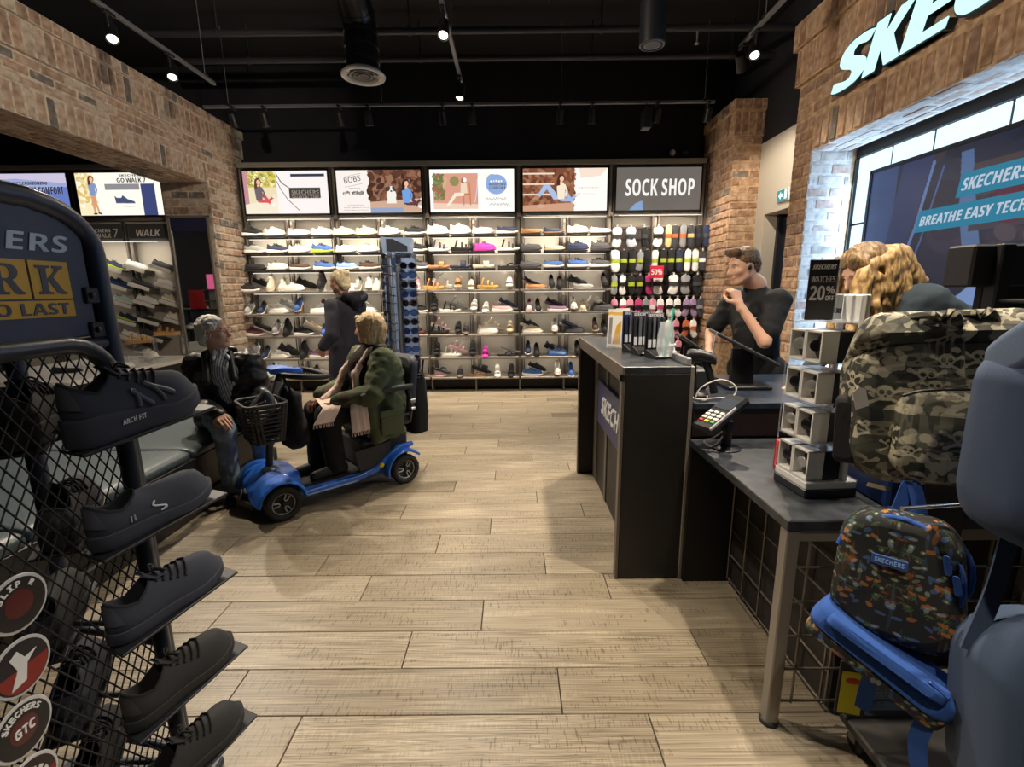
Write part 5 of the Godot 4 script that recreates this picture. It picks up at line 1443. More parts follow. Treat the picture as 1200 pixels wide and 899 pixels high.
func scooter() -> void:
	var paint := mat("2068d4", 0.2)
	paint.clearcoat_enabled = true
	paint.clearcoat = 0.8
	var black := mat("19191b", 0.5)
	var rubber := mat("2a2826", 0.85)
	var silver := mat("bdbfc2", 0.3, 0.7)
	var t := thing("mobility_scooter", "bright blue four-wheeled mobility scooter with a front basket", "mobility scooter", SCOOTER_AT, SCOOTER_TURN)
	for z in [0.458, -0.458]:
		for x in [-0.26, 0.26]:
			var s := signf(x)
			var hub := Basis(Vector3.BACK, -s * PI / 2)
			var at := Transform3D(hub, Vector3(x, 0.118, z))
			var w := part("wheel", geo().lathe([Vector2(0.075, -0.036), Vector2(0.1, -0.04), Vector2(0.115, -0.03), Vector2(0.118, 0.0), Vector2(0.115, 0.03), Vector2(0.1, 0.04), Vector2(0.077, 0.036), Vector2(0.074, 0.0), Vector2(0.075, -0.036)], 28, at), rubber, t)
			var g := geo()
			for k in 28:
				g.xf = at * Transform3D(Basis(Vector3.UP, TAU * k / 28), Vector3.ZERO)
				g.box(Vector3(0.1165, 0.014 * (1 if k % 2 == 0 else -1), 0), Vector3(0.005, 0.03, 0.011))
			part("tread", g, rubber, w)
			part("rim", geo().lathe([Vector2(0.0, -0.02), Vector2(0.076, -0.025), Vector2(0.076, 0.022), Vector2(0.07, 0.02), Vector2(0.064, 0.008), Vector2(0.0, 0.008)], 24, at), mat("161618", 0.4), w)
			g = geo()
			var ring := []
			for k in 24: ring.append(at * Vector3(cos(TAU * k / 24) * 0.072, 0.022, sin(TAU * k / 24) * 0.072))
			g.tube(ring, 0.0035, 6, false, true)
			part("rim_ring", g, silver, w)
			for k in 3:
				g = geo()
				g.xf = at * Transform3D(Basis(Vector3.UP, TAU * k / 3 + 0.5), Vector3.ZERO)
				g.tube([Vector3(0.062, 0.018, -0.014), Vector3(0.03, 0.02, -0.010), Vector3(0.022, 0.02, 0.0), Vector3(0.03, 0.02, 0.010), Vector3(0.062, 0.018, 0.014)], 0.0052, 6)
				part("spoke", g, silver, w)
			part("hub_cap", geo().lathe([Vector2(0, 0.008), Vector2(0.016, 0.01), Vector2(0.014, 0.026), Vector2(0, 0.028)], 12, at), black, w)
		part("axle", geo().bar(Vector3(-0.24, 0.118, z), Vector3(0.24, 0.118, z), 0.018, 10), black, t)
	# deck
	part("deck", geo().slab(Vector3(-0.2, 0.10, -0.36), Vector3(0.2, 0.155, 0.34), 0.012), paint, t)
	part("deck_mat", geo().slab(Vector3(-0.19, 0.155, -0.3), Vector3(0.19, 0.165, 0.32), 0.003), mat("2b2a2b", 0.9), t)
	for s in [-1.0, 1.0]:
		# side rail sweeping up to the rear
		var rows := []
		for q in [[0.30, 0.125, 0.045], [0.2, 0.125, 0.05], [-0.1, 0.13, 0.05], [-0.24, 0.16, 0.055], [-0.34, 0.23, 0.06], [-0.44, 0.285, 0.05], [-0.56, 0.295, 0.035]]:
			var r := PackedVector3Array()
			for p in round_rect(0.05, q[2], 0.016, 2): r.append(Vector3(s * 0.215 + p.x, q[1] + p.y, q[0]))
			rows.append(r)
		part("side_rail", geo().skin(rows, true, true, true), paint, t)
		part("rail_stripe", geo().slab(Vector3(s * 0.241 - 0.002, 0.112, -0.08), Vector3(s * 0.241 + 0.002, 0.122, 0.28)), mat("9fc4f0", 0.3), t)
		# rear guard over the wheel
		rows = []
		for i in 9:
			var a := lerpf(-0.15, PI * 0.78, i / 8.0)
			var r := PackedVector3Array()
			for q in [[-0.055, 0.146], [0.045, 0.146], [0.05, 0.156], [0.04, 0.166], [-0.05, 0.166]]:
				r.append(Vector3(s * 0.255 + q[0] * s, 0.118 + sin(a) * q[1], -0.458 + cos(a) * q[1]))
			rows.append(r)
		part("rear_guard", geo().skin(rows, true, true, true), paint, t)
		# front wing, arching over the wheel into the nose
		rows = []
		for i in 9:
			var a := lerpf(0.1, PI * 0.95, i / 8.0)
			var r := PackedVector3Array()
			for q in [[-0.10, 0.142], [0.048, 0.142], [0.054, 0.15], [0.044, 0.162], [-0.09, 0.172]]:
				r.append(Vector3(s * 0.25 + q[0] * s, 0.118 + sin(a) * q[1], 0.458 + cos(a) * q[1]))
			rows.append(r)
		part("front_wing", geo().skin(rows, true, true, true), paint, t)
		part("reflector", geo().lathe([Vector2(0, 0), Vector2(0.022, 0), Vector2(0.02, 0.008), Vector2(0, 0.009)], 14, Transform3D(Basis(Vector3.BACK, -s * PI / 2), Vector3(s * 0.236, 0.185, -0.275))), mat("e0c01c", 0.2), t)
		part("arm_post", geo().tube(smooth_path([Vector3(s * 0.24, 0.50, -0.54), Vector3(s * 0.26, 0.62, -0.55), Vector3(s * 0.265, 0.76, -0.53)], 4), 0.013, 8), mat("3a3b3e", 0.4, 0.4), t)
		part("armrest", geo().tube(smooth_path([Vector3(s * 0.265, 0.775, -0.56), Vector3(s * 0.27, 0.78, -0.4), Vector3(s * 0.27, 0.765, -0.2), Vector3(s * 0.265, 0.75, -0.14)], 4), 0.023, 10), mat("2a2b2e", 0.7), t)
		part("arm_lever", geo().box(Vector3(s * 0.275, 0.66, -0.555), Vector3(0.02, 0.03, 0.05), 0.005).box(Vector3(s * 0.275, 0.60, -0.555), Vector3(0.02, 0.02, 0.04), 0.005), silver, t)
	# nose
	var rows := []
	for q in [[0.30, 0.16, 0.19, 0.15], [0.38, 0.2, 0.20, 0.18], [0.46, 0.22, 0.19, 0.20], [0.54, 0.2, 0.165, 0.18], [0.60, 0.16, 0.15, 0.12], [0.62, 0.1, 0.15, 0.07]]:
		var r := PackedVector3Array()
		for p in round_rect(q[1] * 2, q[3], 0.05, 3): r.append(Vector3(p.x, q[2] + p.y, q[0]))
		rows.append(r)
	part("nose", geo().skin(rows, true, true, true), paint, t)
	part("nose_lamp", geo().ball(Vector3(0, 0.17, 0.61), Vector3(0.04, 0.02, 0.02), 12, 7), mat("d8dce2", 0.1), t)
	part("bumper", geo().tube([Vector3(-0.14, 0.09, 0.60), Vector3(0, 0.09, 0.64), Vector3(0.14, 0.09, 0.60)], 0.022, 8), black, t)
	# battery box and seat
	part("battery_box", geo().slab(Vector3(-0.19, 0.165, -0.54), Vector3(0.19, 0.40, -0.14), 0.02), mat("1f1e1f", 0.6), t)
	part("side_panel", geo().prism(PackedVector2Array([Vector2(-0.02, 0.17), Vector2(0.24, 0.17), Vector2(0.24, 0.36), Vector2(-0.05, 0.33)]), -0.012, 0.012, 0.003), mat("2c292a", 0.6), t).transform = Transform3D(Basis(Vector3.UP, PI / 2), Vector3(0.205, 0, -0.13))
	part("seat_post", geo().bar(Vector3(0, 0.38, -0.36), Vector3(0, 0.47, -0.36), 0.04, 12), mat("3a3b3e", 0.4, 0.4), t)
	part("seat_trim", geo().bar(Vector3(0.2, 0.40, -0.5), Vector3(0.2, 0.43, -0.2), 0.014, 8), silver, t)
	rows = []
	for q in [[0.46, 0.0], [0.47, 0.02], [0.53, 0.025], [0.55, 0.01], [0.555, -0.02]]:
		var r := PackedVector3Array()
		for p in round_rect(0.42 + q[1] * 2, 0.42 + q[1] * 2, 0.07): r.append(Vector3(p.x, q[0], p.y - 0.36))
		rows.append(r)
	part("seat", geo().skin(rows, true, true, true), mat("1c1c1e", 0.6), t)
	rows = []
	for q in [[-0.035, -0.02], [-0.025, 0.0], [0.025, 0.0], [0.04, -0.02]]:
		var r := PackedVector3Array()
		for p in round_rect(0.44 + q[1] * 2, 0.46 + q[1] * 2, 0.09): r.append(Vector3(p.x, 0.77 + p.y, -0.60 - p.y * 0.14 - q[0]))
		rows.append(r)
	part("backrest", geo().skin(rows, true, true, true), mat("2a2d36", 0.6), t)
	# tiller: column, console, wrap-round handle
	part("column", geo().tube(smooth_path([Vector3(0, 0.22, 0.46), Vector3(0, 0.5, 0.43), Vector3(0, 0.82, 0.36), Vector3(0, 0.94, 0.32)], 4), 0.024, 10), mat("2a2b2e", 0.5), t)
	part("column_sleeve", geo().tube([Vector3(0.0, 0.72, 0.39), Vector3(0, 0.9, 0.335)], 0.034, 12), silver, t)
	part("column_foot", geo().lathe([Vector2(0.0, 0.24), Vector2(0.05, 0.25), Vector2(0.055, 0.285), Vector2(0.03, 0.31), Vector2(0, 0.31)], 14, Transform3D(Basis.IDENTITY, Vector3(0, 0, 0.45))), silver, t)
	rows = []
	for q in [[0.40, 0.06, 0.02], [0.38, 0.09, 0.05], [0.30, 0.10, 0.06], [0.22, 0.08, 0.05], [0.20, 0.06, 0.025]]:
		var r := PackedVector3Array()
		for p in round_rect(q[1] * 2, q[2], 0.012, 2): r.append(Vector3(0.05 + p.x, 0.985 + p.y - (0.35 - q[0]) * 0.1, q[0]))
		rows.append(r)
	part("console", geo().skin(rows, true, true, true), paint, t)
	part("console_dial", geo().slab(Vector3(0.0, 1.0, 0.24), Vector3(0.1, 1.006, 0.34), 0.002), mat("2f3034", 0.3), t)
	part("handle_loop", geo().tube(smooth_path([Vector3(-0.04, 0.965, 0.36), Vector3(-0.16, 0.96, 0.28), Vector3(-0.18, 0.945, 0.14), Vector3(-0.08, 0.925, 0.05), Vector3(0.12, 0.92, 0.04), Vector3(0.24, 0.935, 0.12), Vector3(0.26, 0.955, 0.26), Vector3(0.14, 0.965, 0.36)], 5), 0.02, 10), mat("1d1d20", 0.6), t)
	part("lever", geo().bar(Vector3(0.12, 0.94, 0.2), Vector3(0.26, 0.93, 0.14), 0.007, 6).bar(Vector3(-0.04, 0.94, 0.2), Vector3(-0.14, 0.93, 0.14), 0.007, 6), black, t)
	# slotted basket, hung on the column
	var bc := Vector3(0.175, 0, 0.50)
	var bk := part("basket_floor", geo().slab(bc + Vector3(-0.13, 0.555, -0.09), bc + Vector3(0.13, 0.565, 0.09), 0.004), black, t)
	var ring := func(y: float, grow: float) -> Array:
		var o := []
		for p in round_rect(0.27 + grow, 0.19 + grow, 0.06, 4): o.append(bc + Vector3(p.x, y, p.y))
		return o
	part("basket_rim", geo().tube(ring.call(0.81, 0.06), 0.011, 8, false, true), black, t)
	for k in 9: part("basket_slat", geo().tube(ring.call(0.57 + 0.026 * k, 0.0065 * k), 0.0105, 5, false, true), black, t)
	for k in 14:
		var a: Array = ring.call(0.56, 0.0)
		var b: Array = ring.call(0.81, 0.06)
		var i := int(k * a.size() / 14.0)
		part("basket_rib", geo().bar(a[i], b[i], 0.011, 5), black, t)
	part("basket_bracket", geo().bar(bc + Vector3(0, 0.76, -0.1), Vector3(0, 0.80, 0.37), 0.012, 6), black, t)
	# what rides along
	var hb := thing("handbag", "grey zipped bag lying in the scooter's basket", "bag", on_scooter(bc + Vector3(0.02, 0.72, 0.0)), SCOOTER_TURN + 0.5)
	rows = []
	for q in [[-0.08, 0.3], [-0.07, 0.8], [-0.02, 1.0], [0.05, 0.95], [0.085, 0.6], [0.095, 0.2]]:
		var r := PackedVector3Array()
		for k in 14: r.append(Vector3(cos(TAU * k / 14) * 0.1 * q[1], q[0] + 0.04 + 0.05 * cos(TAU * k / 14), sin(TAU * k / 14) * 0.055 * q[1]))
		rows.append(r)
	part("body", geo().skin(rows, true, true, true), mat("55575c", 0.4), hb)
	part("zip", geo().tube(smooth_path([Vector3(-0.06, 0.07, 0.03), Vector3(0.0, 0.13, 0.02), Vector3(0.06, 0.17, 0.01)], 5), 0.006, 6), mat("c4c5c8", 0.3, 0.6), hb)
	part("flap_edge", geo().tube(smooth_path([Vector3(-0.08, 0.03, 0.05), Vector3(0.0, 0.075, 0.058), Vector3(0.08, 0.11, 0.04)], 5), 0.005, 6), mat("a8aaae", 0.35, 0.4), hb)
	var sat := thing("shopping_bag", "black cloth bag hanging from the scooter's steering column", "bag", on_scooter(Vector3(0.02, 0.80, 0.27)), SCOOTER_TURN)
	var f := Field.new()
	f.fold = 0.016
	f.fold_scale = Vector3(12, 9, 12)
	f.cap(on_scooter(Vector3(0.0, 0.80, 0.29)), on_scooter(Vector3(0.02, 0.48, 0.27)), 0.06, 0.085, 0.05)
	f.cap(on_scooter(Vector3(0.09, 0.78, 0.27)), on_scooter(Vector3(0.09, 0.50, 0.25)), 0.045, 0.06, 0.05)
	var g2 := geo()
	g2.xf = Transform3D(Basis(Vector3.UP, SCOOTER_TURN), sat.position).affine_inverse()
	f.into(g2, 0.012)
	part("body", g2, cloth("16161a", 40.0, 0.2), sat)
	part("strap", geo().tube(smooth_path([Vector3(-0.03, 0.0, 0.0), Vector3(-0.02, 0.12, 0.05), Vector3(0.04, 0.12, 0.04), Vector3(0.07, -0.02, 0.0)], 5), 0.008, 6), cloth("16161a", 40.0, 0.2), sat)
	var rear := thing("seat_bag", "black bag slung behind the scooter seat", "bag", on_scooter(Vector3(0.0, 0.34, -0.68)), SCOOTER_TURN)
	rows = []
	for q in [[0.0, 0.75], [0.02, 0.95], [0.2, 1.0], [0.42, 0.95], [0.48, 0.9]]:
		var r := PackedVector3Array()
		for p in round_rect(0.42 * q[1], 0.15 * q[1], 0.05): r.append(Vector3(p.x, q[0], p.y))
		rows.append(r)
	part("body", geo().skin(rows, true, true, true), cloth("131316", 40.0, 0.15), rear)
	part("drawstring_top", geo().tube(arc(Vector3(0, 0.5, 0), Vector3(0.2, 0, 0), Vector3(0, 0, 0.07), 0, TAU, 20), 0.014, 6), cloth("1a1a1e", 40.0, 0.15), rear)
	for x in [0.1, 0.16]: part("walking_stick", geo().bar(Vector3(x, 0.4, -0.02), Vector3(x + 0.01, 0.62, -0.05), 0.009, 8), black, rear)

# ---------------------------------------------------------------- bodies: a field of tapered bones, meshed as surface nets
class Field:
	var ty := PackedInt32Array()
	var pa := PackedVector3Array()
	var pb := PackedVector3Array()
	var ra := PackedFloat32Array()
	var rb := PackedFloat32Array()
	var kk := PackedFloat32Array()
	var inv := []
	var fold := 0.0
	var fold_scale := Vector3.ONE * 20.0
	var noise := FastNoiseLite.new()
	func _add(t: int, a: Vector3, b: Vector3, r0: float, r1: float, k: float, m) -> Field:
		ty.append(t); pa.append(a); pb.append(b); ra.append(r0); rb.append(r1); kk.append(k); inv.append(m)
		return self
	func cap(a: Vector3, b: Vector3, r0: float, r1: float, k := 0.03) -> Field: return _add(0, a, b, r0, r1, k, null)
	func ell(c: Vector3, r: Vector3, k := 0.02, m := Basis.IDENTITY) -> Field: return _add(1, c, r, maxf(r.x, maxf(r.y, r.z)), minf(r.x, minf(r.y, r.z)), k, m.inverse())
	func cut(c: Vector3, r: Vector3, k := 0.01, m := Basis.IDENTITY) -> Field: return _add(2, c, r, maxf(r.x, maxf(r.y, r.z)), minf(r.x, minf(r.y, r.z)), k, m.inverse())
	func plane(c: Vector3, n: Vector3, k := 0.01) -> Field: return _add(3, c, n.normalized(), 0, 0, k, null)   # takes away what lies beyond
	func one(i: int, p: Vector3) -> float:
		var t := ty[i]
		if t == 0:
			var a := pa[i]
			var ba := pb[i] - a
			var h := clampf((p - a).dot(ba) / maxf(ba.length_squared(), 1e-9), 0.0, 1.0)
			return (p - a - ba * h).length() - lerpf(ra[i], rb[i], h)
		if t == 3: return (p - pa[i]).dot(pb[i])
		var q: Vector3 = inv[i] * (p - pa[i])
		var r := pb[i]
		var k0 := (q / r).length()
		var k1 := (q / (r * r)).length()
		return k0 * (k0 - 1.0) / maxf(k1, 1e-6)
	func dist(p: Vector3, use: PackedInt32Array) -> float:
		var d := 1e3
		for i in use:
			var e := one(i, p)
			var k := kk[i]
			var t := ty[i]
			if t < 2:
				if d > 900.0: d = e
				else:
					var h := clampf(0.5 + 0.5 * (d - e) / k, 0.0, 1.0)
					d = lerpf(d, e, h) - k * h * (1.0 - h)
			else:
				if t == 2: e = -e
				var h := clampf(0.5 + 0.5 * (e - d) / k, 0.0, 1.0)
				d = lerpf(d, e, h) + k * h * (1.0 - h)
		if fold != 0.0: d += fold * noise.get_noise_3dv(p * fold_scale)
		return d
	func into(g: Geo, cell: float) -> void:
		noise.frequency = 1.0
		noise.fractal_octaves = 2
		var lo := Vector3.ONE * 1e9
		var hi := -lo
		for i in ty.size():
			if ty[i] == 0:
				var r := Vector3.ONE * maxf(ra[i], rb[i])
				lo = lo.min(pa[i] - r).min(pb[i] - r); hi = hi.max(pa[i] + r).max(pb[i] + r)
			elif ty[i] == 1:
				lo = lo.min(pa[i] - Vector3.ONE * ra[i]); hi = hi.max(pa[i] + Vector3.ONE * ra[i])
		lo -= Vector3.ONE * (cell * 2 + absf(fold)); hi += Vector3.ONE * (cell * 2 + absf(fold))
		var B := 4
		var nb := Vector3i(((hi - lo) / (cell * B)).ceil()) + Vector3i.ONE
		var nx := nb.x * B + 1
		var ny := nb.y * B + 1
		var nz := nb.z * B + 1
		var val := PackedFloat32Array()
		val.resize(nx * ny * nz)
		val.fill(1e6)
		var live := []
		var reach := cell * B * 0.87 + absf(fold) + 0.012
		var all := PackedInt32Array(range(ty.size()))
		for bz in nb.z:
			for by in nb.y:
				for bx in nb.x:
					var c := lo + Vector3(bx + 0.5, by + 0.5, bz + 0.5) * cell * B
					var best := 1e6
					var ds := PackedFloat32Array()
					for i in ty.size():
						var e := one(i, c)
						ds.append(e)
						if ty[i] < 2: best = minf(best, e)
					if best > reach + 0.03: continue
					if absf(dist(c, all)) > reach * 1.5: continue
					var use := PackedInt32Array()
					for i in ty.size():
						if ty[i] < 2:
							if ds[i] < maxf(best, 0.0) + reach * 2.0 + kk[i]: use.append(i)
						elif ty[i] == 3 or ds[i] < reach * 1.5 + kk[i]: use.append(i)
					live.append(Vector3i(bx, by, bz))
					for z in range(bz * B, bz * B + B + 1):
						for y in range(by * B, by * B + B + 1):
							for x in range(bx * B, bx * B + B + 1):
								var at := (z * ny + y) * nx + x
								if val[at] > 9e5: val[at] = dist(lo + Vector3(x, y, z) * cell, use)
		var vert := {}
		var pos := PackedVector3Array()
		var offs := [0, 1, nx, nx + 1, nx * ny, nx * ny + 1, nx * ny + nx, nx * ny + nx + 1]
		var crn := [Vector3(0, 0, 0), Vector3(1, 0, 0), Vector3(0, 1, 0), Vector3(1, 1, 0), Vector3(0, 0, 1), Vector3(1, 0, 1), Vector3(0, 1, 1), Vector3(1, 1, 1)]
		var edges := [[0, 1], [2, 3], [4, 5], [6, 7], [0, 2], [1, 3], [4, 6], [5, 7], [0, 4], [1, 5], [2, 6], [3, 7]]
		for b in live:
			for z in range(b.z * B, b.z * B + B):
				for y in range(b.y * B, b.y * B + B):
					for x in range(b.x * B, b.x * B + B):
						var at := (z * ny + y) * nx + x
						var neg := 0
						for o in offs:
							if val[at + o] < 0.0: neg += 1
						if neg == 0 or neg == 8: continue
						var s := Vector3.ZERO
						var k := 0
						for e in edges:
							var v0 := val[at + offs[e[0]]]
							var v1 := val[at + offs[e[1]]]
							if (v0 < 0.0) != (v1 < 0.0):
								var c0: Vector3 = crn[e[0]]
								s += c0.lerp(crn[e[1]], v0 / (v0 - v1)); k += 1
						vert[at] = pos.size()
						pos.append(lo + (Vector3(x, y, z) + s / k) * cell)
		var quads := PackedInt32Array()
		for at in vert:
			for ax in 3:
				var st: int = [1, nx, nx * ny][ax]
				var u: int = [nx, nx * ny, 1][ax]
				var w: int = [nx * ny, 1, nx][ax]
				var v0 := val[at]
				var v1 := val[at + st]
				if (v0 < 0.0) == (v1 < 0.0): continue
				if not (vert.has(at - u) and vert.has(at - w) and vert.has(at - u - w)): continue
				var q := [vert[at], vert[at - u], vert[at - u - w], vert[at - w]]
				if v0 < 0.0: q.reverse()
				for i in q: quads.append(i)
		var nrm := PackedVector3Array()
		nrm.resize(pos.size())
		for i in range(0, quads.size(), 4):
			var n := (pos[quads[i + 2]] - pos[quads[i]]).cross(pos[quads[i + 3]] - pos[quads[i + 1]])
			for j in 4: nrm[quads[i + j]] += n
		# point normals outwards: the field grows outwards
		var flip := 1.0
		var score := 0.0
		for i in range(0, pos.size(), maxi(1, pos.size() / 60)):
			var n := nrm[i].normalized()
			score += dist(pos[i] + n * cell * 0.6, all) - dist(pos[i] - n * cell * 0.6, all)
		if score < 0.0: flip = -1.0
		var base := g.v.size()
		for i in pos.size(): g.put(pos[i], nrm[i] * flip if nrm[i].length_squared() > 0 else Vector3.UP)
		for i in range(0, quads.size(), 4):
			g.face(base + quads[i], base + quads[i + 1], base + quads[i + 2])
			g.face(base + quads[i], base + quads[i + 2], base + quads[i + 3])

# head: c its middle, b its axes (x to its left, y up, z the way it looks)
func head_into(g: Geo, c: Vector3, b: Basis, neck: Vector3, s := 1.0, thick := 0.05) -> void:
	var f := Field.new()
	var at := func(x: float, y: float, z: float) -> Vector3: return c + b * (Vector3(x, y, z) * s)
	f.ell(at.call(0, 0.035, -0.014), Vector3(0.074, 0.088, 0.094) * s, 0.02, b)
	f.ell(at.call(0, -0.025, 0.022), Vector3(0.060, 0.080, 0.070) * s, 0.03, b)
	f.ell(at.call(0, -0.088, 0.052), Vector3(0.030, 0.022, 0.028) * s, 0.025, b)
	for sd in [-1.0, 1.0]:
		f.cap(at.call(0.046 * sd, -0.05, 0.0), at.call(0.018 * sd, -0.092, 0.055), 0.022 * s, 0.018 * s, 0.02)
		f.ell(at.call(0.036 * sd, -0.022, 0.062), Vector3(0.022, 0.02, 0.02) * s, 0.018, b)
		f.ell(at.call(0.010 * sd, -0.034, 0.094), Vector3(0.009, 0.008, 0.011) * s, 0.006, b)
	f.cap(at.call(-0.032, 0.026, 0.074), at.call(0.032, 0.026, 0.074), 0.011 * s, 0.011 * s, 0.014)
	f.cap(at.call(0, 0.014, 0.086), at.call(0, -0.028, 0.106), 0.0085 * s, 0.0125 * s, 0.010)
	f.cap(at.call(-0.019, -0.056, 0.082), at.call(0.019, -0.056, 0.082), 0.0065 * s, 0.0065 * s, 0.005)
	f.cap(at.call(-0.015, -0.067, 0.080), at.call(0.015, -0.067, 0.080), 0.0075 * s, 0.0075 * s, 0.005)
	for sd in [-1.0, 1.0]:
		f.ell(at.call(0.074 * sd, -0.002, -0.004), Vector3(0.009, 0.030, 0.018) * s, 0.006, b * Basis(Vector3.RIGHT, -0.2) * Basis(Vector3.UP, 0.35 * sd))
	f.cap(at.call(0, -0.055, -0.022), neck, thick, thick * 1.12, 0.03)
	for sd in [-1.0, 1.0]:
		f.cut(at.call(0.031 * sd, 0.008, 0.096), Vector3(0.019, 0.012, 0.014) * s, 0.012, b)
		f.cut(at.call(0.082 * sd, -0.002, 0.002), Vector3(0.006, 0.018, 0.009) * s, 0.004, b)
	f.cut(at.call(0, -0.0615, 0.094), Vector3(0.02, 0.0022, 0.012) * s, 0.003, b)
	f.into(g, 0.0042)

func eyes(t: Node3D, c: Vector3, b: Basis, s := 1.0) -> void:
	for sd in [-1.0, 1.0]:
		var p := c + b * (Vector3(0.031 * sd, 0.008, 0.0705) * s) - t.position
		var e := part("eye", geo().ball(Vector3.ZERO, Vector3.ONE * 0.0118 * s, 12, 9), mat("e9e4dd", 0.2), t)
		e.position = p
		part("iris", geo().ball(b * Vector3(0, 0, 0.0085) * s, Vector3.ONE * 0.0052 * s, 8, 6), mat("4a4238", 0.2), e)
		var g := geo()
		g.tube(arc(b * Vector3(0, 0.017, 0.014) * s, b * Vector3(0.018, 0, 0) * s, b * Vector3(0, 0.006, 0.004) * s, 0.3, PI - 0.3, 6), 0.0028 * s, 5)
		var br := part("eyebrow", g, mat("6b5a4a", 0.9), t)
		br.position = p

# hand: wrist, the way the fingers go, the way the palm faces; curl 0 flat .. 1 fist; side -1 or 1 puts the thumb
func hand_into(g: Geo, w: Vector3, dir: Vector3, palm: Vector3, side: float, curl: float, s := 1.0) -> void:
	var f := Field.new()
	dir = dir.normalized()
	palm = (palm - dir * palm.dot(dir)).normalized()
	var across := dir.cross(palm) * side     # towards the thumb
	f.cap(w - dir * 0.03, w + dir * 0.01, 0.026 * s, 0.026 * s, 0.02)
	var ks := []
	for i in 4:
		var k = w + dir * ([0.088, 0.092, 0.087, 0.078][i] * s) + across * ((0.030 - 0.020 * i) * s)
		ks.append(k)
		f.cap(w + across * (0.014 - 0.009 * i) * s + dir * 0.015, k, 0.0145 * s, 0.0115 * s, 0.012)
	for i in 4:
		var p: Vector3 = ks[i]
		var a := curl * 0.9 + 0.12
		var lens: Array = [[0.040, 0.024, 0.020], [0.045, 0.028, 0.021], [0.041, 0.026, 0.021], [0.032, 0.019, 0.018]][i]
		var r := 0.0092 * s
		var ang := 0.0
		for j in 3:
			ang += a * [0.9, 1.25, 0.8][j]
			var d := dir * cos(ang) + palm * sin(ang)
			var q: Vector3 = p + d * lens[j] * s
			f.cap(p, q, r, r * 0.92, 0.003)
			p = q
			r *= 0.94
	var t0 := w + dir * 0.022 * s + across * 0.022 * s + palm * 0.006
	var t1 := t0 + (across * 0.75 + dir * 0.6 + palm * (0.3 + curl * 0.3)).normalized() * 0.042 * s
	var t2 := t1 + (across * (0.35 - curl * 0.5) + dir * 0.85 + palm * (0.2 + curl * 0.4)).normalized() * 0.034 * s
	var t3 := t2 + (across * (0.2 - curl * 0.8) + dir * 0.8 + palm * (0.1 + curl * 0.5)).normalized() * 0.027 * s
	f.cap(t0, t1, 0.0155 * s, 0.0115 * s, 0.01)
	f.cap(t1, t2, 0.0108 * s, 0.0098 * s, 0.004)
	f.cap(t2, t3, 0.0098 * s, 0.0085 * s, 0.003)
	f.into(g, 0.0042)

func skin_mat(hex: String) -> StandardMaterial3D:
	var m := mat(hex, 0.55)
	m.subsurf_scatter_enabled = true
	m.subsurf_scatter_strength = 0.12
	return m

func leather(hex: String) -> StandardMaterial3D:
	var key := "leather" + hex
	if not mats.has(key):
		var m := StandardMaterial3D.new()
		m.albedo_color = Color(hex)
		m.roughness = 0.42
		m.uv1_triplanar = true
		m.uv1_scale = Vector3.ONE * 9.0
		m.heightmap_enabled = true
		m.heightmap_texture = noise_tex(72, 0.05, [[0.0, "000000"], [1.0, "ffffff"]], 128)
		m.heightmap_scale = 0.10
		mats[key] = m
	return mats[key]

func garment(called: String, f: Field, cell: float, m: Material, t: Node3D, label := "") -> MeshInstance3D:
	var g := geo()
	g.xf = Transform3D(Basis.IDENTITY, -t.position)
	f.into(g, cell)
	return part(called, g, m, t, label)

func look(dir: Vector3, up := Vector3.UP) -> Basis:
	var z := dir.normalized()
	var x := up.cross(z).normalized()
	return Basis(x, z.cross(x), z)

# the limbs and trunk of a body, kept a little inside its clothes
func trunk_into(g: Geo, j: Dictionary, w: float) -> void:
	var f := Field.new()
	f.cap(j.hip_l, j.hip_r, 0.105 * w, 0.105 * w, 0.05)
	var mid: Vector3 = (j.hip_l + j.hip_r) * 0.5
	var top: Vector3 = (j.sh_l + j.sh_r) * 0.5
	f.cap(mid, mid.lerp(top, 0.6), 0.105 * w, 0.105 * w, 0.06)
	f.cap(j.sh_l.lerp(j.sh_r, 0.32) - Vector3(0, 0.09, 0), j.sh_r.lerp(j.sh_l, 0.32) - Vector3(0, 0.09, 0), 0.09 * w, 0.09 * w, 0.05)
	f.cap(j.sh_l, j.sh_r, 0.055, 0.055, 0.05)
	f.cap(top, j.neck, 0.055, 0.05, 0.04)
	for s in ["l", "r"]:
		f.cap(j["sh_" + s], j["el_" + s], 0.05 * w, 0.038 * w, 0.03)
		f.cap(j["el_" + s], j["wr_" + s], 0.039 * w, 0.026, 0.02)
		f.cap(j["hip_" + s], j["kn_" + s], 0.082 * w, 0.055 * w, 0.05)
		f.cap(j["kn_" + s], j["an_" + s], 0.053 * w, 0.036, 0.03)
		f.cap(j["an_" + s] - Vector3(0, 0.045, 0), j["toe_" + s] - Vector3(0, 0.008, 0), 0.03, 0.018, 0.02)
	f.into(g, 0.018)

func trousers(j: Dictionary, w: float, hem: float, loose := 0.02) -> Field:
	var f := Field.new()
	f.fold = 0.006
	f.fold_scale = Vector3(14, 9, 14)
	var mid: Vector3 = (j.hip_l + j.hip_r) * 0.5
	f.cap(j.hip_l, j.hip_r, 0.115 * w, 0.115 * w, 0.05)
	f.cap(mid, mid + Vector3(0, 0.1, 0), 0.12 * w, 0.12 * w, 0.05)
	for s in ["l", "r"]:
		f.cap(j["hip_" + s], j["kn_" + s], (0.088 * w + loose), 0.058 * w + loose, 0.04)
		f.cap(j["kn_" + s], j["an_" + s].lerp(j["kn_" + s], hem), 0.055 * w + loose, 0.044 + loose, 0.03)
	return f

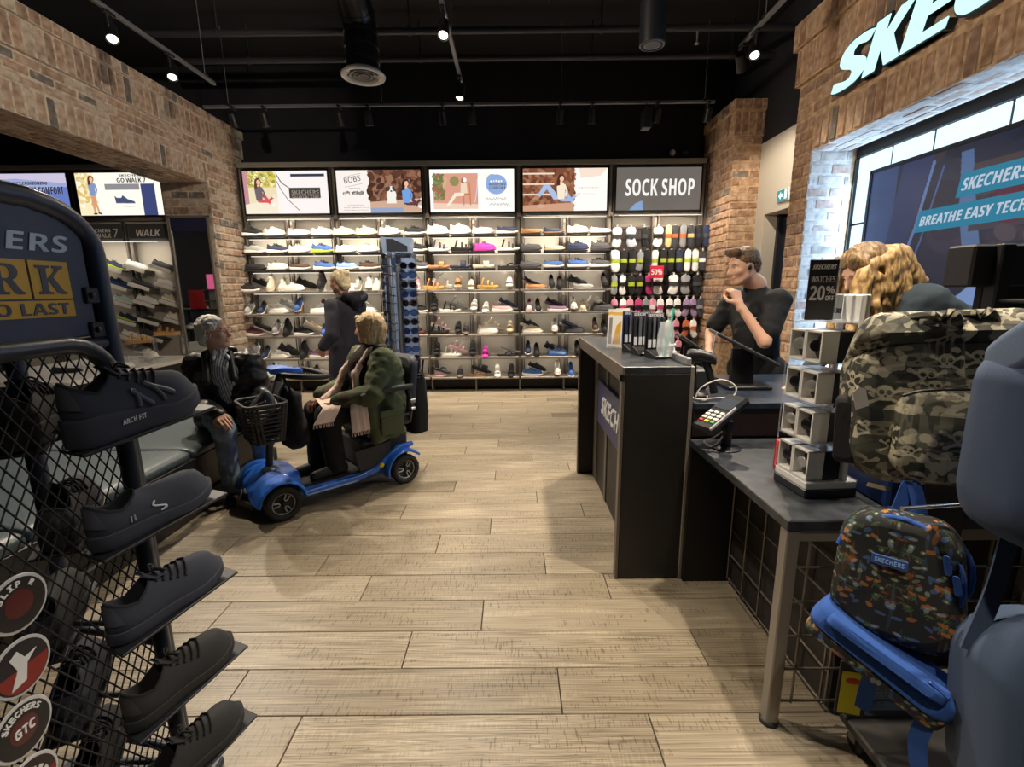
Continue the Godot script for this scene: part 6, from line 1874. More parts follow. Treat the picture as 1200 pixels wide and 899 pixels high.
func shoe_field(j: Dictionary, s: String) -> Field:
	var f := Field.new()
	var an: Vector3 = j["an_" + s]
	var toe: Vector3 = j["toe_" + s]
	var d := (toe - an); d.y = 0; d = d.normalized()
	var low := minf(an.y, toe.y)
	var y: float = j.get("floor", 0.0)
	f.cap(Vector3(an.x, y + 0.05, an.z) - d * 0.045, Vector3(toe.x, y + 0.036, toe.z) - d * 0.02, 0.042, 0.032, 0.02)
	f.cap(Vector3(an.x, y + 0.03, an.z) - d * 0.045, Vector3(toe.x, y + 0.026, toe.z), 0.04, 0.03, 0.02)
	f.cap(an, Vector3(an.x, y + 0.05, an.z), 0.042, 0.042, 0.02)
	f.plane(Vector3(0, y + 0.002, 0), Vector3.DOWN, 0.004)
	return f

func sleeves(f: Field, j: Dictionary, r0: float, r1: float, r2: float) -> void:
	for s in ["l", "r"]:
		f.cap(j["sh_" + s], j["el_" + s], r0, r1, 0.04)
		f.cap(j["el_" + s], j["wr_" + s], r1, r2, 0.025)

func persons() -> void:
	older_man()
	scooter_woman()
	standing_woman()
	young_man()
	long_haired_woman()

func older_man() -> void:
	var t := thing("person", "white-haired person with glasses in a dark leather jacket, sitting on the bench", "person", Vector3(-2.4, 0.455, -3.6))
	var j := {"neck": Vector3(-2.25, 1.07, -3.55), "sh_r": Vector3(-2.40, 0.985, -3.50), "sh_l": Vector3(-2.07, 0.99, -3.60), "el_r": Vector3(-2.42, 0.70, -3.42), "wr_r": Vector3(-2.13, 0.655, -3.25),
		"el_l": Vector3(-1.98, 0.73, -3.62), "wr_l": Vector3(-1.95, 0.665, -3.38), "hip_r": Vector3(-2.42, 0.565, -3.64), "hip_l": Vector3(-2.24, 0.565, -3.72), "kn_r": Vector3(-2.10, 0.525, -3.26),
		"kn_l": Vector3(-1.95, 0.525, -3.42), "an_r": Vector3(-2.09, 0.10, -3.24), "an_l": Vector3(-1.93, 0.10, -3.44), "toe_r": Vector3(-2.03, 0.04, -3.12), "toe_l": Vector3(-1.85, 0.04, -3.32)}
	var hb := look(Vector3(0.97, 0.10, -0.06))
	var hc := Vector3(-2.235, 1.215, -3.50)
	var g := geo()
	g.xf = Transform3D(Basis.IDENTITY, -t.position)
	trunk_into(g, j, 1.05)
	head_into(g, hc, hb, j.neck, 1.04, 0.055)
	hand_into(g, j.wr_r, Vector3(0.7, -0.25, 0.5), Vector3(0.2, -0.8, -0.3), -1.0, 0.35)
	hand_into(g, j.wr_l, Vector3(0.3, -0.2, 0.8), Vector3(0, -1, 0), 1.0, 0.3)
	part("body", g, skin_mat("d3a58d"), t)
	eyes(t, hc, hb, 1.04)
	var f := Field.new()
	f.fold = 0.010
	f.fold_scale = Vector3(34, 30, 34)
	f.ell(hc + hb * Vector3(0, 0.05, -0.022), Vector3(0.086, 0.088, 0.10), 0.02, hb)
	f.ell(hc + hb * Vector3(0, -0.02, -0.075), Vector3(0.074, 0.075, 0.05), 0.03, hb)
	for s in [-1.0, 1.0]: f.cap(hc + hb * Vector3(0.07 * s, 0.05, 0.03), hc + hb * Vector3(0.068 * s, -0.02, -0.03), 0.02, 0.022, 0.02)
	f.cut(hc + hb * Vector3(0, -0.02, 0.09), Vector3(0.08, 0.10, 0.075), 0.012, hb)
	for s in [-1.0, 1.0]: f.cut(hc + hb * Vector3(0.085 * s, -0.004, 0.004), Vector3(0.022, 0.032, 0.024), 0.006, hb)
	garment("hair", f, 0.006, mat("d3cdc4", 0.75), t)
	# glasses
	g = geo()
	g.xf = Transform3D(hb, hc - t.position)
	for s in [-1.0, 1.0]:
		var ring := []
		for i in 14: ring.append(Vector3(0.034 * s + cos(TAU * i / 14) * 0.023, 0.006 + sin(TAU * i / 14) * 0.017, 0.104 - absf(cos(TAU * i / 14) * 0.2 - s * 0.2) * 0.02))
		g.tube(ring, 0.0014, 5, false, true)
		g.tube([Vector3(0.057 * s, 0.01, 0.098), Vector3(0.074 * s, 0.01, 0.07), Vector3(0.082 * s, 0.006, -0.005)], 0.0016, 5)
	g.tube([Vector3(-0.011, 0.008, 0.106), Vector3(0, 0.012, 0.11), Vector3(0.011, 0.008, 0.106)], 0.0014, 5)
	part("glasses", g, mat("5a4438", 0.3, 0.4), t)
	# striped shirt
	f = Field.new()
	f.fold = 0.004
	f.cap(Vector3(-2.21, 0.62, -3.63), Vector3(-2.205, 0.92, -3.545), 0.12, 0.13, 0.05)
	f.cap(Vector3(-2.235, 0.98, -3.535), Vector3(-2.24, 1.07, -3.53), 0.078, 0.066, 0.04)
	var sp := Pic.new(64, 64, "d9dade")
	for k in 4: sp.rect(k * 16, 0, 6, 64, "5a6076")
	var sm := textured(sp.tex(), 14.0, 0.85)
	garment("shirt", f, 0.012, sm, t)
	f = Field.new()
	for s in [-1.0, 1.0]: f.cap(Vector3(-2.235, 1.075, -3.53) + hb * Vector3(0.062 * s, 0.0, 0.0), Vector3(-2.17, 1.03, -3.44) + Vector3(0.05 * s, 0, -0.01 * s), 0.016, 0.012, 0.01)
	garment("shirt_collar", f, 0.006, mat("dcdde2", 0.85), t)
	# jacket: open down the front
	f = Field.new()
	f.fold = 0.016
	f.fold_scale = Vector3(8, 13, 8)
	f.cap(Vector3(-2.37, 0.56, -3.66), Vector3(-2.33, 0.85, -3.60), 0.19, 0.175, 0.06)
	f.cap(Vector3(-2.16, 0.56, -3.68), Vector3(-2.16, 0.85, -3.63), 0.17, 0.165, 0.06)
	f.cap(Vector3(-2.40, 0.95, -3.53), Vector3(-2.08, 0.955, -3.62), 0.105, 0.105, 0.06)
	sleeves(f, j, 0.085, 0.074, 0.056)
	f.cut(Vector3(-2.165, 0.935, -3.38), Vector3(0.058, 0.175, 0.13), 0.012, look(Vector3(0.3, 0, 0.95)))
	f.cut(Vector3(-2.24, 1.08, -3.51), Vector3(0.082, 0.12, 0.082), 0.015)
	garment("jacket", f, 0.011, leather("17171a"), t)
	f = Field.new()
	f.cap(Vector3(-2.30, 1.06, -3.46), Vector3(-2.25, 0.87, -3.365), 0.022, 0.03, 0.02)
	f.cap(Vector3(-2.15, 1.06, -3.52), Vector3(-2.085, 0.88, -3.43), 0.022, 0.028, 0.02)
	f.cap(Vector3(-2.30, 1.06, -3.46), Vector3(-2.29, 1.10, -3.60), 0.024, 0.028, 0.02)
	f.cap(Vector3(-2.29, 1.10, -3.60), Vector3(-2.15, 1.08, -3.58), 0.028, 0.024, 0.02)
	garment("lapels", f, 0.008, leather("1d1d20"), t)
	var jean := textured(noise_tex(91, 0.03, [[0.2, "5a6d80"], [0.55, "8297a6"], [0.85, "aab8bf"]], 128), 2.2, 0.9)
	garment("jeans", trousers(j, 1.0, -0.06, 0.018), 0.013, jean, t)
	for s in ["r", "l"]: garment("shoe", shoe_field(j, s), 0.008, mat("151414", 0.3), t)

func on_scooter(p: Vector3) -> Vector3:
	return Transform3D(Basis(Vector3.UP, SCOOTER_TURN), SCOOTER_AT) * p

func scooter_woman() -> void:
	var t := thing("person", "blonde-bobbed person in a green coat and pale scarf, sitting on the blue mobility scooter", "person", on_scooter(Vector3(0, 0.55, -0.36)))
	var j := {"neck": Vector3(0, 1.09, -0.36), "sh_l": Vector3(0.17, 1.0, -0.37), "sh_r": Vector3(-0.17, 1.0, -0.35), "el_l": Vector3(0.235, 0.755, -0.24), "wr_l": Vector3(0.13, 0.715, -0.02),
		"el_r": Vector3(-0.2, 0.76, -0.2), "wr_r": Vector3(-0.05, 0.745, 0.03), "hip_l": Vector3(0.095, 0.645, -0.38), "hip_r": Vector3(-0.095, 0.645, -0.38), "kn_l": Vector3(0.11, 0.625, 0.055),
		"kn_r": Vector3(-0.07, 0.63, 0.07), "an_l": Vector3(0.12, 0.235, 0.03), "an_r": Vector3(-0.05, 0.235, 0.1), "toe_l": Vector3(0.13, 0.18, 0.2), "toe_r": Vector3(-0.05, 0.18, 0.26)}
	for k in j: j[k] = on_scooter(j[k])
	j.floor = 0.165
	var hb := look(Vector3(-0.97, -0.05, -0.1))
	var hc := on_scooter(Vector3(0.01, 1.225, -0.35))
	var g := geo()
	g.xf = Transform3D(Basis.IDENTITY, -t.position)
	trunk_into(g, j, 0.98)
	head_into(g, hc, hb, j.neck, 0.98, 0.048)
	var fw := on_scooter(Vector3(0, 0, 1)) - on_scooter(Vector3.ZERO)
	var rt := on_scooter(Vector3(1, 0, 0)) - on_scooter(Vector3.ZERO)
	hand_into(g, j.wr_l, fw * 0.7 - rt * 0.7 - Vector3(0, 0.15, 0), Vector3(0, -1, 0) - rt * 0.2, 1.0, 0.5, 0.95)
	hand_into(g, j.wr_r, fw * 0.8 + rt * 0.35 - Vector3(0, 0.35, 0), Vector3(0, -1, 0), -1.0, 0.35, 0.95)
	part("body", g, skin_mat("d2a087"), t)
	eyes(t, hc, hb, 0.98)
	var f := Field.new()
	f.fold = 0.007
	f.fold_scale = Vector3(44, 7, 44)
	f.ell(hc + hb * Vector3(0, 0.042, -0.026), Vector3(0.092, 0.092, 0.104), 0.02, hb)
	f.cap(hc + hb * Vector3(0, 0.0, -0.07), hc + hb * Vector3(0, -0.085, -0.06), 0.075, 0.06, 0.03)
	for s in [-1.0, 1.0]:
		f.cap(hc + hb * Vector3(0.066 * s, 0.05, 0.035), hc + hb * Vector3(0.068 * s, -0.075, 0.02), 0.03, 0.026, 0.03)
		f.cap(hc + hb * Vector3(0.062 * s, 0.0, -0.03), hc + hb * Vector3(0.06 * s, -0.095, -0.03), 0.04, 0.03, 0.03)
	f.cap(hc + hb * Vector3(-0.045, 0.09, 0.062), hc + hb * Vector3(0.045, 0.09, 0.062), 0.02, 0.02, 0.02)
	f.cut(hc + hb * Vector3(0, -0.03, 0.10), Vector3(0.062, 0.095, 0.075), 0.012, hb)
	f.cut(hc + hb * Vector3(0, -0.16, 0.02), Vector3(0.2, 0.045, 0.2), 0.012, hb)
	var blonde := textured(noise_tex(92, 0.04, [[0.2, "8c7150"], [0.5, "bf9f70"], [0.85, "decba2"]], 128, Vector2(4, 1)), 5.0, 0.55)
	garment("hair", f, 0.006, blonde, t)
	part("hair_clip", geo().box(hc + hb * Vector3(0.03, 0.115, 0.05) - t.position, Vector3(0.05, 0.012, 0.02), 0.004), mat("17130f", 0.3), t)
	# green coat with a brown collar
	var L := func(x: float, y: float, z: float) -> Vector3: return on_scooter(Vector3(x, y, z))
	f = Field.new()
	f.fold = 0.014
	f.fold_scale = Vector3(9, 12, 9)
	f.cap(L.call(-0.06, 0.64, -0.42), L.call(-0.05, 0.90, -0.42), 0.175, 0.16, 0.06)
	f.cap(L.call(0.08, 0.64, -0.42), L.call(0.06, 0.90, -0.42), 0.175, 0.16, 0.06)
	f.cap(L.call(-0.16, 0.97, -0.37), L.call(0.16, 0.97, -0.39), 0.095, 0.1, 0.06)
	sleeves(f, j, 0.085, 0.078, 0.058)
	# the skirt of the coat hangs over the near side of the seat
	f.cap(L.call(0.20, 0.66, -0.40), L.call(0.245, 0.46, -0.38), 0.075, 0.05, 0.05)
	f.cap(L.call(0.19, 0.66, -0.22), L.call(0.25, 0.44, -0.25), 0.06, 0.045, 0.05)
	f.cap(L.call(0.24, 0.44, -0.46), L.call(0.255, 0.40, -0.24), 0.035, 0.03, 0.05)
	f.cap(L.call(-0.2, 0.62, -0.36), L.call(-0.23, 0.46, -0.36), 0.08, 0.05, 0.05)
	f.cut(L.call(0.0, 0.86, -0.13), Vector3(0.085, 0.3, 0.17), 0.02, look(fw))
	f.cut(L.call(0, 1.10, -0.34), Vector3(0.08, 0.1, 0.085), 0.015)
	garment("coat", f, 0.011, cloth("4b5238", 30.0, 0.2), t)
	f = Field.new()
	f.fold = 0.006
	for s in [-1.0, 1.0]:
		f.cap(L.call(0.075 * s, 1.055, -0.36), L.call(0.11 * s, 0.97, -0.24), 0.028, 0.02, 0.02)
		f.cap(L.call(0.075 * s, 1.055, -0.36), L.call(0.0, 1.06, -0.46), 0.028, 0.034, 0.03)
	garment("collar", f, 0.008, cloth("3a2c22", 40.0, 0.2), t, "brown corduroy collar")
	for s in [-1.0, 1.0]:
		f = Field.new()
		f.cap(L.call(0.235 * s, 0.753, -0.23).lerp(j["wr_l" if s > 0 else "wr_r"], 0.72), j["wr_l" if s > 0 else "wr_r"], 0.064, 0.057, 0.02)
		garment("cuff", f, 0.008, cloth("3a2c22", 40.0, 0.2), t, "brown corduroy cuff")
	# flap pocket on the near side
	var pk := geo()
	pk.xf = Transform3D(Basis(Vector3.UP, SCOOTER_TURN + PI / 2), L.call(0.298, 0.565, -0.36) - t.position)
	pk.box(Vector3(0, -0.05, 0), Vector3(0.19, 0.16, 0.016), 0.006)
	pk.box(Vector3(0, 0.035, 0.007), Vector3(0.2, 0.055, 0.016), 0.006)
	part("pocket", pk, cloth("4b5238", 30.0, 0.2), t)
	f = Field.new()
	f.fold = 0.005
	f.cap(L.call(0, 0.68, -0.30), L.call(0, 0.95, -0.29), 0.125, 0.115, 0.05)
	f.cap(L.call(0, 1.0, -0.33), L.call(0, 1.085, -0.35), 0.08, 0.064, 0.04)
	garment("jumper", f, 0.012, cloth("2e2220", 50.0, 0.2), t)
	garment("trousers", trousers(j, 0.98, 0.0, 0.03), 0.013, cloth("121113", 50.0, 0.15), t)
	for s in ["r", "l"]: garment("shoe", shoe_field(j, s), 0.008, mat("161517", 0.55), t)
	# scarf: two long ends from the neck to the lap, the near one over the knee
	var wool := cloth("d7bcae", 70.0, 0.4)
	f = Field.new()
	f.fold = 0.006
	f.fold_scale = Vector3(40, 40, 40)
	f.cap(L.call(-0.07, 1.06, -0.30), L.call(-0.08, 0.90, -0.165), 0.024, 0.026, 0.02)
	f.cap(L.call(-0.08, 0.90, -0.165), L.call(-0.03, 0.78, -0.08), 0.026, 0.028, 0.02)
	f.cap(L.call(-0.03, 0.78, -0.08), L.call(0.02, 0.725, 0.05), 0.028, 0.024, 0.02)
	f.cap(L.call(0.07, 1.06, -0.31), L.call(0.115, 0.90, -0.17), 0.022, 0.026, 0.02)
	f.cap(L.call(0.115, 0.90, -0.17), L.call(0.15, 0.76, -0.16), 0.026, 0.026, 0.02)
	f.cap(L.call(-0.07, 1.065, -0.33), L.call(0.0, 1.07, -0.43), 0.022, 0.026, 0.02)
	f.cap(L.call(0.0, 1.07, -0.43), L.call(0.07, 1.065, -0.33), 0.026, 0.022, 0.02)
	garment("scarf", f, 0.008, wool, t)
	g = geo()
	g.xf = Transform3D(Basis.IDENTITY, -t.position)
	for q in [[L.call(0.0, 0.735, 0.04), L.call(0.185, 0.70, 0.05), L.call(0.215, 0.60, 0.13)], [L.call(0.16, 0.775, -0.17), L.call(0.245, 0.66, -0.12), L.call(0.262, 0.50, -0.12)]]:
		var rows := []
		for i in 9:
			var u := i / 8.0
			var a: Vector3 = q[0]
			var p: Vector3 = a.lerp(q[1], minf(u * 2, 1.0)) if u < 0.5 else (q[1] as Vector3).lerp(q[2], u * 2 - 1)
			var r := PackedVector3Array()
			for k in 9:
				var x := (k - 4) / 4.0
				r.append(p + fw * x * (0.055 + 0.015 * u) + rt * (0.008 * sin(k * 2.1 + u * 3)) + rt * 0.012)
			for k in range(8, -1, -1):
				var x := (k - 4) / 4.0
				r.append(p + fw * x * (0.055 + 0.015 * u) + rt * (0.008 * sin(k * 2.1 + u * 3)))
			rows.append(r)
		g.skin(rows, true, true, true)
		for k in 12:
			var e: Vector3 = q[2] + fw * (k - 5.5) / 5.5 * 0.066 + rt * 0.006
			g.bar(e, e - Vector3(0, 0.03, 0) + fw * 0.004 * sin(k * 3.0), 0.003, 4)
	part("scarf_end", g, wool, t)

func standing_woman() -> void:
	var t := thing("person", "blonde person with tied-up hair in a long dark navy hooded coat, facing the shoe shelves", "person", Vector3(-1.70, 0, -4.85))
	var j := {"neck": Vector3(-1.70, 1.46, -4.85), "sh_l": Vector3(-1.79, 1.37, -4.70), "sh_r": Vector3(-1.63, 1.37, -4.99), "el_l": Vector3(-1.77, 1.10, -4.58), "wr_l": Vector3(-1.86, 0.985, -4.56),
		"el_r": Vector3(-1.66, 1.09, -5.08), "wr_r": Vector3(-1.84, 0.95, -5.06), "hip_l": Vector3(-1.75, 0.88, -4.77), "hip_r": Vector3(-1.66, 0.88, -4.93), "kn_l": Vector3(-1.76, 0.48, -4.76),
		"kn_r": Vector3(-1.67, 0.48, -4.93), "an_l": Vector3(-1.74, 0.09, -4.74), "an_r": Vector3(-1.65, 0.09, -4.92), "toe_l": Vector3(-1.88, 0.035, -4.8), "toe_r": Vector3(-1.79, 0.035, -4.98)}
	var hb := look(Vector3(-0.93, -0.08, -0.35))
	var hc := Vector3(-1.76, 1.605, -4.85)
	var g := geo()
	g.xf = Transform3D(Basis.IDENTITY, -t.position)
	trunk_into(g, j, 0.95)
	head_into(g, hc, hb, j.neck, 0.96, 0.047)
	hand_into(g, j.wr_l, Vector3(-0.35, -0.75, -0.2), Vector3(-0.2, 0.1, -1), 1.0, 0.6, 0.95)
	hand_into(g, j.wr_r, Vector3(-0.5, -0.5, 0.3), Vector3(0, -0.4, 1), -1.0, 0.6, 0.95)
	part("body", g, skin_mat("cf9d84"), t)
	eyes(t, hc, hb, 0.96)
	var f := Field.new()
	f.fold = 0.006
	f.fold_scale = Vector3(34, 16, 34)
	f.ell(hc + hb * Vector3(0, 0.042, -0.024), Vector3(0.086, 0.086, 0.10), 0.02, hb)
	f.ell(hc + hb * Vector3(0, 0.085, -0.085), Vector3(0.05, 0.045, 0.05), 0.02, hb)
	f.ell(hc + hb * Vector3(0, -0.03, -0.07), Vector3(0.066, 0.06, 0.045), 0.03, hb)
	f.cut(hc + hb * Vector3(0, -0.03, 0.088), Vector3(0.08, 0.10, 0.08), 0.012, hb)
	for s in [-1.0, 1.0]: f.cut(hc + hb * Vector3(0.08 * s, -0.006, 0.004), Vector3(0.022, 0.03, 0.022), 0.006, hb)
	garment("hair", f, 0.006, textured(noise_tex(93, 0.05, [[0.2, "a98f68"], [0.5, "cfba92"], [0.85, "e6dbc0"]], 128), 6.0, 0.55), t)
	part("hair_clip", geo().tube(arc(hc + hb * Vector3(0, 0.09, -0.1) - t.position, hb * Vector3(0.03, 0, 0), hb * Vector3(0, 0.03, -0.02), 0, TAU * 0.8, 8), 0.007, 6), mat("3a2a1e", 0.4), t)
	f = Field.new()
	f.fold = 0.010
	f.fold_scale = Vector3(9, 4, 9)
	f.cap(Vector3(-1.72, 1.28, -4.86), Vector3(-1.70, 0.95, -4.85), 0.15, 0.165, 0.06)
	f.cap(Vector3(-1.76, 0.95, -4.77), Vector3(-1.77, 0.36, -4.76), 0.125, 0.155, 0.06)
	f.cap(Vector3(-1.66, 0.95, -4.93), Vector3(-1.66, 0.36, -4.95), 0.125, 0.155, 0.06)
	f.cap(j.sh_l.lerp(j.sh_r, 0.08) - Vector3(0, 0.03, 0), j.sh_r.lerp(j.sh_l, 0.08) - Vector3(0, 0.03, 0), 0.085, 0.085, 0.06)
	sleeves(f, j, 0.076, 0.066, 0.05)
	f.plane(Vector3(0, 0.30, 0), Vector3.DOWN, 0.02)
	f.cut(Vector3(-1.72, 1.50, -4.85), Vector3(0.07, 0.09, 0.07), 0.02)
	var navy := cloth("211f2b", 40.0, 0.2)
	garment("coat", f, 0.012, navy, t)
	f = Field.new()
	f.fold = 0.008
	f.fold_scale = Vector3(20, 20, 20)
	f.cap(Vector3(-1.585, 1.44, -4.76), Vector3(-1.555, 1.46, -4.90), 0.058, 0.058, 0.04)
	f.cap(Vector3(-1.60, 1.38, -4.82), Vector3(-1.60, 1.30, -4.85), 0.055, 0.04, 0.04)
	f.cap(Vector3(-1.66, 1.475, -4.74), Vector3(-1.585, 1.45, -4.77), 0.034, 0.05, 0.03)
	f.cap(Vector3(-1.66, 1.475, -4.95), Vector3(-1.56, 1.46, -4.92), 0.034, 0.05, 0.03)
	f.cap(Vector3(-1.66, 1.475, -4.74), Vector3(-1.775, 1.43, -4.79), 0.034, 0.024, 0.03)
	garment("hood", f, 0.010, navy, t)
	garment("trousers", trousers(j, 0.85, 0.1, 0.012), 0.016, cloth("1a1a20", 50.0, 0.15), t)
	for s in ["r", "l"]: garment("shoe", shoe_field(j, s), 0.010, mat("151414", 0.4), t)

func young_man() -> void:
	var t := thing("person", "young person in a black T-shirt at the till, fist raised to the mouth, earbud in", "person", Vector3(1.72, 0, -3.3))
	var j := {"neck": Vector3(1.665, 1.53, -3.26), "sh_l": Vector3(1.755, 1.42, -3.13), "sh_r": Vector3(1.61, 1.43, -3.43), "el_l": Vector3(1.615, 1.165, -2.99), "wr_l": Vector3(1.475, 1.405, -3.08),
		"el_r": Vector3(1.48, 1.18, -3.50), "wr_r": Vector3(1.40, 1.03, -3.32), "hip_l": Vector3(1.80, 0.93, -3.22), "hip_r": Vector3(1.70, 0.93, -3.40), "kn_l": Vector3(1.78, 0.50, -3.2),
		"kn_r": Vector3(1.68, 0.50, -3.4), "an_l": Vector3(1.80, 0.09, -3.22), "an_r": Vector3(1.70, 0.09, -3.42), "toe_l": Vector3(1.66, 0.035, -3.14), "toe_r": Vector3(1.56, 0.035, -3.36)}
	var hb := look(Vector3(-0.94, -0.14, 0.18))
	var hc := Vector3(1.555, 1.645, -3.24)
	var g := geo()
	g.xf = Transform3D(Basis.IDENTITY, -t.position)
	trunk_into(g, j, 1.0)
	head_into(g, hc, hb, j.neck, 1.02, 0.058)
	hand_into(g, j.wr_l, Vector3(-0.25, 0.85, -0.25), Vector3(-0.35, 0.1, -0.9), 1.0, 1.0)
	hand_into(g, j.wr_r, Vector3(-0.45, -0.55, 0.5), Vector3(-0.3, -0.8, -0.3), -1.0, 0.35)
	part("body", g, skin_mat("d8a88e"), t)
	eyes(t, hc, hb, 1.02)
	var f := Field.new()
	f.fold = 0.005
	f.fold_scale = Vector3(40, 25, 40)
	f.ell(hc + hb * Vector3(0, 0.055, -0.02), Vector3(0.084, 0.082, 0.098), 0.02, hb)
	f.cap(hc + hb * Vector3(-0.04, 0.11, 0.065), hc + hb * Vector3(0.04, 0.11, 0.065), 0.026, 0.026, 0.02)
	f.ell(hc + hb * Vector3(0, -0.005, -0.075), Vector3(0.068, 0.06, 0.04), 0.03, hb)
	f.cut(hc + hb * Vector3(0, -0.03, 0.088), Vector3(0.09, 0.105, 0.075), 0.012, hb)
	for s in [-1.0, 1.0]: f.cut(hc + hb * Vector3(0.085 * s, -0.012, 0.004), Vector3(0.024, 0.034, 0.024), 0.006, hb)
	garment("hair", f, 0.006, textured(noise_tex(94, 0.06, [[0.2, "453325"], [0.55, "6d533c"], [0.85, "987a58"]], 128), 6.0, 0.6), t)
	part("earbud", geo().ball(hc + hb * Vector3(0.083, -0.004, 0.008) - t.position, Vector3(0.012, 0.019, 0.015), 10, 7).tube(arc(hc + hb * Vector3(0.086, 0.002, -0.004) - t.position, hb * Vector3(0, 0.03, 0), hb * Vector3(0, 0, -0.022), -0.6, 2.2, 8), 0.004, 6), mat("121214", 0.3), t)
	f = Field.new()
	f.fold = 0.009
	f.fold_scale = Vector3(10, 12, 10)
	f.cap(Vector3(1.745, 0.94, -3.31), Vector3(1.70, 1.24, -3.28), 0.145, 0.15, 0.06)
	f.cap(j.sh_l.lerp(j.sh_r, 0.22) - Vector3(0, 0.08, 0), j.sh_r.lerp(j.sh_l, 0.22) - Vector3(0, 0.08, 0), 0.108, 0.105, 0.06)
	f.cap(j.sh_l, j.sh_r, 0.07, 0.07, 0.05)
	f.cap(j.sh_l, j.sh_l.lerp(j.el_l, 0.72), 0.078, 0.07, 0.04)
	f.cap(j.sh_r, j.sh_r.lerp(j.el_r, 0.72), 0.078, 0.07, 0.04)
	f.cap(Vector3(1.68, 1.46, -3.27), Vector3(1.66, 1.51, -3.265), 0.08, 0.066, 0.03)
	f.cut(Vector3(1.64, 1.575, -3.25), Vector3(0.075, 0.07, 0.075), 0.012)
	garment("t_shirt", f, 0.011, cloth("16171b", 60.0, 0.2), t)
	var star := PackedVector2Array()
	for i in 10: star.append(Vector2(cos(PI / 2 + i * PI / 5), sin(PI / 2 + i * PI / 5)) * (0.036 if i % 2 == 0 else 0.015))
	var sg := geo()
	sg.xf = Transform3D(look(Vector3(-0.6, 0.05, 0.8)), Vector3(1.60, 1.305, -3.142) - t.position)
	sg.prism(star, 0.0, 0.004)
	part("chest_print", sg, mat("9a9aa0", 0.7), t)
	garment("trousers", trousers(j, 0.98, 0.06, 0.014), 0.016, cloth("17181c", 50.0, 0.15), t)
	for s in ["r", "l"]: garment("shoe", shoe_field(j, s), 0.010, mat("1a1a1c", 0.5), t)

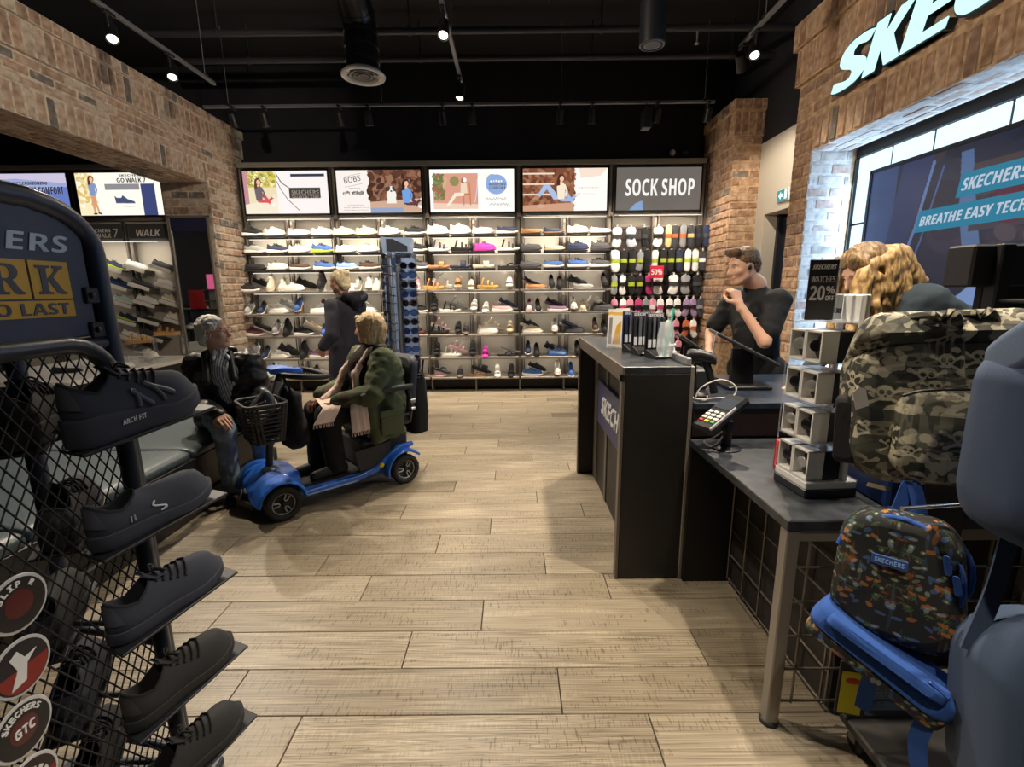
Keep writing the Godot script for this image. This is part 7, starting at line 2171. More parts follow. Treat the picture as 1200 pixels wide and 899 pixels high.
func long_haired_woman() -> void:
	var t := thing("person", "person with long wavy blonde hair bending over behind the camouflage backpack, in a dark top", "person", Vector3(2.02, 0, -2.4))
	var j := {"neck": Vector3(1.88, 1.51, -2.38), "sh_l": Vector3(1.91, 1.435, -2.20), "sh_r": Vector3(1.91, 1.445, -2.56), "el_l": Vector3(1.76, 1.12, -2.15), "wr_l": Vector3(1.60, 0.98, -2.24),
		"el_r": Vector3(1.74, 1.14, -2.62), "wr_r": Vector3(1.58, 0.99, -2.52), "hip_l": Vector3(2.14, 0.92, -2.30), "hip_r": Vector3(2.14, 0.92, -2.48), "kn_l": Vector3(2.10, 0.48, -2.30),
		"kn_r": Vector3(2.10, 0.48, -2.48), "an_l": Vector3(2.14, 0.09, -2.30), "an_r": Vector3(2.14, 0.09, -2.48), "toe_l": Vector3(2.0, 0.035, -2.28), "toe_r": Vector3(2.0, 0.035, -2.46)}
	var hb := look(Vector3(-0.88, -0.50, 0.06))
	var hc := Vector3(1.725, 1.575, -2.35)
	var g := geo()
	g.xf = Transform3D(Basis.IDENTITY, -t.position)
	trunk_into(g, j, 0.95)
	head_into(g, hc, hb, j.neck, 0.98, 0.046)
	hand_into(g, j.wr_l, Vector3(-0.8, -0.4, 0.0), Vector3(0, -1, 0), 1.0, 0.4, 0.95)
	hand_into(g, j.wr_r, Vector3(-0.8, -0.4, 0.0), Vector3(0, -1, 0), -1.0, 0.4, 0.95)
	part("body", g, skin_mat("d6a890"), t)
	eyes(t, hc, hb, 0.98)
	var f := Field.new()
	f.fold = 0.009
	f.fold_scale = Vector3(36, 11, 36)
	f.ell(hc + hb * Vector3(0, 0.05, -0.02), Vector3(0.09, 0.09, 0.106), 0.02, hb)
	for sd in [-1.0, 1.0]: f.cap(hc + hb * Vector3(0.05 * sd, 0.10, 0.06), hc + hb * Vector3(0.082 * sd, 0.03, 0.03), 0.022, 0.02, 0.03)
	f.cut(hc + hb * Vector3(0.0, -0.035, 0.098), Vector3(0.074, 0.105, 0.07), 0.012, hb)
	f.cut(hc + hb * Vector3(0.088, -0.012, 0.0), Vector3(0.02, 0.035, 0.022), 0.006, hb)
	garment("hair_crown", f, 0.006, textured(noise_tex(96, 0.035, [[0.15, "44331f"], [0.5, "6f5636"], [0.85, "a98655"]], 128, Vector2(4, 1)), 4.0, 0.5), t, "brown hair at the roots")
	f = Field.new()
	f.fold = 0.007
	f.fold_scale = Vector3(36, 11, 36)
	f.cap(hc + hb * Vector3(0.0, 0.02, -0.09), hc + hb * Vector3(0, -0.02, -0.17), 0.07, 0.06, 0.04)
	f.cap(hc + hb * Vector3(0, -0.02, -0.17), Vector3(1.98, 1.53, -2.33), 0.06, 0.035, 0.03)
	# locks: the near side falls in waves from the temple to the chest
	var rng := RandomNumberGenerator.new()
	rng.seed = 8
	for i in 18:
		var s := 1.0 if i % 3 != 2 else -1.0
		var a := hc + hb * Vector3((0.072 + rng.randf() * 0.018) * s, 0.05 - rng.randf() * 0.03, 0.07 - 0.012 * i)
		var p := a
		var n := 5
		for k in n:
			var q := p + Vector3(rng.randf_range(-0.022, 0.02) + (0.012 if i > 8 else -0.004), -0.066, rng.randf_range(-0.012, 0.016))
			f.cap(p, q, 0.024 - 0.002 * k, 0.022 - 0.002 * k, 0.02)
			p = q
	f.cut(hc + hb * Vector3(-0.01, -0.035, 0.098), Vector3(0.07, 0.10, 0.07), 0.012, hb)
	f.cut(hc + hb * Vector3(0.088, -0.002, 0.0), Vector3(0.02, 0.03, 0.02), 0.006, hb)
	garment("hair", f, 0.0065, textured(noise_tex(95, 0.035, [[0.15, "5a4128"], [0.45, "9a7a4c"], [0.8, "d3b27a"]], 128, Vector2(3, 1)), 4.0, 0.5), t)
	f = Field.new()
	f.fold = 0.010
	f.fold_scale = Vector3(10, 12, 10)
	f.cap(Vector3(2.12, 0.95, -2.39), Vector3(2.0, 1.22, -2.38), 0.145, 0.145, 0.06)
	f.cap(j.sh_l - Vector3(-0.04, 0.05, 0.05), j.sh_r - Vector3(-0.04, 0.05, -0.05), 0.105, 0.1, 0.06)
	f.cap(j.sh_l, j.sh_r, 0.068, 0.068, 0.05)
	f.cap(j.sh_l + Vector3(0.02, -0.02, 0), Vector3(2.12, 1.30, -2.26), 0.085, 0.12, 0.05)
	sleeves(f, j, 0.066, 0.056, 0.042)
	f.cut(Vector3(1.83, 1.50, -2.38), Vector3(0.07, 0.06, 0.07), 0.012)
	garment("top", f, 0.012, cloth("1d2a33", 50.0, 0.3), t)
	garment("trousers", trousers(j, 0.95, 0.05, 0.014), 0.018, cloth("17181c", 50.0, 0.15), t)
	for s in ["r", "l"]: garment("shoe", shoe_field(j, s), 0.012, mat("1a1a1c", 0.5), t)

# ---------------------------------------------------------------- wire shoe rack close by on the left
func shoe_rack() -> void:
	var steel := mat("343a4b", 0.42, 0.25)
	var dark := mat("23252c", 0.5, 0.2)
	var X := -1.06
	var t := thing("shoe_rack", "dark tube-framed wire shoe rack with a navy and yellow header, close by", "rack", Vector3(X, 0, -0.7))
	var L := func(x: float, y: float, z: float) -> Vector3: return Vector3(x - X, y, z + 0.7)
	var path := [L.call(X, 1.72, 0.25), L.call(X, 1.712, -1.07)]
	path += arc(L.call(X, 1.60, -1.07), Vector3(0, 0.108, 0), Vector3(0, 0, -0.15), 0.1, PI / 2, 7)
	path += [L.call(X, 0.8, -1.225), L.call(X, 0.03, -1.23)]
	part("outer_frame", geo().tube(path, 0.025, 14), steel, t)
	part("header_rail", geo().bar(L.call(X, 1.384, 0.25), L.call(X, 1.38, -1.22), 0.017, 12), steel, t)
	path = [L.call(X + 0.03, 1.392, 0.25), L.call(X + 0.03, 1.388, -1.06)]
	path += arc(L.call(X + 0.03, 1.27, -1.06), Vector3(0, 0.118, 0), Vector3(0, 0, -0.125), 0.1, PI / 2, 7)
	path += [L.call(X + 0.03, 0.7, -1.185), L.call(X + 0.03, 0.06, -1.19)]
	part("inner_frame", geo().tube(path, 0.021, 14), mat("3d4149", 0.35, 0.3), t)
	for z in [-1.02, 0.22]: part("rear_post", geo().bar(L.call(-1.36, 1.36, z - 0.24 if z < 0 else z), L.call(-1.36, 0.0, z - 0.24 if z < 0 else z), 0.022, 12), steel, t)
	for y in [0.12, 0.5]: part("cross_bar", geo().bar(L.call(X, y, -1.2), L.call(-1.36, y, -1.26), 0.012, 8), steel, t)
	part("foot_bar", geo().box(L.call(-1.2, 0.015, -1.23), Vector3(0.5, 0.03, 0.05), 0.006), steel, t)
	# expanded mesh: too fine to pick apart wire by wire
	var g := geo()
	var z0 := -1.18
	var z1 := -0.2
	var y0 := 0.08
	var y1 := 1.375
	var slope := 1.7
	for s in [-1.0, 1.0]:
		var c := z0 - (y1 - y0) / slope
		while c < z1 + (y1 - y0) / slope:
			# z = c + s * (y - y0) / slope
			var pts := []
			for k in 2:
				var y := y0 if k == 0 else y1
				var z = c + s * (y - y0) / slope
				if z < z0: y = y0 + (z0 - c) * slope * s; z = z0
				if z > z1: y = y0 + (z1 - c) * slope * s; z = z1
				pts.append(Vector3(X + 0.03 + s * 0.0012, y, z))
			if pts[0].y >= y0 - 0.001 and pts[1].y <= y1 + 0.001 and pts[0].y <= y1 and pts[1].y >= y0 and pts[0].distance_to(pts[1]) > 0.02:
				g.bar(pts[0] - Vector3(X, 0, -0.7), pts[1] - Vector3(X, 0, -0.7), 0.0022, 4)
			c += 0.030
	var mesh := part("wire_mesh", g, dark, t)
	mesh.set_meta("kind", "stuff")
	# header board with lettering
	var hd := part("header_board", geo().slab(L.call(X - 0.012, 1.40, -1.19), L.call(X + 0.006, 1.692, 0.22), 0.004), mat("353c58", 0.5), t)
	for y in [1.50, 1.415]:
		part("clip", geo().slab(L.call(X + 0.004, y - 0.02, -1.205), L.call(X + 0.014, y + 0.02, -1.165), 0.003).ball(L.call(X + 0.016, y, -1.18), Vector3(0.006, 0.008, 0.008), 8, 5), dark, t)
	var w := part("lettering", lettering("SKECHERS", 0.40, 0.038, 0.002, "Droid Sans", true, 0.25), mat("c9d3e6", 0.5), hd)
	w.position = L.call(X + 0.007, 1.617, -0.945)
	w.rotation.y = PI / 2
	for i in 4:
		var zc := -1.089 + 0.0965 * (3 - i)
		part("letter_tile", geo().slab(L.call(X + 0.006, 1.493, zc - 0.0455), L.call(X + 0.0085, 1.577, zc + 0.0455)), mat("d9a514", 0.45), hd)
		w = part("lettering", lettering("WORK"[i], 0.066, 0.064, 0.0015, "Droid Serif"), mat("3a3f52", 0.5), hd)
		w.position = L.call(X + 0.009, 1.535, zc)
		w.rotation.y = PI / 2
	part("strapline", geo().slab(L.call(X + 0.006, 1.452, -1.1345), L.call(X + 0.0085, 1.489, -0.754)), mat("d9a514", 0.45), hd)
	w = part("lettering", lettering("BUILT TO LAST", 0.35, 0.026, 0.0015), mat("3a3f52", 0.5), hd)
	w.position = L.call(X + 0.009, 1.4705, -0.945)
	w.rotation.y = PI / 2
	# the shoes on its ledges, soles rising to the toe
	var dir := Vector3(0.382, 0.130, -0.915)
	var b := Basis(dir, Vector3.UP - dir * dir.y, Vector3.ZERO)
	b.y = b.y.normalized()
	b.z = b.x.cross(b.y)
	var code := ["chkxx", "slpxx", "lacxx", "lacjj", "lacjj"]
	SHOE_COLOURS["x"] = ["2e3240", "dark slate"]
	SHOE_COLOURS["j"] = ["222326", "black"]
	var words := ["dark chunky work trainer with side overlays and a printed sole, top of near rack", "dark knit slip-on with a pale S mark, second down on the near rack", "dark leather work shoe, third down on the near rack", "black leather lace-up work shoe with reddish lining, fourth down on the near rack", "black lace-up work shoe, lowest in view on the near rack"]
	var ys := [1.159, 0.904, 0.655, 0.402, 0.150]
	for i in 5:
		var heel := Vector3(-0.985, ys[i], -0.988)
		var c: Vector3 = heel + dir * 0.145 * 1.02
		var sh := shoe(code[i], words[i], "work shoes on the near rack", c, b * Basis.from_scale(Vector3(1.03, 1.42, 1.15)))
		var lg := part("ledge", geo().slab(Vector3(-0.15, -0.008, -0.05), Vector3(0.16, 0.0, 0.05), 0.002), dark, t)
		lg.transform = Transform3D(b, c - b.y * 0.001 - t.position)
		part("ledge_arm", geo().bar(Vector3(X + 0.03, heel.y - 0.005, -1.05) - t.position, c - b.y * 0.006 - t.position, 0.008, 6), dark, t)
		var d: Array = SHOE_KINDS[code[i].substr(0, 3)]
		if i == 0:
			# overlay bars on the side and the name in the sole
			for k in 4:
				var q := geo()
				var pth := []
				for m in 5:
					var u := m / 4.0
					pth.append(on_shoe(d, lerpf(0.12, 0.6, u), 0.46 + 0.1 * k + (0.07 if k % 2 == 0 else -0.06) * u, 1.0) + Vector3(0, 0.001, 0.0015))
				q.tube(pth, 0.0052, 6)
				part("overlay", q, mat("4a4f60", 0.6), sh)
			w = part("lettering", lettering("ARCH FIT", 0.05, 0.008, 0.001, "Droid Sans", true, 0.2), mat("c4c9d4", 0.5), sh)
			w.position = Vector3(-0.03, 0.026, half_width(0.4) * 1.06 * 1.03 + 0.0015)
		elif i == 1:
			var q := geo()
			for off in [-0.004, 0.004]:
				var pth := []
				for m in 13:
					var u := m / 12.0
					var sx := cos(u * TAU * 0.78 + 0.6) * 0.02 * (1.0 if u < 0.5 else -1.0)
					pth.append(on_shoe(d, 0.62 - 0.42 * u, 0.55 - 0.05 * u - (sin(u * TAU) * 0.045) + off * 1.5, 1.0) + Vector3(0.0, 0.0, 0.0016))
				q.tube(pth, 0.0016, 5)
			part("side_mark", q, mat("c2c7d2", 0.5), sh)
			q = geo()
			for m in 2: q.bar(on_shoe(d, 0.3, 0.26 + 0.03 * m, 1.0) + Vector3(0, 0, 0.001), on_shoe(d, 0.62, 0.29 + 0.03 * m, 1.0) + Vector3(0, 0, 0.001), 0.0022, 5)
			part("side_tab", q, mat("8f94a2", 0.5), sh)
	# shoes on the far side of the mesh
	var far := Basis(Vector3.UP, PI / 2 + 0.5) * Basis(Vector3.BACK, 0.12)
	var fp := [Vector3(-1.19, 1.17, -1.12), Vector3(-1.19, 0.90, -1.16), Vector3(-1.2, 0.66, -1.08), Vector3(-1.2, 0.42, -1.1), Vector3(-1.21, 0.17, -1.12)]
	for i in 5:
		shoe(["runjj", "lacjj", "slpjj", "runxx", "lacjj"][i], "dark work shoe behind the wire mesh, %s" % ["topmost", "second down", "third down", "fourth down", "lowest"][i], "shoes behind the near rack's mesh", fp[i], far * Basis.from_scale(Vector3(1.03, 1.35, 1.15)))
		part("ledge", geo().slab(Vector3(-0.15, -0.008, -0.05), Vector3(0.15, 0, 0.05), 0.002), dark, t).transform = Transform3D(far, fp[i] - far.y * 0.001 - t.position)
		part("ledge_arm", geo().bar(Vector3(X + 0.03, fp[i].y - 0.005, fp[i].z) - t.position, fp[i] - Vector3(0.0, 0.006, 0) - t.position, 0.008, 6), dark, t)
	# round feature badges on the mesh
	var bd := [["", Vector3(-1.015, 0.885, -0.845), "5a1c1e", "SLIP R"], ["", Vector3(-1.015, 0.755, -0.825), "232227", ""], ["GTC", Vector3(-1.015, 0.627, -0.802), "5a2a28", "SKECHERS"], ["", Vector3(-1.015, 0.50, -0.79), "2a1f22", ""]]
	for i in 4:
		var o := thing("round_badge", ["round black and white badge with a red middle, uppermost on the wire mesh", "round badge with a white figure over a red base, on the wire mesh", "round black badge reading GTC on the wire mesh", "round red and black badge, lowest on the wire mesh"][i], "badge", bd[i][1], PI / 2, "round badges on the near rack")
		var fl := Basis(Vector3.RIGHT, PI / 2)
		part("disc", geo().lathe([Vector2(0, 0), Vector2(0.058, 0), Vector2(0.06, 0.002), Vector2(0.058, 0.004), Vector2(0, 0.004)], 32, Transform3D(fl, Vector3.ZERO)), mat("c9c9cc", 0.4), o)
		part("ring", geo().lathe([Vector2(0.031, 0.004), Vector2(0.053, 0.004), Vector2(0.053, 0.005), Vector2(0.031, 0.005)], 32, Transform3D(fl, Vector3.ZERO)), mat("1c1c20", 0.4), o)
		var wide := 0.028 if bd[i][3] else 0.052
		part("centre", geo().lathe([Vector2(0, 0.004), Vector2(wide, 0.004), Vector2(wide, 0.0055), Vector2(0, 0.0055)], 28, Transform3D(fl, Vector3.ZERO)), mat(bd[i][2], 0.4), o)
		if bd[i][0]: write(bd[i][0], o, Vector3(0, 0, 0.006), Vector2(0.040, 0.019), mat("e8e8ea", 0.4), 0.0, 0.1)
		if not bd[i][3]:
			var lower := PackedVector2Array()
			for k in 13: lower.append(Vector2(cos(PI + PI * k / 12.0) * 0.05, sin(PI + PI * k / 12.0) * 0.05))
			part("red_base", geo().prism(lower, 0.0055, 0.0065), mat("8a2a26", 0.4), o)
			if i == 1: part("figure", geo().prism(PackedVector2Array([Vector2(-0.03, -0.035), Vector2(-0.012, 0.0), Vector2(-0.022, 0.03), Vector2(-0.006, 0.04), Vector2(0.006, 0.018), Vector2(0.03, 0.022), Vector2(0.008, 0.004), Vector2(0.0, -0.03)]), 0.0065, 0.0075), mat("e4e4e6", 0.4), o)
			else:
				for k in 6:
					var pt := geo().prism(PackedVector2Array([Vector2(0.008, -0.003), Vector2(0.036, -0.005), Vector2(0.036, 0.005), Vector2(0.008, 0.003)]), 0.0065, 0.0075)
					part("ray", hang(pt, Transform3D(Basis(Vector3.BACK, 0.3 + k * 0.5), Vector3.ZERO)), mat("d8d8da", 0.4), o)
		var rim: String = bd[i][3]
		for k in rim.length():
			if rim[k] == " ": continue
			var a := PI * 0.80 - 0.26 * k * (8.0 / maxf(6.0, rim.length()))
			var l := write(rim[k], o, Vector3(cos(a) * 0.042, sin(a) * 0.042, 0.0055), Vector2(0.009, 0.012), mat("e8e8ea", 0.4))
			l.rotation.z = a - PI / 2

# ---------------------------------------------------------------- bags close by on the right
func pack_shape(w: float, h: float, d: float, taper := 0.75) -> Geo:
	# a stuffed bag: front to back slices of a rounded outline
	var rows := []
	for q in [[0.5, 0.80], [0.47, 0.90], [0.36, 0.975], [0.1, 1.0], [-0.2, 1.0], [-0.42, 0.985], [-0.5, 0.93]]:
		var r := PackedVector3Array()
		for p in round_rect(w * q[1], h * q[1], minf(w, h) * 0.26, 6):
			var u := (p.y / h + 0.5)
			r.append(Vector3(p.x * lerpf(1.0, taper, pow(clampf(u, 0, 1), 3.0)) + 0.004 * sin(p.y * 40.0), p.y, q[0] * d * (1.0 - 0.25 * pow(clampf(u, 0, 1), 3.0)) + 0.004 * sin(p.x * 30.0 + p.y * 22.0)))
		rows.append(r)
	return geo().skin(rows, true, true, true)

func hang(g: Geo, at: Transform3D) -> Geo:
	for i in g.v.size():
		g.v[i] = at * g.v[i]
		g.n[i] = (at.basis * g.n[i]).normalized()
	return g

func strap_band(pts: Array, side: Vector3, wide: float, thick := 0.006) -> Geo:
	var pp := smooth_path(pts, 6)
	var rows := []
	for i in pp.size():
		var tn: Vector3 = (pp[mini(i + 1, pp.size() - 1)] - pp[maxi(i - 1, 0)]).normalized()
		var s := (side - tn * side.dot(tn)).normalized() * wide * 0.5
		var n := tn.cross(s).normalized() * thick * 0.5
		rows.append(PackedVector3Array([pp[i] - s - n, pp[i] + s - n, pp[i] + s + n, pp[i] - s + n]))
	var g := geo()
	for i in rows.size() - 1:
		for k in 4:
			var o: Vector3 = (rows[i][k] + rows[i][(k + 1) % 4]) * 0.5 - pp[i]
			g.quad(rows[i][k], rows[i][(k + 1) % 4], rows[i + 1][(k + 1) % 4], rows[i + 1][k], o)
	return g

func camo_tex() -> ImageTexture:
	var p := Pic.new(512, 512, "3b3c35")
	p.speckle(0, 0, 512, 512, ["2c2d28", "4c4e43", "40423a", "272824"], 120, 44, 21)
	var rng := RandomNumberGenerator.new()
	rng.seed = 14
	for i in 70:
		var x := rng.randf() * 512
		var y := rng.randf() * 512
		for k in 4: p.oval(x + rng.randf_range(-26, 26), y + rng.randf_range(-22, 22), rng.randf_range(8, 19), rng.randf_range(6, 13), "bfb8a0", rng.randf() * 3)
	for i in 26:
		var x := rng.randf() * 470 + 20
		var y := rng.randf() * 470 + 20
		var s := rng.randf_range(0.8, 1.35)
		p.oval(x, y, 30 * s, 24 * s, "2c2d28")
		p.line([[x - 26 * s, y - 10 * s], [x + 26 * s, y + 20 * s]], 6 * s, "c9c2aa")
		p.line([[x + 26 * s, y - 10 * s], [x - 26 * s, y + 20 * s]], 6 * s, "c9c2aa")
		for q in [[-26, -10], [26, 20], [26, -10], [-26, 20]]: p.oval(x + q[0] * s, y + q[1] * s, 5 * s, 5 * s, "c9c2aa")
		p.oval(x, y - 4 * s, 15 * s, 14 * s, "c9c2aa")
		p.rect(x - 8 * s, y + 6 * s, 16 * s, 9 * s, "c9c2aa")
		for q in [-6, 6]: p.oval(x + q * s, y - 3 * s, 4.6 * s, 5 * s, "1d1e1b")
		p.oval(x, y + 5 * s, 2 * s, 3 * s, "1d1e1b")
	return p.tex()

func jungle_tex() -> ImageTexture:
	var p := Pic.new(512, 512, "17191b")
	var rng := RandomNumberGenerator.new()
	rng.seed = 4
	for i in 120:
		var x := rng.randf() * 512
		var y := rng.randf() * 512
		var a := rng.randf() * 3.0
		match i % 6:
			0: p.oval(x, y, 15, 10, "b5722f", a); p.oval(x + 9, y - 8, 6, 6, "b5722f")
			1: p.oval(x, y, 9, 18, "4a6fa0", a)
			2:
				for k in 5: p.line([[x, y], [x + cos(a + k * 0.7) * 20, y + sin(a + k * 0.7) * 16]], 4, "4f7a4a")
				p.line([[x, y], [x + 3, y + 26]], 4, "7a5a3a")
			3: p.oval(x, y, 14, 8, "8f9a94", a)
			4: p.poly([[x - 14, y], [x + 10, y - 9], [x + 15, y + 6]], "8a4a38")
			5: p.oval(x, y, 10, 10, "55765c"); p.oval(x, y, 5, 5, "d8c8a0")
	return p.tex()

func bag_rack() -> void:
	var steel := mat("26262a", 0.45, 0.3)
	var chrome := mat("c9cacc", 0.18, 0.95)
	var t := thing("bag_stand", "black wheeled stand with a chrome rail hung with backpacks, close by on the right", "stand", Vector3(1.35, 0, -1.3))
	var L := func(x: float, y: float, z: float) -> Vector3: return Vector3(x - 1.35, y, z + 1.3)
	part("base_plank", geo().slab(L.call(1.08, 0.085, -1.32), L.call(1.75, 0.12, -0.72), 0.006), mat("2b2926", 0.6), t)
	for q in [[1.12, -1.28], [1.68, -1.28], [1.12, -0.76], [1.68, -0.76]]:
		var c := part("caster", geo().lathe([Vector2(0, -0.012), Vector2(0.03, -0.012), Vector2(0.034, 0.0), Vector2(0.03, 0.012), Vector2(0, 0.012)], 16, Transform3D(Basis(Vector3.BACK, PI / 2), L.call(q[0], 0.034, q[1]))), mat("151515", 0.5), t)
		part("fork", geo().slab(L.call(q[0] - 0.02, 0.04, q[1] - 0.015), L.call(q[0] - 0.014, 0.088, q[1] + 0.015)).slab(L.call(q[0] + 0.014, 0.04, q[1] - 0.015), L.call(q[0] + 0.02, 0.088, q[1] + 0.015)), mat("8d8a86", 0.35, 0.7), c)
	for x in [1.40, 1.72]: part("post", geo().slab(L.call(x - 0.02, 0.12, -1.40), L.call(x + 0.02, 1.62, -1.36), 0.004), steel, t)
	part("header_box", geo().slab(L.call(1.32, 1.50, -1.47), L.call(1.80, 1.62, -1.38), 0.006), mat("211f22", 0.55), t)
	part("dark_panel", geo().slab(L.call(1.38, 0.2, -1.42), L.call(1.76, 1.5, -1.40)), mat("141416", 0.7), t)
	part("rail", geo().bar(L.call(1.06, 1.413, -1.22), L.call(1.74, 1.405, -1.22), 0.0075, 10), chrome, t)
	part("rail", geo().bar(L.call(0.92, 0.985, -1.03), L.call(1.40, 0.98, -1.10), 0.0055, 8), chrome, t)
	part("rail", geo().bar(L.call(1.0, 1.46, -0.84), L.call(1.74, 1.46, -0.84), 0.0065, 8), chrome, t)
	for x in [1.40, 1.72]: part("rail_arm", geo().bar(L.call(x, 1.41, -1.38), L.call(x, 1.41, -1.215), 0.007, 8).bar(L.call(x, 1.46, -1.38), L.call(x, 1.46, -0.84), 0.007, 8), steel, t)
	part("hook_arm", geo().bar(L.call(1.40, 0.98, -1.38), L.call(1.40, 0.98, -1.10), 0.007, 8), steel, t)
	# camouflage backpack
	var camo := textured(camo_tex(), 1.9, 0.85)
	var cb := Transform3D(look(Vector3(-0.35, 0.12, 0.93)) * Basis(Vector3.BACK, 0.06), Vector3(1.175, 1.175, -1.27))
	var o := thing("camouflage_backpack", "dark camouflage backpack printed with pale skulls, hanging from the chrome rail", "backpack", cb.origin)
	var at := Transform3D(cb.basis, Vector3.ZERO)
	part("body", hang(pack_shape(0.43, 0.43, 0.19, 0.86), at), camo, o)
	part("front_pocket", hang(pack_shape(0.32, 0.24, 0.07, 0.9), at * Transform3D(Basis.IDENTITY, Vector3(0.03, -0.07, 0.105))), camo, o)
	part("top_flap", hang(pack_shape(0.40, 0.10, 0.20, 0.85), at * Transform3D(Basis(Vector3.RIGHT, -0.55), Vector3(0.0, 0.185, 0.0))), camo, o)
	part("side_pocket", hang(pack_shape(0.06, 0.2, 0.07, 0.7), at * Transform3D(Basis(Vector3.UP, -0.5), Vector3(-0.205, -0.07, 0.01))), cloth("1c1d1e", 30.0, 0.2), o)
	for q in [[-0.16, 1.06], [0.0, 1.16], [0.15, 1.27]]:
		var a: Vector3 = at * Vector3(q[0] * 0.8, 0.19, -0.06)
		var top := Vector3(q[1] + 0.045, 1.425, -1.215) - cb.origin
		part("strap", strap_band([a, (a + top) * 0.5 + Vector3(-0.01, 0.02, 0.01), top + Vector3(0, 0.006, 0.008), top + Vector3(0.035, -0.03, -0.01), a + Vector3(0.13, 0.02, -0.02)], Vector3(0.8, 0, 0.6), 0.042, 0.012), camo, o)
	part("price_tag", hang(geo().prism(PackedVector2Array([Vector2(-0.018, -0.03), Vector2(0.018, -0.03), Vector2(0.018, 0.02), Vector2(0, 0.032), Vector2(-0.018, 0.02)]), 0, 0.001), Transform3D(Basis(Vector3.BACK, 0.3), at * Vector3(-0.2, 0.03, 0.10))), mat("e2ddd2", 0.6), o)
	part("care_label", hang(geo().slab(Vector3(-0.035, -0.006, 0), Vector3(0.035, 0.006, 0.001)), Transform3D(Basis(Vector3.BACK, -0.25), at * Vector3(-0.14, -0.225, 0.06))), mat("c9b98c", 0.6), o)
	part("zip", hang(geo().tube(smooth_path([Vector3(-0.12, 0.04, 0.142), Vector3(-0.06, 0.055, 0.144), Vector3(0.1, 0.055, 0.144), Vector3(0.17, 0.02, 0.14)], 5), 0.004, 5), at), mat("1a1b19", 0.5), o)
	# patterned child's backpack with blue trim
	var blue := cloth("27509c", 40.0, 0.25)
	var kb := Transform3D(look(Vector3(-0.74, 0.12, 0.66)) * Basis(Vector3.BACK, 0.05) * Basis.from_scale(Vector3.ONE * 0.9), Vector3(0.985, 0.775, -1.085))
	o = thing("patterned_backpack", "small black backpack with an animal pattern and bright blue trim and straps", "backpack", kb.origin)
	at = Transform3D(kb.basis, Vector3.ZERO)
	var jungle := textured(jungle_tex(), 4.2, 0.8)
	part("body", hang(pack_shape(0.30, 0.36, 0.15, 0.8), at), jungle, o)
	for q in [[0.137, 0.055], [0.148, -0.055]]:
		var pth := []
		for i in 17:
			var u := lerpf(PI * 0.93, -PI * 0.12, i / 16.0)
			pth.append(at * Vector3(cos(u) * q[0] * (1.0 if sin(u) < 0.6 else 0.97), 0.025 + sin(u) * 0.148, q[1] - maxf(0.0, sin(u)) * 0.012))
		part("zip", geo().tube(pth, 0.0075, 6), blue, o)
	for k in 2: part("zip_pull", hang(geo().prism(round_rect(0.014, 0.05, 0.006, 2), 0, 0.006), at * Transform3D(Basis(Vector3.BACK, 0.2), Vector3(0.105 + 0.022 * k, 0.09 - 0.045 * k, 0.078))), blue, o)
	part("name_label", hang(geo().slab(Vector3(-0.04, -0.014, 0), Vector3(0.04, 0.014, 0.004), 0.001), at * Transform3D(Basis.IDENTITY, Vector3(-0.01, 0.055, 0.077))), mat("2c4f96", 0.6), o)
	var w := part("lettering", hang_mesh(lettering("SKECHERS", 0.065, 0.012, 0.001), at * Transform3D(Basis.IDENTITY, Vector3(-0.01, 0.055, 0.082))), mat("8fb0e0", 0.6), o)
	var low := at * Transform3D(Basis(Vector3.BACK, -0.42), Vector3(-0.005, -0.215, 0.045))
	part("back_panel", hang(pack_shape(0.36, 0.075, 0.15, 1.0), low), blue, o)
	part("outer_panel", hang(pack_shape(0.35, 0.045, 0.11, 1.0), low * Transform3D(Basis.IDENTITY, Vector3(0.0, -0.045, 0.02))), jungle, o)
	part("shoulder_pad", hang(pack_shape(0.28, 0.03, 0.05, 1.0), low * Transform3D(Basis(Vector3.BACK, 0.06), Vector3(0.0, 0.03, 0.075))), blue, o)
	part("hang_loop", strap_band([at * Vector3(-0.02, 0.175, -0.05), at * Vector3(0.0, 0.26, -0.07), at * Vector3(0.03, 0.175, -0.05)], Vector3(1, 0, 0.3), 0.03, 0.006), blue, o)
	part("buckle", hang(geo().box(Vector3.ZERO, Vector3(0.05, 0.035, 0.012), 0.004), at * Transform3D(Basis(Vector3.BACK, -0.5), Vector3(0.115, -0.225, 0.13))), mat("1f3f86", 0.35), o)
	part("strap_end", strap_band([at * Vector3(0.11, -0.29, 0.10), at * Vector3(0.09, -0.40, 0.09), at * Vector3(0.11, -0.52, 0.08)], kb.basis.x, 0.036, 0.004), blue, o)
	part("strap_end", strap_band([at * Vector3(-0.02, -0.25, 0.03), at * Vector3(-0.035, -0.36, 0.03), at * Vector3(-0.04, -0.42, 0.03)], kb.basis.x, 0.034, 0.004), blue, o)
	# navy backpacks
	var navy := cloth("3a4a66", 26.0, 0.3)
	var nb := Transform3D(look(Vector3(-0.22, 0.10, 0.97)), Vector3(1.145, 1.205, -0.85))
	o = thing("navy_backpack", "large plain navy backpack hanging nearest on the right", "backpack", nb.origin)
	at = Transform3D(nb.basis, Vector3.ZERO)
	part("body", hang(pack_shape(0.42, 0.44, 0.17, 0.88), at), navy, o)
	part("top_flap", hang(pack_shape(0.42, 0.12, 0.20, 0.96), at * Transform3D(Basis(Vector3.RIGHT, -0.5), Vector3(0.02, 0.175, 0.01))), cloth("43536d", 26.0, 0.3), o)
	part("front_pocket", hang(pack_shape(0.36, 0.20, 0.06, 0.95), at * Transform3D(Basis.IDENTITY, Vector3(0.01, -0.09, 0.095))), navy, o)
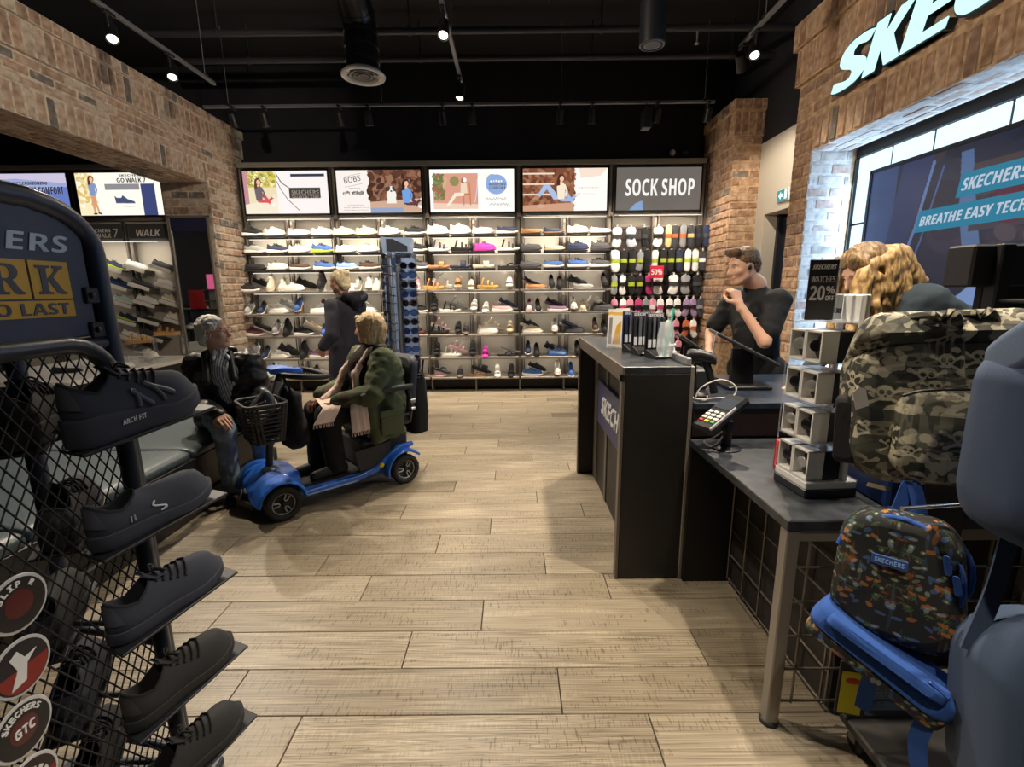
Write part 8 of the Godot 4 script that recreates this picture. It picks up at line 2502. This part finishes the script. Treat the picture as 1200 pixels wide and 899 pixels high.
	part("pocket_flap", hang(pack_shape(0.37, 0.075, 0.075, 1.0), at * Transform3D(Basis.IDENTITY, Vector3(0.01, 0.005, 0.098))), navy, o)
	part("zip_pull", hang(geo().prism(round_rect(0.012, 0.03, 0.005, 2), 0, 0.006), at * Transform3D(Basis.IDENTITY, Vector3(-0.125, -0.055, 0.135))), mat("5d6b82", 0.4), o)
	part("strap", strap_band([at * Vector3(-0.08, 0.19, -0.07), Vector3(1.11, 1.47, -0.842) - nb.origin, at * Vector3(0.08, 0.19, -0.09)], Vector3(0.4, 0, 0.9), 0.04, 0.006), navy, o)
	part("strap_end", strap_band([at * Vector3(-0.11, -0.2, -0.05), at * Vector3(-0.12, -0.34, -0.06), at * Vector3(-0.16, -0.48, -0.05)], nb.basis.x, 0.035, 0.005), navy, o)
	var lb := Transform3D(look(Vector3(-0.30, 0.15, 0.94)) * Basis(Vector3.BACK, 0.05), Vector3(1.18, 0.60, -0.80))
	o = thing("navy_backpack", "navy backpack hanging low at the right edge, below the larger one", "backpack", lb.origin)
	at = Transform3D(lb.basis, Vector3.ZERO)
	part("body", hang(pack_shape(0.42, 0.46, 0.20, 0.92), at), cloth("3d4d67", 26.0, 0.3), o)
	part("front_pocket", hang(pack_shape(0.34, 0.26, 0.07, 0.95), at * Transform3D(Basis.IDENTITY, Vector3(0.0, -0.08, 0.11))), navy, o)
	part("hang_strap", strap_band([at * Vector3(-0.05, 0.2, -0.06), Vector3(1.14, 0.99, -0.95) - lb.origin, Vector3(1.16, 1.0, -1.07) - lb.origin], Vector3(1, 0, 0), 0.035, 0.006), navy, o)
	# odd tags
	o = thing("price_card", "yellow fish-printed price card hanging from the grid under the table", "card", Vector3(1.01, 0.315, -1.20), -0.25)
	part("card", geo().slab(Vector3(-0.03, -0.085, 0), Vector3(0.03, 0.06, 0.001)), mat("d8d21f", 0.5), o)
	part("print", geo().lathe([Vector2(0, 0.001), Vector2(0.02, 0.001), Vector2(0.02, 0.002), Vector2(0, 0.002)], 14, Transform3D(Basis(Vector3.RIGHT, PI / 2) * Basis.from_scale(Vector3(1, 1, 0.5)), Vector3(0, 0.03, 0))), mat("c2382c", 0.5), o)
	part("backing", geo().slab(Vector3(-0.036, -0.09, -0.006), Vector3(0.042, 0.09, -0.001)), mat("2a2826", 0.6), o)
	part("string", geo().bar(Vector3(0, 0.085, -0.002), Vector3(-0.03, 0.26, -0.165), 0.0015, 4), mat("4a4642", 0.6), o)
	o = thing("hang_tag", "brown card tag hanging below the camouflage backpack", "tag", Vector3(1.165, 0.92, -1.18), -0.2)
	part("card", geo().slab(Vector3(-0.05, -0.075, 0), Vector3(0.05, 0.075, 0.002)), mat("4d443b", 0.7), o)
	part("string", geo().bar(Vector3(0.0, 0.075, 0), Vector3(-0.02, 0.12, -0.03), 0.0015, 4), mat("8a8378", 0.6), o)

func hang_mesh(m: ArrayMesh, at: Transform3D) -> ArrayMesh:
	var st := SurfaceTool.new()
	st.append_from(m, 0, at)
	return st.commit()

# ---------------------------------------------------------------- sunglasses stand
func sunglasses_stand() -> void:
	var blue := mat("93a9d2", 0.4)
	var grey := mat("77797f", 0.4, 0.4)
	var at := Vector3(-1.20, 0, -5.1)
	var t := thing("sunglasses_stand", "tall blue-grey rotating sunglasses stand in front of the shoe shelves", "stand", at)
	part("base", geo().lathe([Vector2(0, 0), Vector2(0.2, 0), Vector2(0.2, 0.015), Vector2(0.05, 0.03), Vector2(0, 0.03)], 24), grey, t)
	part("post", geo().slab(Vector3(-0.028, 0.03, -0.028), Vector3(0.028, 2.02, 0.028), 0.004), grey, t)
	var turn := 0.12
	for k in 4:
		var b := Basis(Vector3.UP, turn + PI / 2 * k)
		var g := geo()
		g.slab(Vector3(0.035, 0.42, 0.075), Vector3(0.175, 1.86, 0.085), 0.002)
		part("panel", hang(g, Transform3D(b, Vector3.ZERO)), blue, t)
		g = geo()
		g.slab(Vector3(0.03, 0.40, 0.07), Vector3(0.038, 1.9, 0.092)).slab(Vector3(0.172, 0.40, 0.07), Vector3(0.18, 1.9, 0.092))
		part("side_rail", hang(g, Transform3D(b, Vector3.ZERO)), grey, t)
		g = geo()
		g.slab(Vector3(0.0, 1.86, 0.07), Vector3(0.19, 1.9, 0.09)).slab(Vector3(0.0, 0.40, 0.0), Vector3(0.19, 0.43, 0.09))
		part("brace", hang(g, Transform3D(b, Vector3.ZERO)), grey, t)
	var rows := []
	for q in [[1.90, 0.165], [2.05, 0.185]]:
		var r := PackedVector3Array()
		for i in 4: r.append(Basis(Vector3.UP, turn + PI / 4 + PI / 2 * i) * Vector3(q[1] * 1.2, q[0], 0))
		rows.append(r)
	var hd := geo()
	for i in 4: hd.quad(rows[0][i], rows[0][(i + 1) % 4], rows[1][(i + 1) % 4], rows[1][i], rows[0][i] + rows[0][(i + 1) % 4])
	part("header", hd, mat("9db4d4", 0.3), t)
	var hp := geo()
	hp.xf = Transform3D(Basis(Vector3.UP, turn) * Basis(Vector3.RIGHT, 0.11), Vector3(0, 1.975, 0) + Basis(Vector3.UP, turn) * Vector3(0, 0, 0.152))
	hp.prism(PackedVector2Array([Vector2(-0.1, -0.06), Vector2(0.11, -0.06), Vector2(0.11, -0.01), Vector2(-0.03, 0.06), Vector2(-0.1, 0.06)]), 0, 0.003)
	part("header_print", hp, mat("3b3f4c", 0.4), t)
	# glasses: one pair, then copies down each panel
	var frame := geo()
	for s in [-1.0, 1.0]:
		var ring := []
		for i in 12: ring.append(Vector3(0.033 * s + cos(TAU * i / 12) * 0.027, sin(TAU * i / 12) * 0.022, -absf(s * 0.033 + cos(TAU * i / 12) * 0.027) * 0.08))
		frame.tube(ring, 0.0035, 5, false, true)
		frame.tube([Vector3(0.06 * s, 0.006, -0.005), Vector3(0.066 * s, 0.004, -0.05), Vector3(0.064 * s, -0.012, -0.1)], 0.003, 4)
	frame.tube([Vector3(-0.007, 0.004, 0), Vector3(0, 0.008, 0.002), Vector3(0.007, 0.004, 0)], 0.003, 5)
	var fm := frame.mesh()
	var lens := geo()
	lens.lathe([Vector2(0, -0.001), Vector2(0.026, -0.001), Vector2(0.026, 0.001), Vector2(0, 0.0015)], 12, Transform3D(Basis(Vector3.RIGHT, PI / 2) * Basis.from_scale(Vector3(1, 1, 0.8)), Vector3.ZERO))
	for g in [frame, lens]:
		for i in g.v.size(): g.v[i] *= Vector3(1.3, 1.45, 1.2)
	fm = frame.mesh()
	var lm := lens.mesh()
	var tints := ["14161f", "1c2440", "2a1c28", "20304f", "3a2230", "15151a"]
	for face in 3:
		var k: int = [0, 3, 1][face]
		var b := Basis(Vector3.UP, turn + PI / 2 * k)
		for i in 14:
			var y := 1.77 - 0.096 * i
			var p := at + b * Vector3(0.105, 0, 0.165) + Vector3(0, y, 0)
			var o := thing("sunglasses", "dark sunglasses, %s from the top of the stand's %s" % [["first", "second", "third", "fourth", "fifth", "sixth", "seventh", "eighth", "ninth", "tenth", "eleventh", "twelfth", "thirteenth", "fourteenth"][i], ["front column", "left column", "right column"][face]], "sunglasses", p, turn + PI / 2 * k, "sunglasses on the stand")
			o.rotation.x = 0.12 * sin(i * 2.0)
			part("frame", fm, mat(tints[(i + face) % 6], 0.3), o)
			for s in [-1.0, 1.0]:
				var l := part("lens", lm, mat(["0f1220", "22336a", "1a1a24", "3a5ca0"][(i * 3 + face) % 4], 0.06, 0.3), o)
				l.position = Vector3(0.0429 * s, 0, -0.003)
				l.rotation.y = 0.08 * s
			part("peg", geo().bar(p - at - b * Vector3(0, 0, 0.085), p - at - b * Vector3(0, 0, -0.004), 0.004, 4), grey, t)

# ---------------------------------------------------------------- geometry
class Geo:
	var v := PackedVector3Array()
	var n := PackedVector3Array()
	var uv := PackedVector2Array()
	var ix := PackedInt32Array()
	var xf := Transform3D.IDENTITY
	func put(p: Vector3, nn: Vector3, t := Vector2.ZERO) -> int:
		v.append(xf * p)
		n.append((xf.basis * nn).normalized())
		uv.append(t)
		return v.size() - 1
	func face(a: int, b: int, c: int) -> void:
		# Godot's front faces run clockwise
		var g := (v[b] - v[a]).cross(v[c] - v[a])
		if g.dot(n[a] + n[b] + n[c]) > 0.0:
			ix.append(a); ix.append(c); ix.append(b)
		else:
			ix.append(a); ix.append(b); ix.append(c)
	func tri(a: Vector3, b: Vector3, c: Vector3, out: Vector3) -> void:
		var g := (b - a).cross(c - a)
		if g.length_squared() < 1e-16: return
		g = g.normalized()
		if g.dot(out) < 0.0: g = -g
		face(put(a, g), put(b, g), put(c, g))
	func quad(a: Vector3, b: Vector3, c: Vector3, d: Vector3, out: Vector3) -> void:
		var g := (b - a).cross(c - a)
		if g.length_squared() < 1e-16: g = (c - a).cross(d - a)
		if g.length_squared() < 1e-16: return
		g = g.normalized()
		if g.dot(out) < 0.0: g = -g
		var i := put(a, g, Vector2(0, 1)); put(b, g, Vector2(1, 1)); put(c, g, Vector2(1, 0)); put(d, g, Vector2(0, 0))
		face(i, i + 1, i + 2); face(i, i + 2, i + 3)
	func box(c: Vector3, s: Vector3, b := 0.0) -> Geo:
		var h := s * 0.5
		b = minf(b, minf(h.x, minf(h.y, h.z)) * 0.9)
		for ax in 3:
			var u := (ax + 1) % 3
			var w := (ax + 2) % 3
			for sg in [-1.0, 1.0]:
				var o := Vector3.ZERO; o[ax] = sg
				var q := []
				for k in [[-1, -1], [1, -1], [1, 1], [-1, 1]]:
					var p := Vector3.ZERO
					p[ax] = sg * h[ax]; p[u] = k[0] * (h[u] - b); p[w] = k[1] * (h[w] - b)
					q.append(c + p)
				quad(q[0], q[1], q[2], q[3], o)
		if b > 0.0:
			for ax in 3:
				var u := (ax + 1) % 3
				var w := (ax + 2) % 3
				for su in [-1.0, 1.0]:
					for sw in [-1.0, 1.0]:
						var q := []
						for e in [[-1, 0], [1, 0], [1, 1], [-1, 1]]:
							var p := Vector3.ZERO
							p[ax] = e[0] * (h[ax] - b)
							p[u] = su * (h[u] - (0.0 if e[1] == 0 else b)); p[w] = sw * (h[w] - (b if e[1] == 0 else 0.0))
							q.append(c + p)
						var o := Vector3.ZERO; o[u] = su; o[w] = sw
						quad(q[0], q[1], q[2], q[3], o)
			for sx in [-1.0, 1.0]:
				for sy in [-1.0, 1.0]:
					for sz in [-1.0, 1.0]:
						var s3 := Vector3(sx, sy, sz)
						tri(c + s3 * Vector3(h.x, h.y - b, h.z - b), c + s3 * Vector3(h.x - b, h.y, h.z - b), c + s3 * Vector3(h.x - b, h.y - b, h.z), s3)
		return self
	func slab(a: Vector3, b: Vector3, bev := 0.0) -> Geo:
		return box((a + b) * 0.5, (b - a).abs(), bev)
	# rows of points joined into one smooth skin; around = the rows are closed loops; the sign is found from mid, a point inside
	func skin(rows: Array, around := true, cap0 := false, cap1 := false, flip := false) -> Geo:
		var nr := rows.size()
		var nc: int = rows[0].size()
		var nrm := []
		var mid := Vector3.ZERO
		for r in rows:
			var a := PackedVector3Array(); a.resize(nc); nrm.append(a)
			for p in r: mid += p
		mid /= nr * nc
		var lim := nc if around else nc - 1
		for i in nr - 1:
			var r0: PackedVector3Array = rows[i]
			var r1: PackedVector3Array = rows[i + 1]
			for j in lim:
				var k := (j + 1) % nc
				var g := (r1[k] - r0[j]).cross(r1[j] - r0[k])
				nrm[i][j] += g; nrm[i][k] += g; nrm[i + 1][j] += g; nrm[i + 1][k] += g
		# orientation: volume sign for closed loops, given by flip for sheets
		var sgn := 1.0
		if around:
			var vol := 0.0
			for i in nr - 1:
				var cc := Vector3.ZERO
				for j in nc: cc += rows[i][j] + rows[i + 1][j]
				cc /= 2 * nc
				for j in nc:
					var k := (j + 1) % nc
					vol += (rows[i][j] - cc).dot((rows[i + 1][k] - rows[i][j]).cross(rows[i + 1][j] - rows[i][k]))
			if vol < 0.0: sgn = -1.0
		if flip: sgn = -sgn
		var base := v.size()
		for i in nr:
			for j in nc:
				var q: Vector3 = nrm[i][j] * sgn
				if q.length_squared() < 1e-20: q = rows[i][j] - mid
				put(rows[i][j], q.normalized(), Vector2(float(j) / maxf(1, lim), float(i) / maxf(1, nr - 1)))
		for i in nr - 1:
			for j in lim:
				var k := (j + 1) % nc
				var a := base + i * nc + j
				var b := base + i * nc + k
				var c := base + (i + 1) * nc + k
				var d := base + (i + 1) * nc + j
				face(a, b, c); face(a, c, d)
		if cap0: cap(rows[0], rows[0], rows[1])
		if cap1: cap(rows[nr - 1], rows[nr - 1], rows[nr - 2])
		return self
	func cap(r: PackedVector3Array, at: PackedVector3Array, away: PackedVector3Array) -> void:
		var m := Vector3.ZERO
		var w := Vector3.ZERO
		for i in r.size(): m += at[i]; w += away[i]
		m /= r.size(); w /= r.size()
		for i in r.size(): tri(m, r[i], r[(i + 1) % r.size()], m - w)
	func tube(path: Array, rad, sides := 10, caps := true, closed := false) -> Geo:
		var np := path.size()
		var rows := []
		var up := Vector3.UP
		var t0: Vector3 = (path[1] - path[0]).normalized()
		if absf(t0.dot(up)) > 0.9: up = Vector3.RIGHT
		var nn := (up - t0 * up.dot(t0)).normalized()
		for i in np:
			var a: Vector3 = path[(i - 1 + np) % np] if closed else path[maxi(i - 1, 0)]
			var b: Vector3 = path[(i + 1) % np] if closed else path[mini(i + 1, np - 1)]
			var t := (b - a).normalized()
			nn = (nn - t * nn.dot(t)).normalized()
			var bi := t.cross(nn)
			var r: float = rad[i] if rad is Array or rad is PackedFloat32Array else rad
			var row := PackedVector3Array()
			for k in sides:
				var an := TAU * k / sides
				row.append(path[i] + (nn * cos(an) + bi * sin(an)) * r)
			rows.append(row)
		if closed: rows.append(rows[0].duplicate())
		return skin(rows, true, caps and not closed, caps and not closed)
	func bar(a: Vector3, b: Vector3, r: float, sides := 6) -> Geo:
		return tube([a, b], r, sides)
	func lathe(prof: Array, segs := 16, at := Transform3D.IDENTITY) -> Geo:
		var rows := []
		for p in prof:
			var row := PackedVector3Array()
			for k in segs:
				var an := TAU * k / segs
				row.append(at * Vector3(cos(an) * p.x, p.y, sin(an) * p.x))
			rows.append(row)
		return skin(rows, true, prof[0].x > 1e-5, prof[prof.size() - 1].x > 1e-5)
	func ball(c: Vector3, r: Vector3, segs := 12, rings := 7) -> Geo:
		var rows := []
		for i in rings:
			var ph := lerpf(-PI / 2 + 0.02, PI / 2 - 0.02, float(i) / (rings - 1))
			var row := PackedVector3Array()
			for k in segs:
				var an := TAU * k / segs
				row.append(c + Vector3(cos(an) * cos(ph), sin(ph), sin(an) * cos(ph)) * r)
			rows.append(row)
		return skin(rows, true, true, true)
	# outline in the XY plane, pushed from z0 to z1, edges chamfered by b
	func prism(poly: PackedVector2Array, z0: float, z1: float, b := 0.0) -> Geo:
		var np := poly.size()
		var ins := PackedVector2Array()
		var area := 0.0
		for i in np: area += poly[i].cross(poly[(i + 1) % np])
		var s := 1.0 if area > 0 else -1.0
		for i in np:
			var d0 := (poly[i] - poly[(i - 1 + np) % np]).normalized()
			var d1 := (poly[(i + 1) % np] - poly[i]).normalized()
			var m := (Vector2(-d0.y, d0.x) + Vector2(-d1.y, d1.x)) * s
			ins.append(poly[i] + (m.normalized() * b if m.length() > 1e-6 else Vector2.ZERO))
		var tr := Geometry2D.triangulate_polygon(ins if b > 0 else poly)
		for k in range(0, tr.size(), 3):
			var a := ins[tr[k]]; var c := ins[tr[k + 1]]; var d := ins[tr[k + 2]]
			tri(Vector3(a.x, a.y, z1), Vector3(c.x, c.y, z1), Vector3(d.x, d.y, z1), Vector3(0, 0, z1 - z0))
			tri(Vector3(a.x, a.y, z0), Vector3(c.x, c.y, z0), Vector3(d.x, d.y, z0), Vector3(0, 0, z0 - z1))
		var zs := signf(z1 - z0)
		for i in np:
			var j := (i + 1) % np
			var e := poly[j] - poly[i]
			var o := Vector3(e.y, -e.x, 0) * s
			quad(Vector3(poly[i].x, poly[i].y, z0 + b * zs), Vector3(poly[j].x, poly[j].y, z0 + b * zs), Vector3(poly[j].x, poly[j].y, z1 - b * zs), Vector3(poly[i].x, poly[i].y, z1 - b * zs), o)
			if b > 0:
				quad(Vector3(poly[i].x, poly[i].y, z1 - b * zs), Vector3(poly[j].x, poly[j].y, z1 - b * zs), Vector3(ins[j].x, ins[j].y, z1), Vector3(ins[i].x, ins[i].y, z1), o.normalized() + Vector3(0, 0, zs))
				quad(Vector3(poly[i].x, poly[i].y, z0 + b * zs), Vector3(poly[j].x, poly[j].y, z0 + b * zs), Vector3(ins[j].x, ins[j].y, z0), Vector3(ins[i].x, ins[i].y, z0), o.normalized() - Vector3(0, 0, zs))
		return self
	func card(a: Vector3, b: Vector3, c: Vector3, d: Vector3, out: Vector3) -> Geo:
		quad(a, b, c, d, out)   # a lower left, b lower right, c upper right, d upper left: uv follows
		return self
	func mesh() -> ArrayMesh:
		var a := []
		a.resize(Mesh.ARRAY_MAX)
		a[Mesh.ARRAY_VERTEX] = v; a[Mesh.ARRAY_NORMAL] = n; a[Mesh.ARRAY_TEX_UV] = uv; a[Mesh.ARRAY_INDEX] = ix
		var m := ArrayMesh.new()
		m.add_surface_from_arrays(Mesh.PRIMITIVE_TRIANGLES, a)
		return m

func geo() -> Geo: return Geo.new()

func arc(c: Vector3, ax: Vector3, ay: Vector3, a0: float, a1: float, k: int) -> Array:
	var o := []
	for i in k + 1:
		var t := lerpf(a0, a1, float(i) / k)
		o.append(c + ax * cos(t) + ay * sin(t))
	return o

func round_rect(w: float, h: float, r: float, k := 4) -> PackedVector2Array:
	var o := PackedVector2Array()
	for q in [[1, 1, 0.0], [-1, 1, PI / 2], [-1, -1, PI], [1, -1, PI * 1.5]]:
		for i in k + 1:
			var a: float = q[2] + PI / 2 * i / k
			o.append(Vector2(q[0] * (w / 2 - r) + cos(a) * r, q[1] * (h / 2 - r) + sin(a) * r))
	return o

func smooth_path(p: Array, k := 6) -> Array:
	var o := []
	for i in p.size() - 1:
		var a: Vector3 = p[maxi(i - 1, 0)]
		var d: Vector3 = p[mini(i + 2, p.size() - 1)]
		for j in k:
			o.append((p[i] as Vector3).cubic_interpolate(p[i + 1], a, d, float(j) / k))
	o.append(p[p.size() - 1])
	return o

# ---------------------------------------------------------------- nodes
var taken := {}

func numbered(called: String) -> String:
	var k: int = taken.get(called, 0)
	taken[called] = k + 1
	return called if k == 0 else "%s_%03d" % [called, k]

func tag(o: Node3D, label: String, category: String, group := "") -> Node3D:
	o.set_meta("label", label)
	o.set_meta("category", category)
	if group: o.set_meta("group", group)
	return o

func thing(called: String, label: String, category: String, at := Vector3.ZERO, turn := 0.0, group := "") -> Node3D:
	var o := Node3D.new()
	o.name = numbered(called)
	add_child(o)
	o.position = at
	o.rotation.y = turn
	return tag(o, label, category, group)

func part(called: String, g, m: Material, under: Node3D, label := "") -> MeshInstance3D:
	var o := MeshInstance3D.new()
	o.name = called
	o.mesh = g.mesh() if g is Geo else g
	o.material_override = m
	under.add_child(o, true)
	if label: o.set_meta("label", label)
	return o

func single(called: String, label: String, category: String, g, m: Material, at := Vector3.ZERO, group := "") -> MeshInstance3D:
	var o := MeshInstance3D.new()
	o.name = numbered(called)
	o.mesh = g.mesh() if g is Geo else g
	o.material_override = m
	o.position = at
	add_child(o)
	tag(o, label, category, group)
	return o

func struct(called: String, g, m: Material) -> MeshInstance3D:
	var o := MeshInstance3D.new()
	o.name = called
	o.mesh = g.mesh() if g is Geo else g
	o.material_override = m
	add_child(o)
	o.set_meta("kind", "structure")
	return o

# ---------------------------------------------------------------- materials
var mats := {}

func mat(hex: String, rough := 0.6, metal := 0.0) -> StandardMaterial3D:
	var key := "%s/%s/%s" % [hex, rough, metal]
	if not mats.has(key):
		var m := StandardMaterial3D.new()
		m.albedo_color = Color(hex)
		m.roughness = rough
		m.metallic = metal
		mats[key] = m
	return mats[key]

func cloth(hex: String, scale := 40.0, sheen := 0.3) -> StandardMaterial3D:
	var key := "cloth%s/%s" % [hex, scale]
	if not mats.has(key):
		var m := StandardMaterial3D.new()
		m.albedo_color = Color(hex)
		m.roughness = 0.9
		m.rim_enabled = true
		m.rim = sheen
		m.rim_tint = 0.6
		m.uv1_triplanar = true
		m.uv1_scale = Vector3.ONE * scale
		m.heightmap_enabled = true
		m.heightmap_texture = weave()
		m.heightmap_scale = 0.04
		mats[key] = m
	return mats[key]

func glow(hex: String, energy: float) -> StandardMaterial3D:
	var key := "glow%s/%s" % [hex, energy]
	if not mats.has(key):
		var m := StandardMaterial3D.new()
		m.albedo_color = Color("202020")
		m.emission_enabled = true
		m.emission = Color(hex)
		m.emission_energy_multiplier = energy
		mats[key] = m
	return mats[key]

var woven: ImageTexture
func weave() -> ImageTexture:
	if woven: return woven
	var im := Image.create(128, 128, false, Image.FORMAT_L8)
	for y in 128:
		for x in 128:
			var k := 0.5 + 0.25 * sin(x * TAU / 8.0) * (1.0 if (y / 8) % 2 == 0 else -1.0) + 0.25 * sin(y * TAU / 8.0)
			im.set_pixel(x, y, Color(k, k, k))
	woven = ImageTexture.create_from_image(im)
	return woven

func noise_tex(seed_at: int, freq: float, ramp: Array, size := 256, stretch := Vector2.ONE, octaves := 4) -> ImageTexture:
	# tiling fractal noise looked up in a ramp of [stop, hex]
	var f := FastNoiseLite.new()
	f.seed = seed_at
	f.frequency = freq
	f.fractal_octaves = octaves
	var im: Image = f.get_seamless_image(int(size * stretch.x), int(size * stretch.y))
	if stretch != Vector2.ONE: im.resize(size, size, Image.INTERPOLATE_LANCZOS)
	var g := Gradient.new()
	g.offsets = PackedFloat32Array(ramp.map(func(r): return r[0]))
	g.colors = PackedColorArray(ramp.map(func(r): return Color(r[1])))
	var lut := []
	for i in 256: lut.append(g.sample(i / 255.0))
	var d := im.get_data()
	var step := d.size() / (size * size)
	var o := PackedByteArray()
	o.resize(size * size * 3)
	for i in size * size:
		var c: Color = lut[d[i * step]]
		o[i * 3] = c.r8; o[i * 3 + 1] = c.g8; o[i * 3 + 2] = c.b8
	return ImageTexture.create_from_image(Image.create_from_data(size, size, false, Image.FORMAT_RGB8, o))

func textured(tex: Texture2D, scale: float, rough := 0.7, world := false) -> StandardMaterial3D:
	var m := StandardMaterial3D.new()
	m.albedo_texture = tex
	m.roughness = rough
	m.uv1_triplanar = true
	m.uv1_world_triplanar = world
	m.uv1_scale = Vector3.ONE * scale
	return m

# ---------------------------------------------------------------- lettering
var fonts := {}
func lettering(text: String, w: float, h: float, depth := 0.004, face := "Droid Sans", bold := true, slant := 0.0, squeeze := true) -> ArrayMesh:
	# real letters, centred on the origin, facing +z, made to fill w by h metres
	var fk := face + str(bold)
	if not fonts.has(fk):
		var sf := SystemFont.new()
		sf.font_names = PackedStringArray([face])
		sf.font_weight = 700 if bold else 400
		fonts[fk] = sf
	var t := TextMesh.new()
	t.font = fonts[fk]
	t.text = text
	t.font_size = 48
	t.pixel_size = 0.01
	t.depth = 0.1
	t.curve_step = 2.0
	var a := t.get_mesh_arrays()
	var v: PackedVector3Array = a[Mesh.ARRAY_VERTEX]
	var lo := Vector3(1e9, 1e9, 0)
	var hi := -lo
	for p in v:
		lo = lo.min(p); hi = hi.max(p)
	var s := Vector2(w / (hi.x - lo.x), h / (hi.y - lo.y))
	if not squeeze: s = Vector2.ONE * minf(s.x, s.y)
	for i in v.size():
		var p := v[i]
		var y := (p.y - (lo.y + hi.y) / 2) * s.y
		v[i] = Vector3((p.x - (lo.x + hi.x) / 2) * s.x + y * slant, y, p.z / 0.1 * depth)
	a[Mesh.ARRAY_VERTEX] = v
	a[Mesh.ARRAY_TANGENT] = null
	var m := ArrayMesh.new()
	m.add_surface_from_arrays(Mesh.PRIMITIVE_TRIANGLES, a)
	return m

func write(text: String, under: Node3D, at: Vector3, size: Vector2, m: Material, turn := 0.0, slant := 0.0, face := "Droid Sans", bold := true, depth := 0.003) -> MeshInstance3D:
	var o := part("lettering", lettering(text, size.x, size.y, depth, face, bold, slant), m, under)
	o.position = at
	o.rotation.y = turn
	return o

# ---------------------------------------------------------------- pictures for screens and prints
class Pic:
	var im: Image
	var w: int
	var h: int
	func _init(ww: int, hh: int, bg: String) -> void:
		w = ww; h = hh
		im = Image.create(w, h, false, Image.FORMAT_RGB8)
		im.fill(Color(bg))
	func rect(x: float, y: float, ww: float, hh: float, c: String) -> void:
		im.fill_rect(Rect2i(int(x), int(y), int(ww), int(hh)), Color(c))
	func poly(p: Array, c: String) -> void:
		var col := Color(c)
		var y0 := 1e9
		var y1 := -1e9
		for q in p: y0 = minf(y0, q[1]); y1 = maxf(y1, q[1])
		for y in range(maxi(0, int(y0)), mini(h - 1, int(y1)) + 1):
			var xs := []
			for i in p.size():
				var a = p[i]
				var b = p[(i + 1) % p.size()]
				if (a[1] <= y + 0.5) != (b[1] <= y + 0.5):
					xs.append(a[0] + (y + 0.5 - a[1]) * float(b[0] - a[0]) / float(b[1] - a[1]))
			xs.sort()
			for k in range(0, xs.size() - 1, 2):
				var xa := maxi(0, int(round(xs[k])))
				var xb := mini(w, int(round(xs[k + 1])))
				if xb > xa: im.fill_rect(Rect2i(xa, y, xb - xa, 1), col)
	func oval(cx: float, cy: float, rx: float, ry: float, c: String, turn := 0.0) -> void:
		var p := []
		for i in 24:
			var a := TAU * i / 24
			var q := Vector2(cos(a) * rx, sin(a) * ry).rotated(turn)
			p.append([cx + q.x, cy + q.y])
		poly(p, c)
	func line(p: Array, t: float, c: String) -> void:
		for i in p.size() - 1:
			var a := Vector2(p[i][0], p[i][1])
			var b := Vector2(p[i + 1][0], p[i + 1][1])
			var d := (b - a).normalized().orthogonal() * t * 0.5
			poly([[a.x + d.x, a.y + d.y], [b.x + d.x, b.y + d.y], [b.x - d.x, b.y - d.y], [a.x - d.x, a.y - d.y]], c)
	func speckle(x: int, y: int, ww: int, hh: int, cols: Array, k: int, r: float, sd: int) -> void:
		var rng := RandomNumberGenerator.new()
		rng.seed = sd
		for i in k:
			oval(x + rng.randf() * ww, y + rng.randf() * hh, r * (0.5 + rng.randf()), r * (0.4 + rng.randf() * 0.6), cols[rng.randi() % cols.size()], rng.randf() * 3)
	func scrawl(x: float, y: float, ww: float, hh: float, c: String, sd: int) -> void:
		# a line of print too small to read
		var rng := RandomNumberGenerator.new()
		rng.seed = sd
		var at := x
		while at < x + ww:
			var k := rng.randf_range(0.4, 1.0) * hh
			rect(at, y + rng.randf() * hh * 0.3, k, hh * rng.randf_range(0.5, 0.9), c)
			at += k + rng.randf_range(0.25, 0.6) * hh
	func tex() -> ImageTexture: return ImageTexture.create_from_image(im)

func screen_mat(t: Texture2D, energy: float) -> StandardMaterial3D:
	var m := StandardMaterial3D.new()
	m.albedo_color = Color("080808")
	m.roughness = 0.25
	m.emission_enabled = true
	m.emission_operator = BaseMaterial3D.EMISSION_OP_MULTIPLY
	m.emission = Color.WHITE
	m.emission_texture = t
	m.emission_energy_multiplier = energy
	return m

# ---------------------------------------------------------------- lamps
func area_lamp(at: Vector3, dir: Vector3, size: Vector2, hex: String, energy: float) -> AreaLight3D:
	var l := AreaLight3D.new()
	l.name = "area_lamp"
	l.area_size = size
	l.light_color = Color(hex)
	l.light_energy = energy
	l.shadow_enabled = true
	add_child(l, true)
	l.look_at_from_position(at, at + dir, Vector3.UP if absf(dir.normalized().y) < 0.95 else Vector3.FORWARD)
	l.set("area_range", 20.0)
	return l
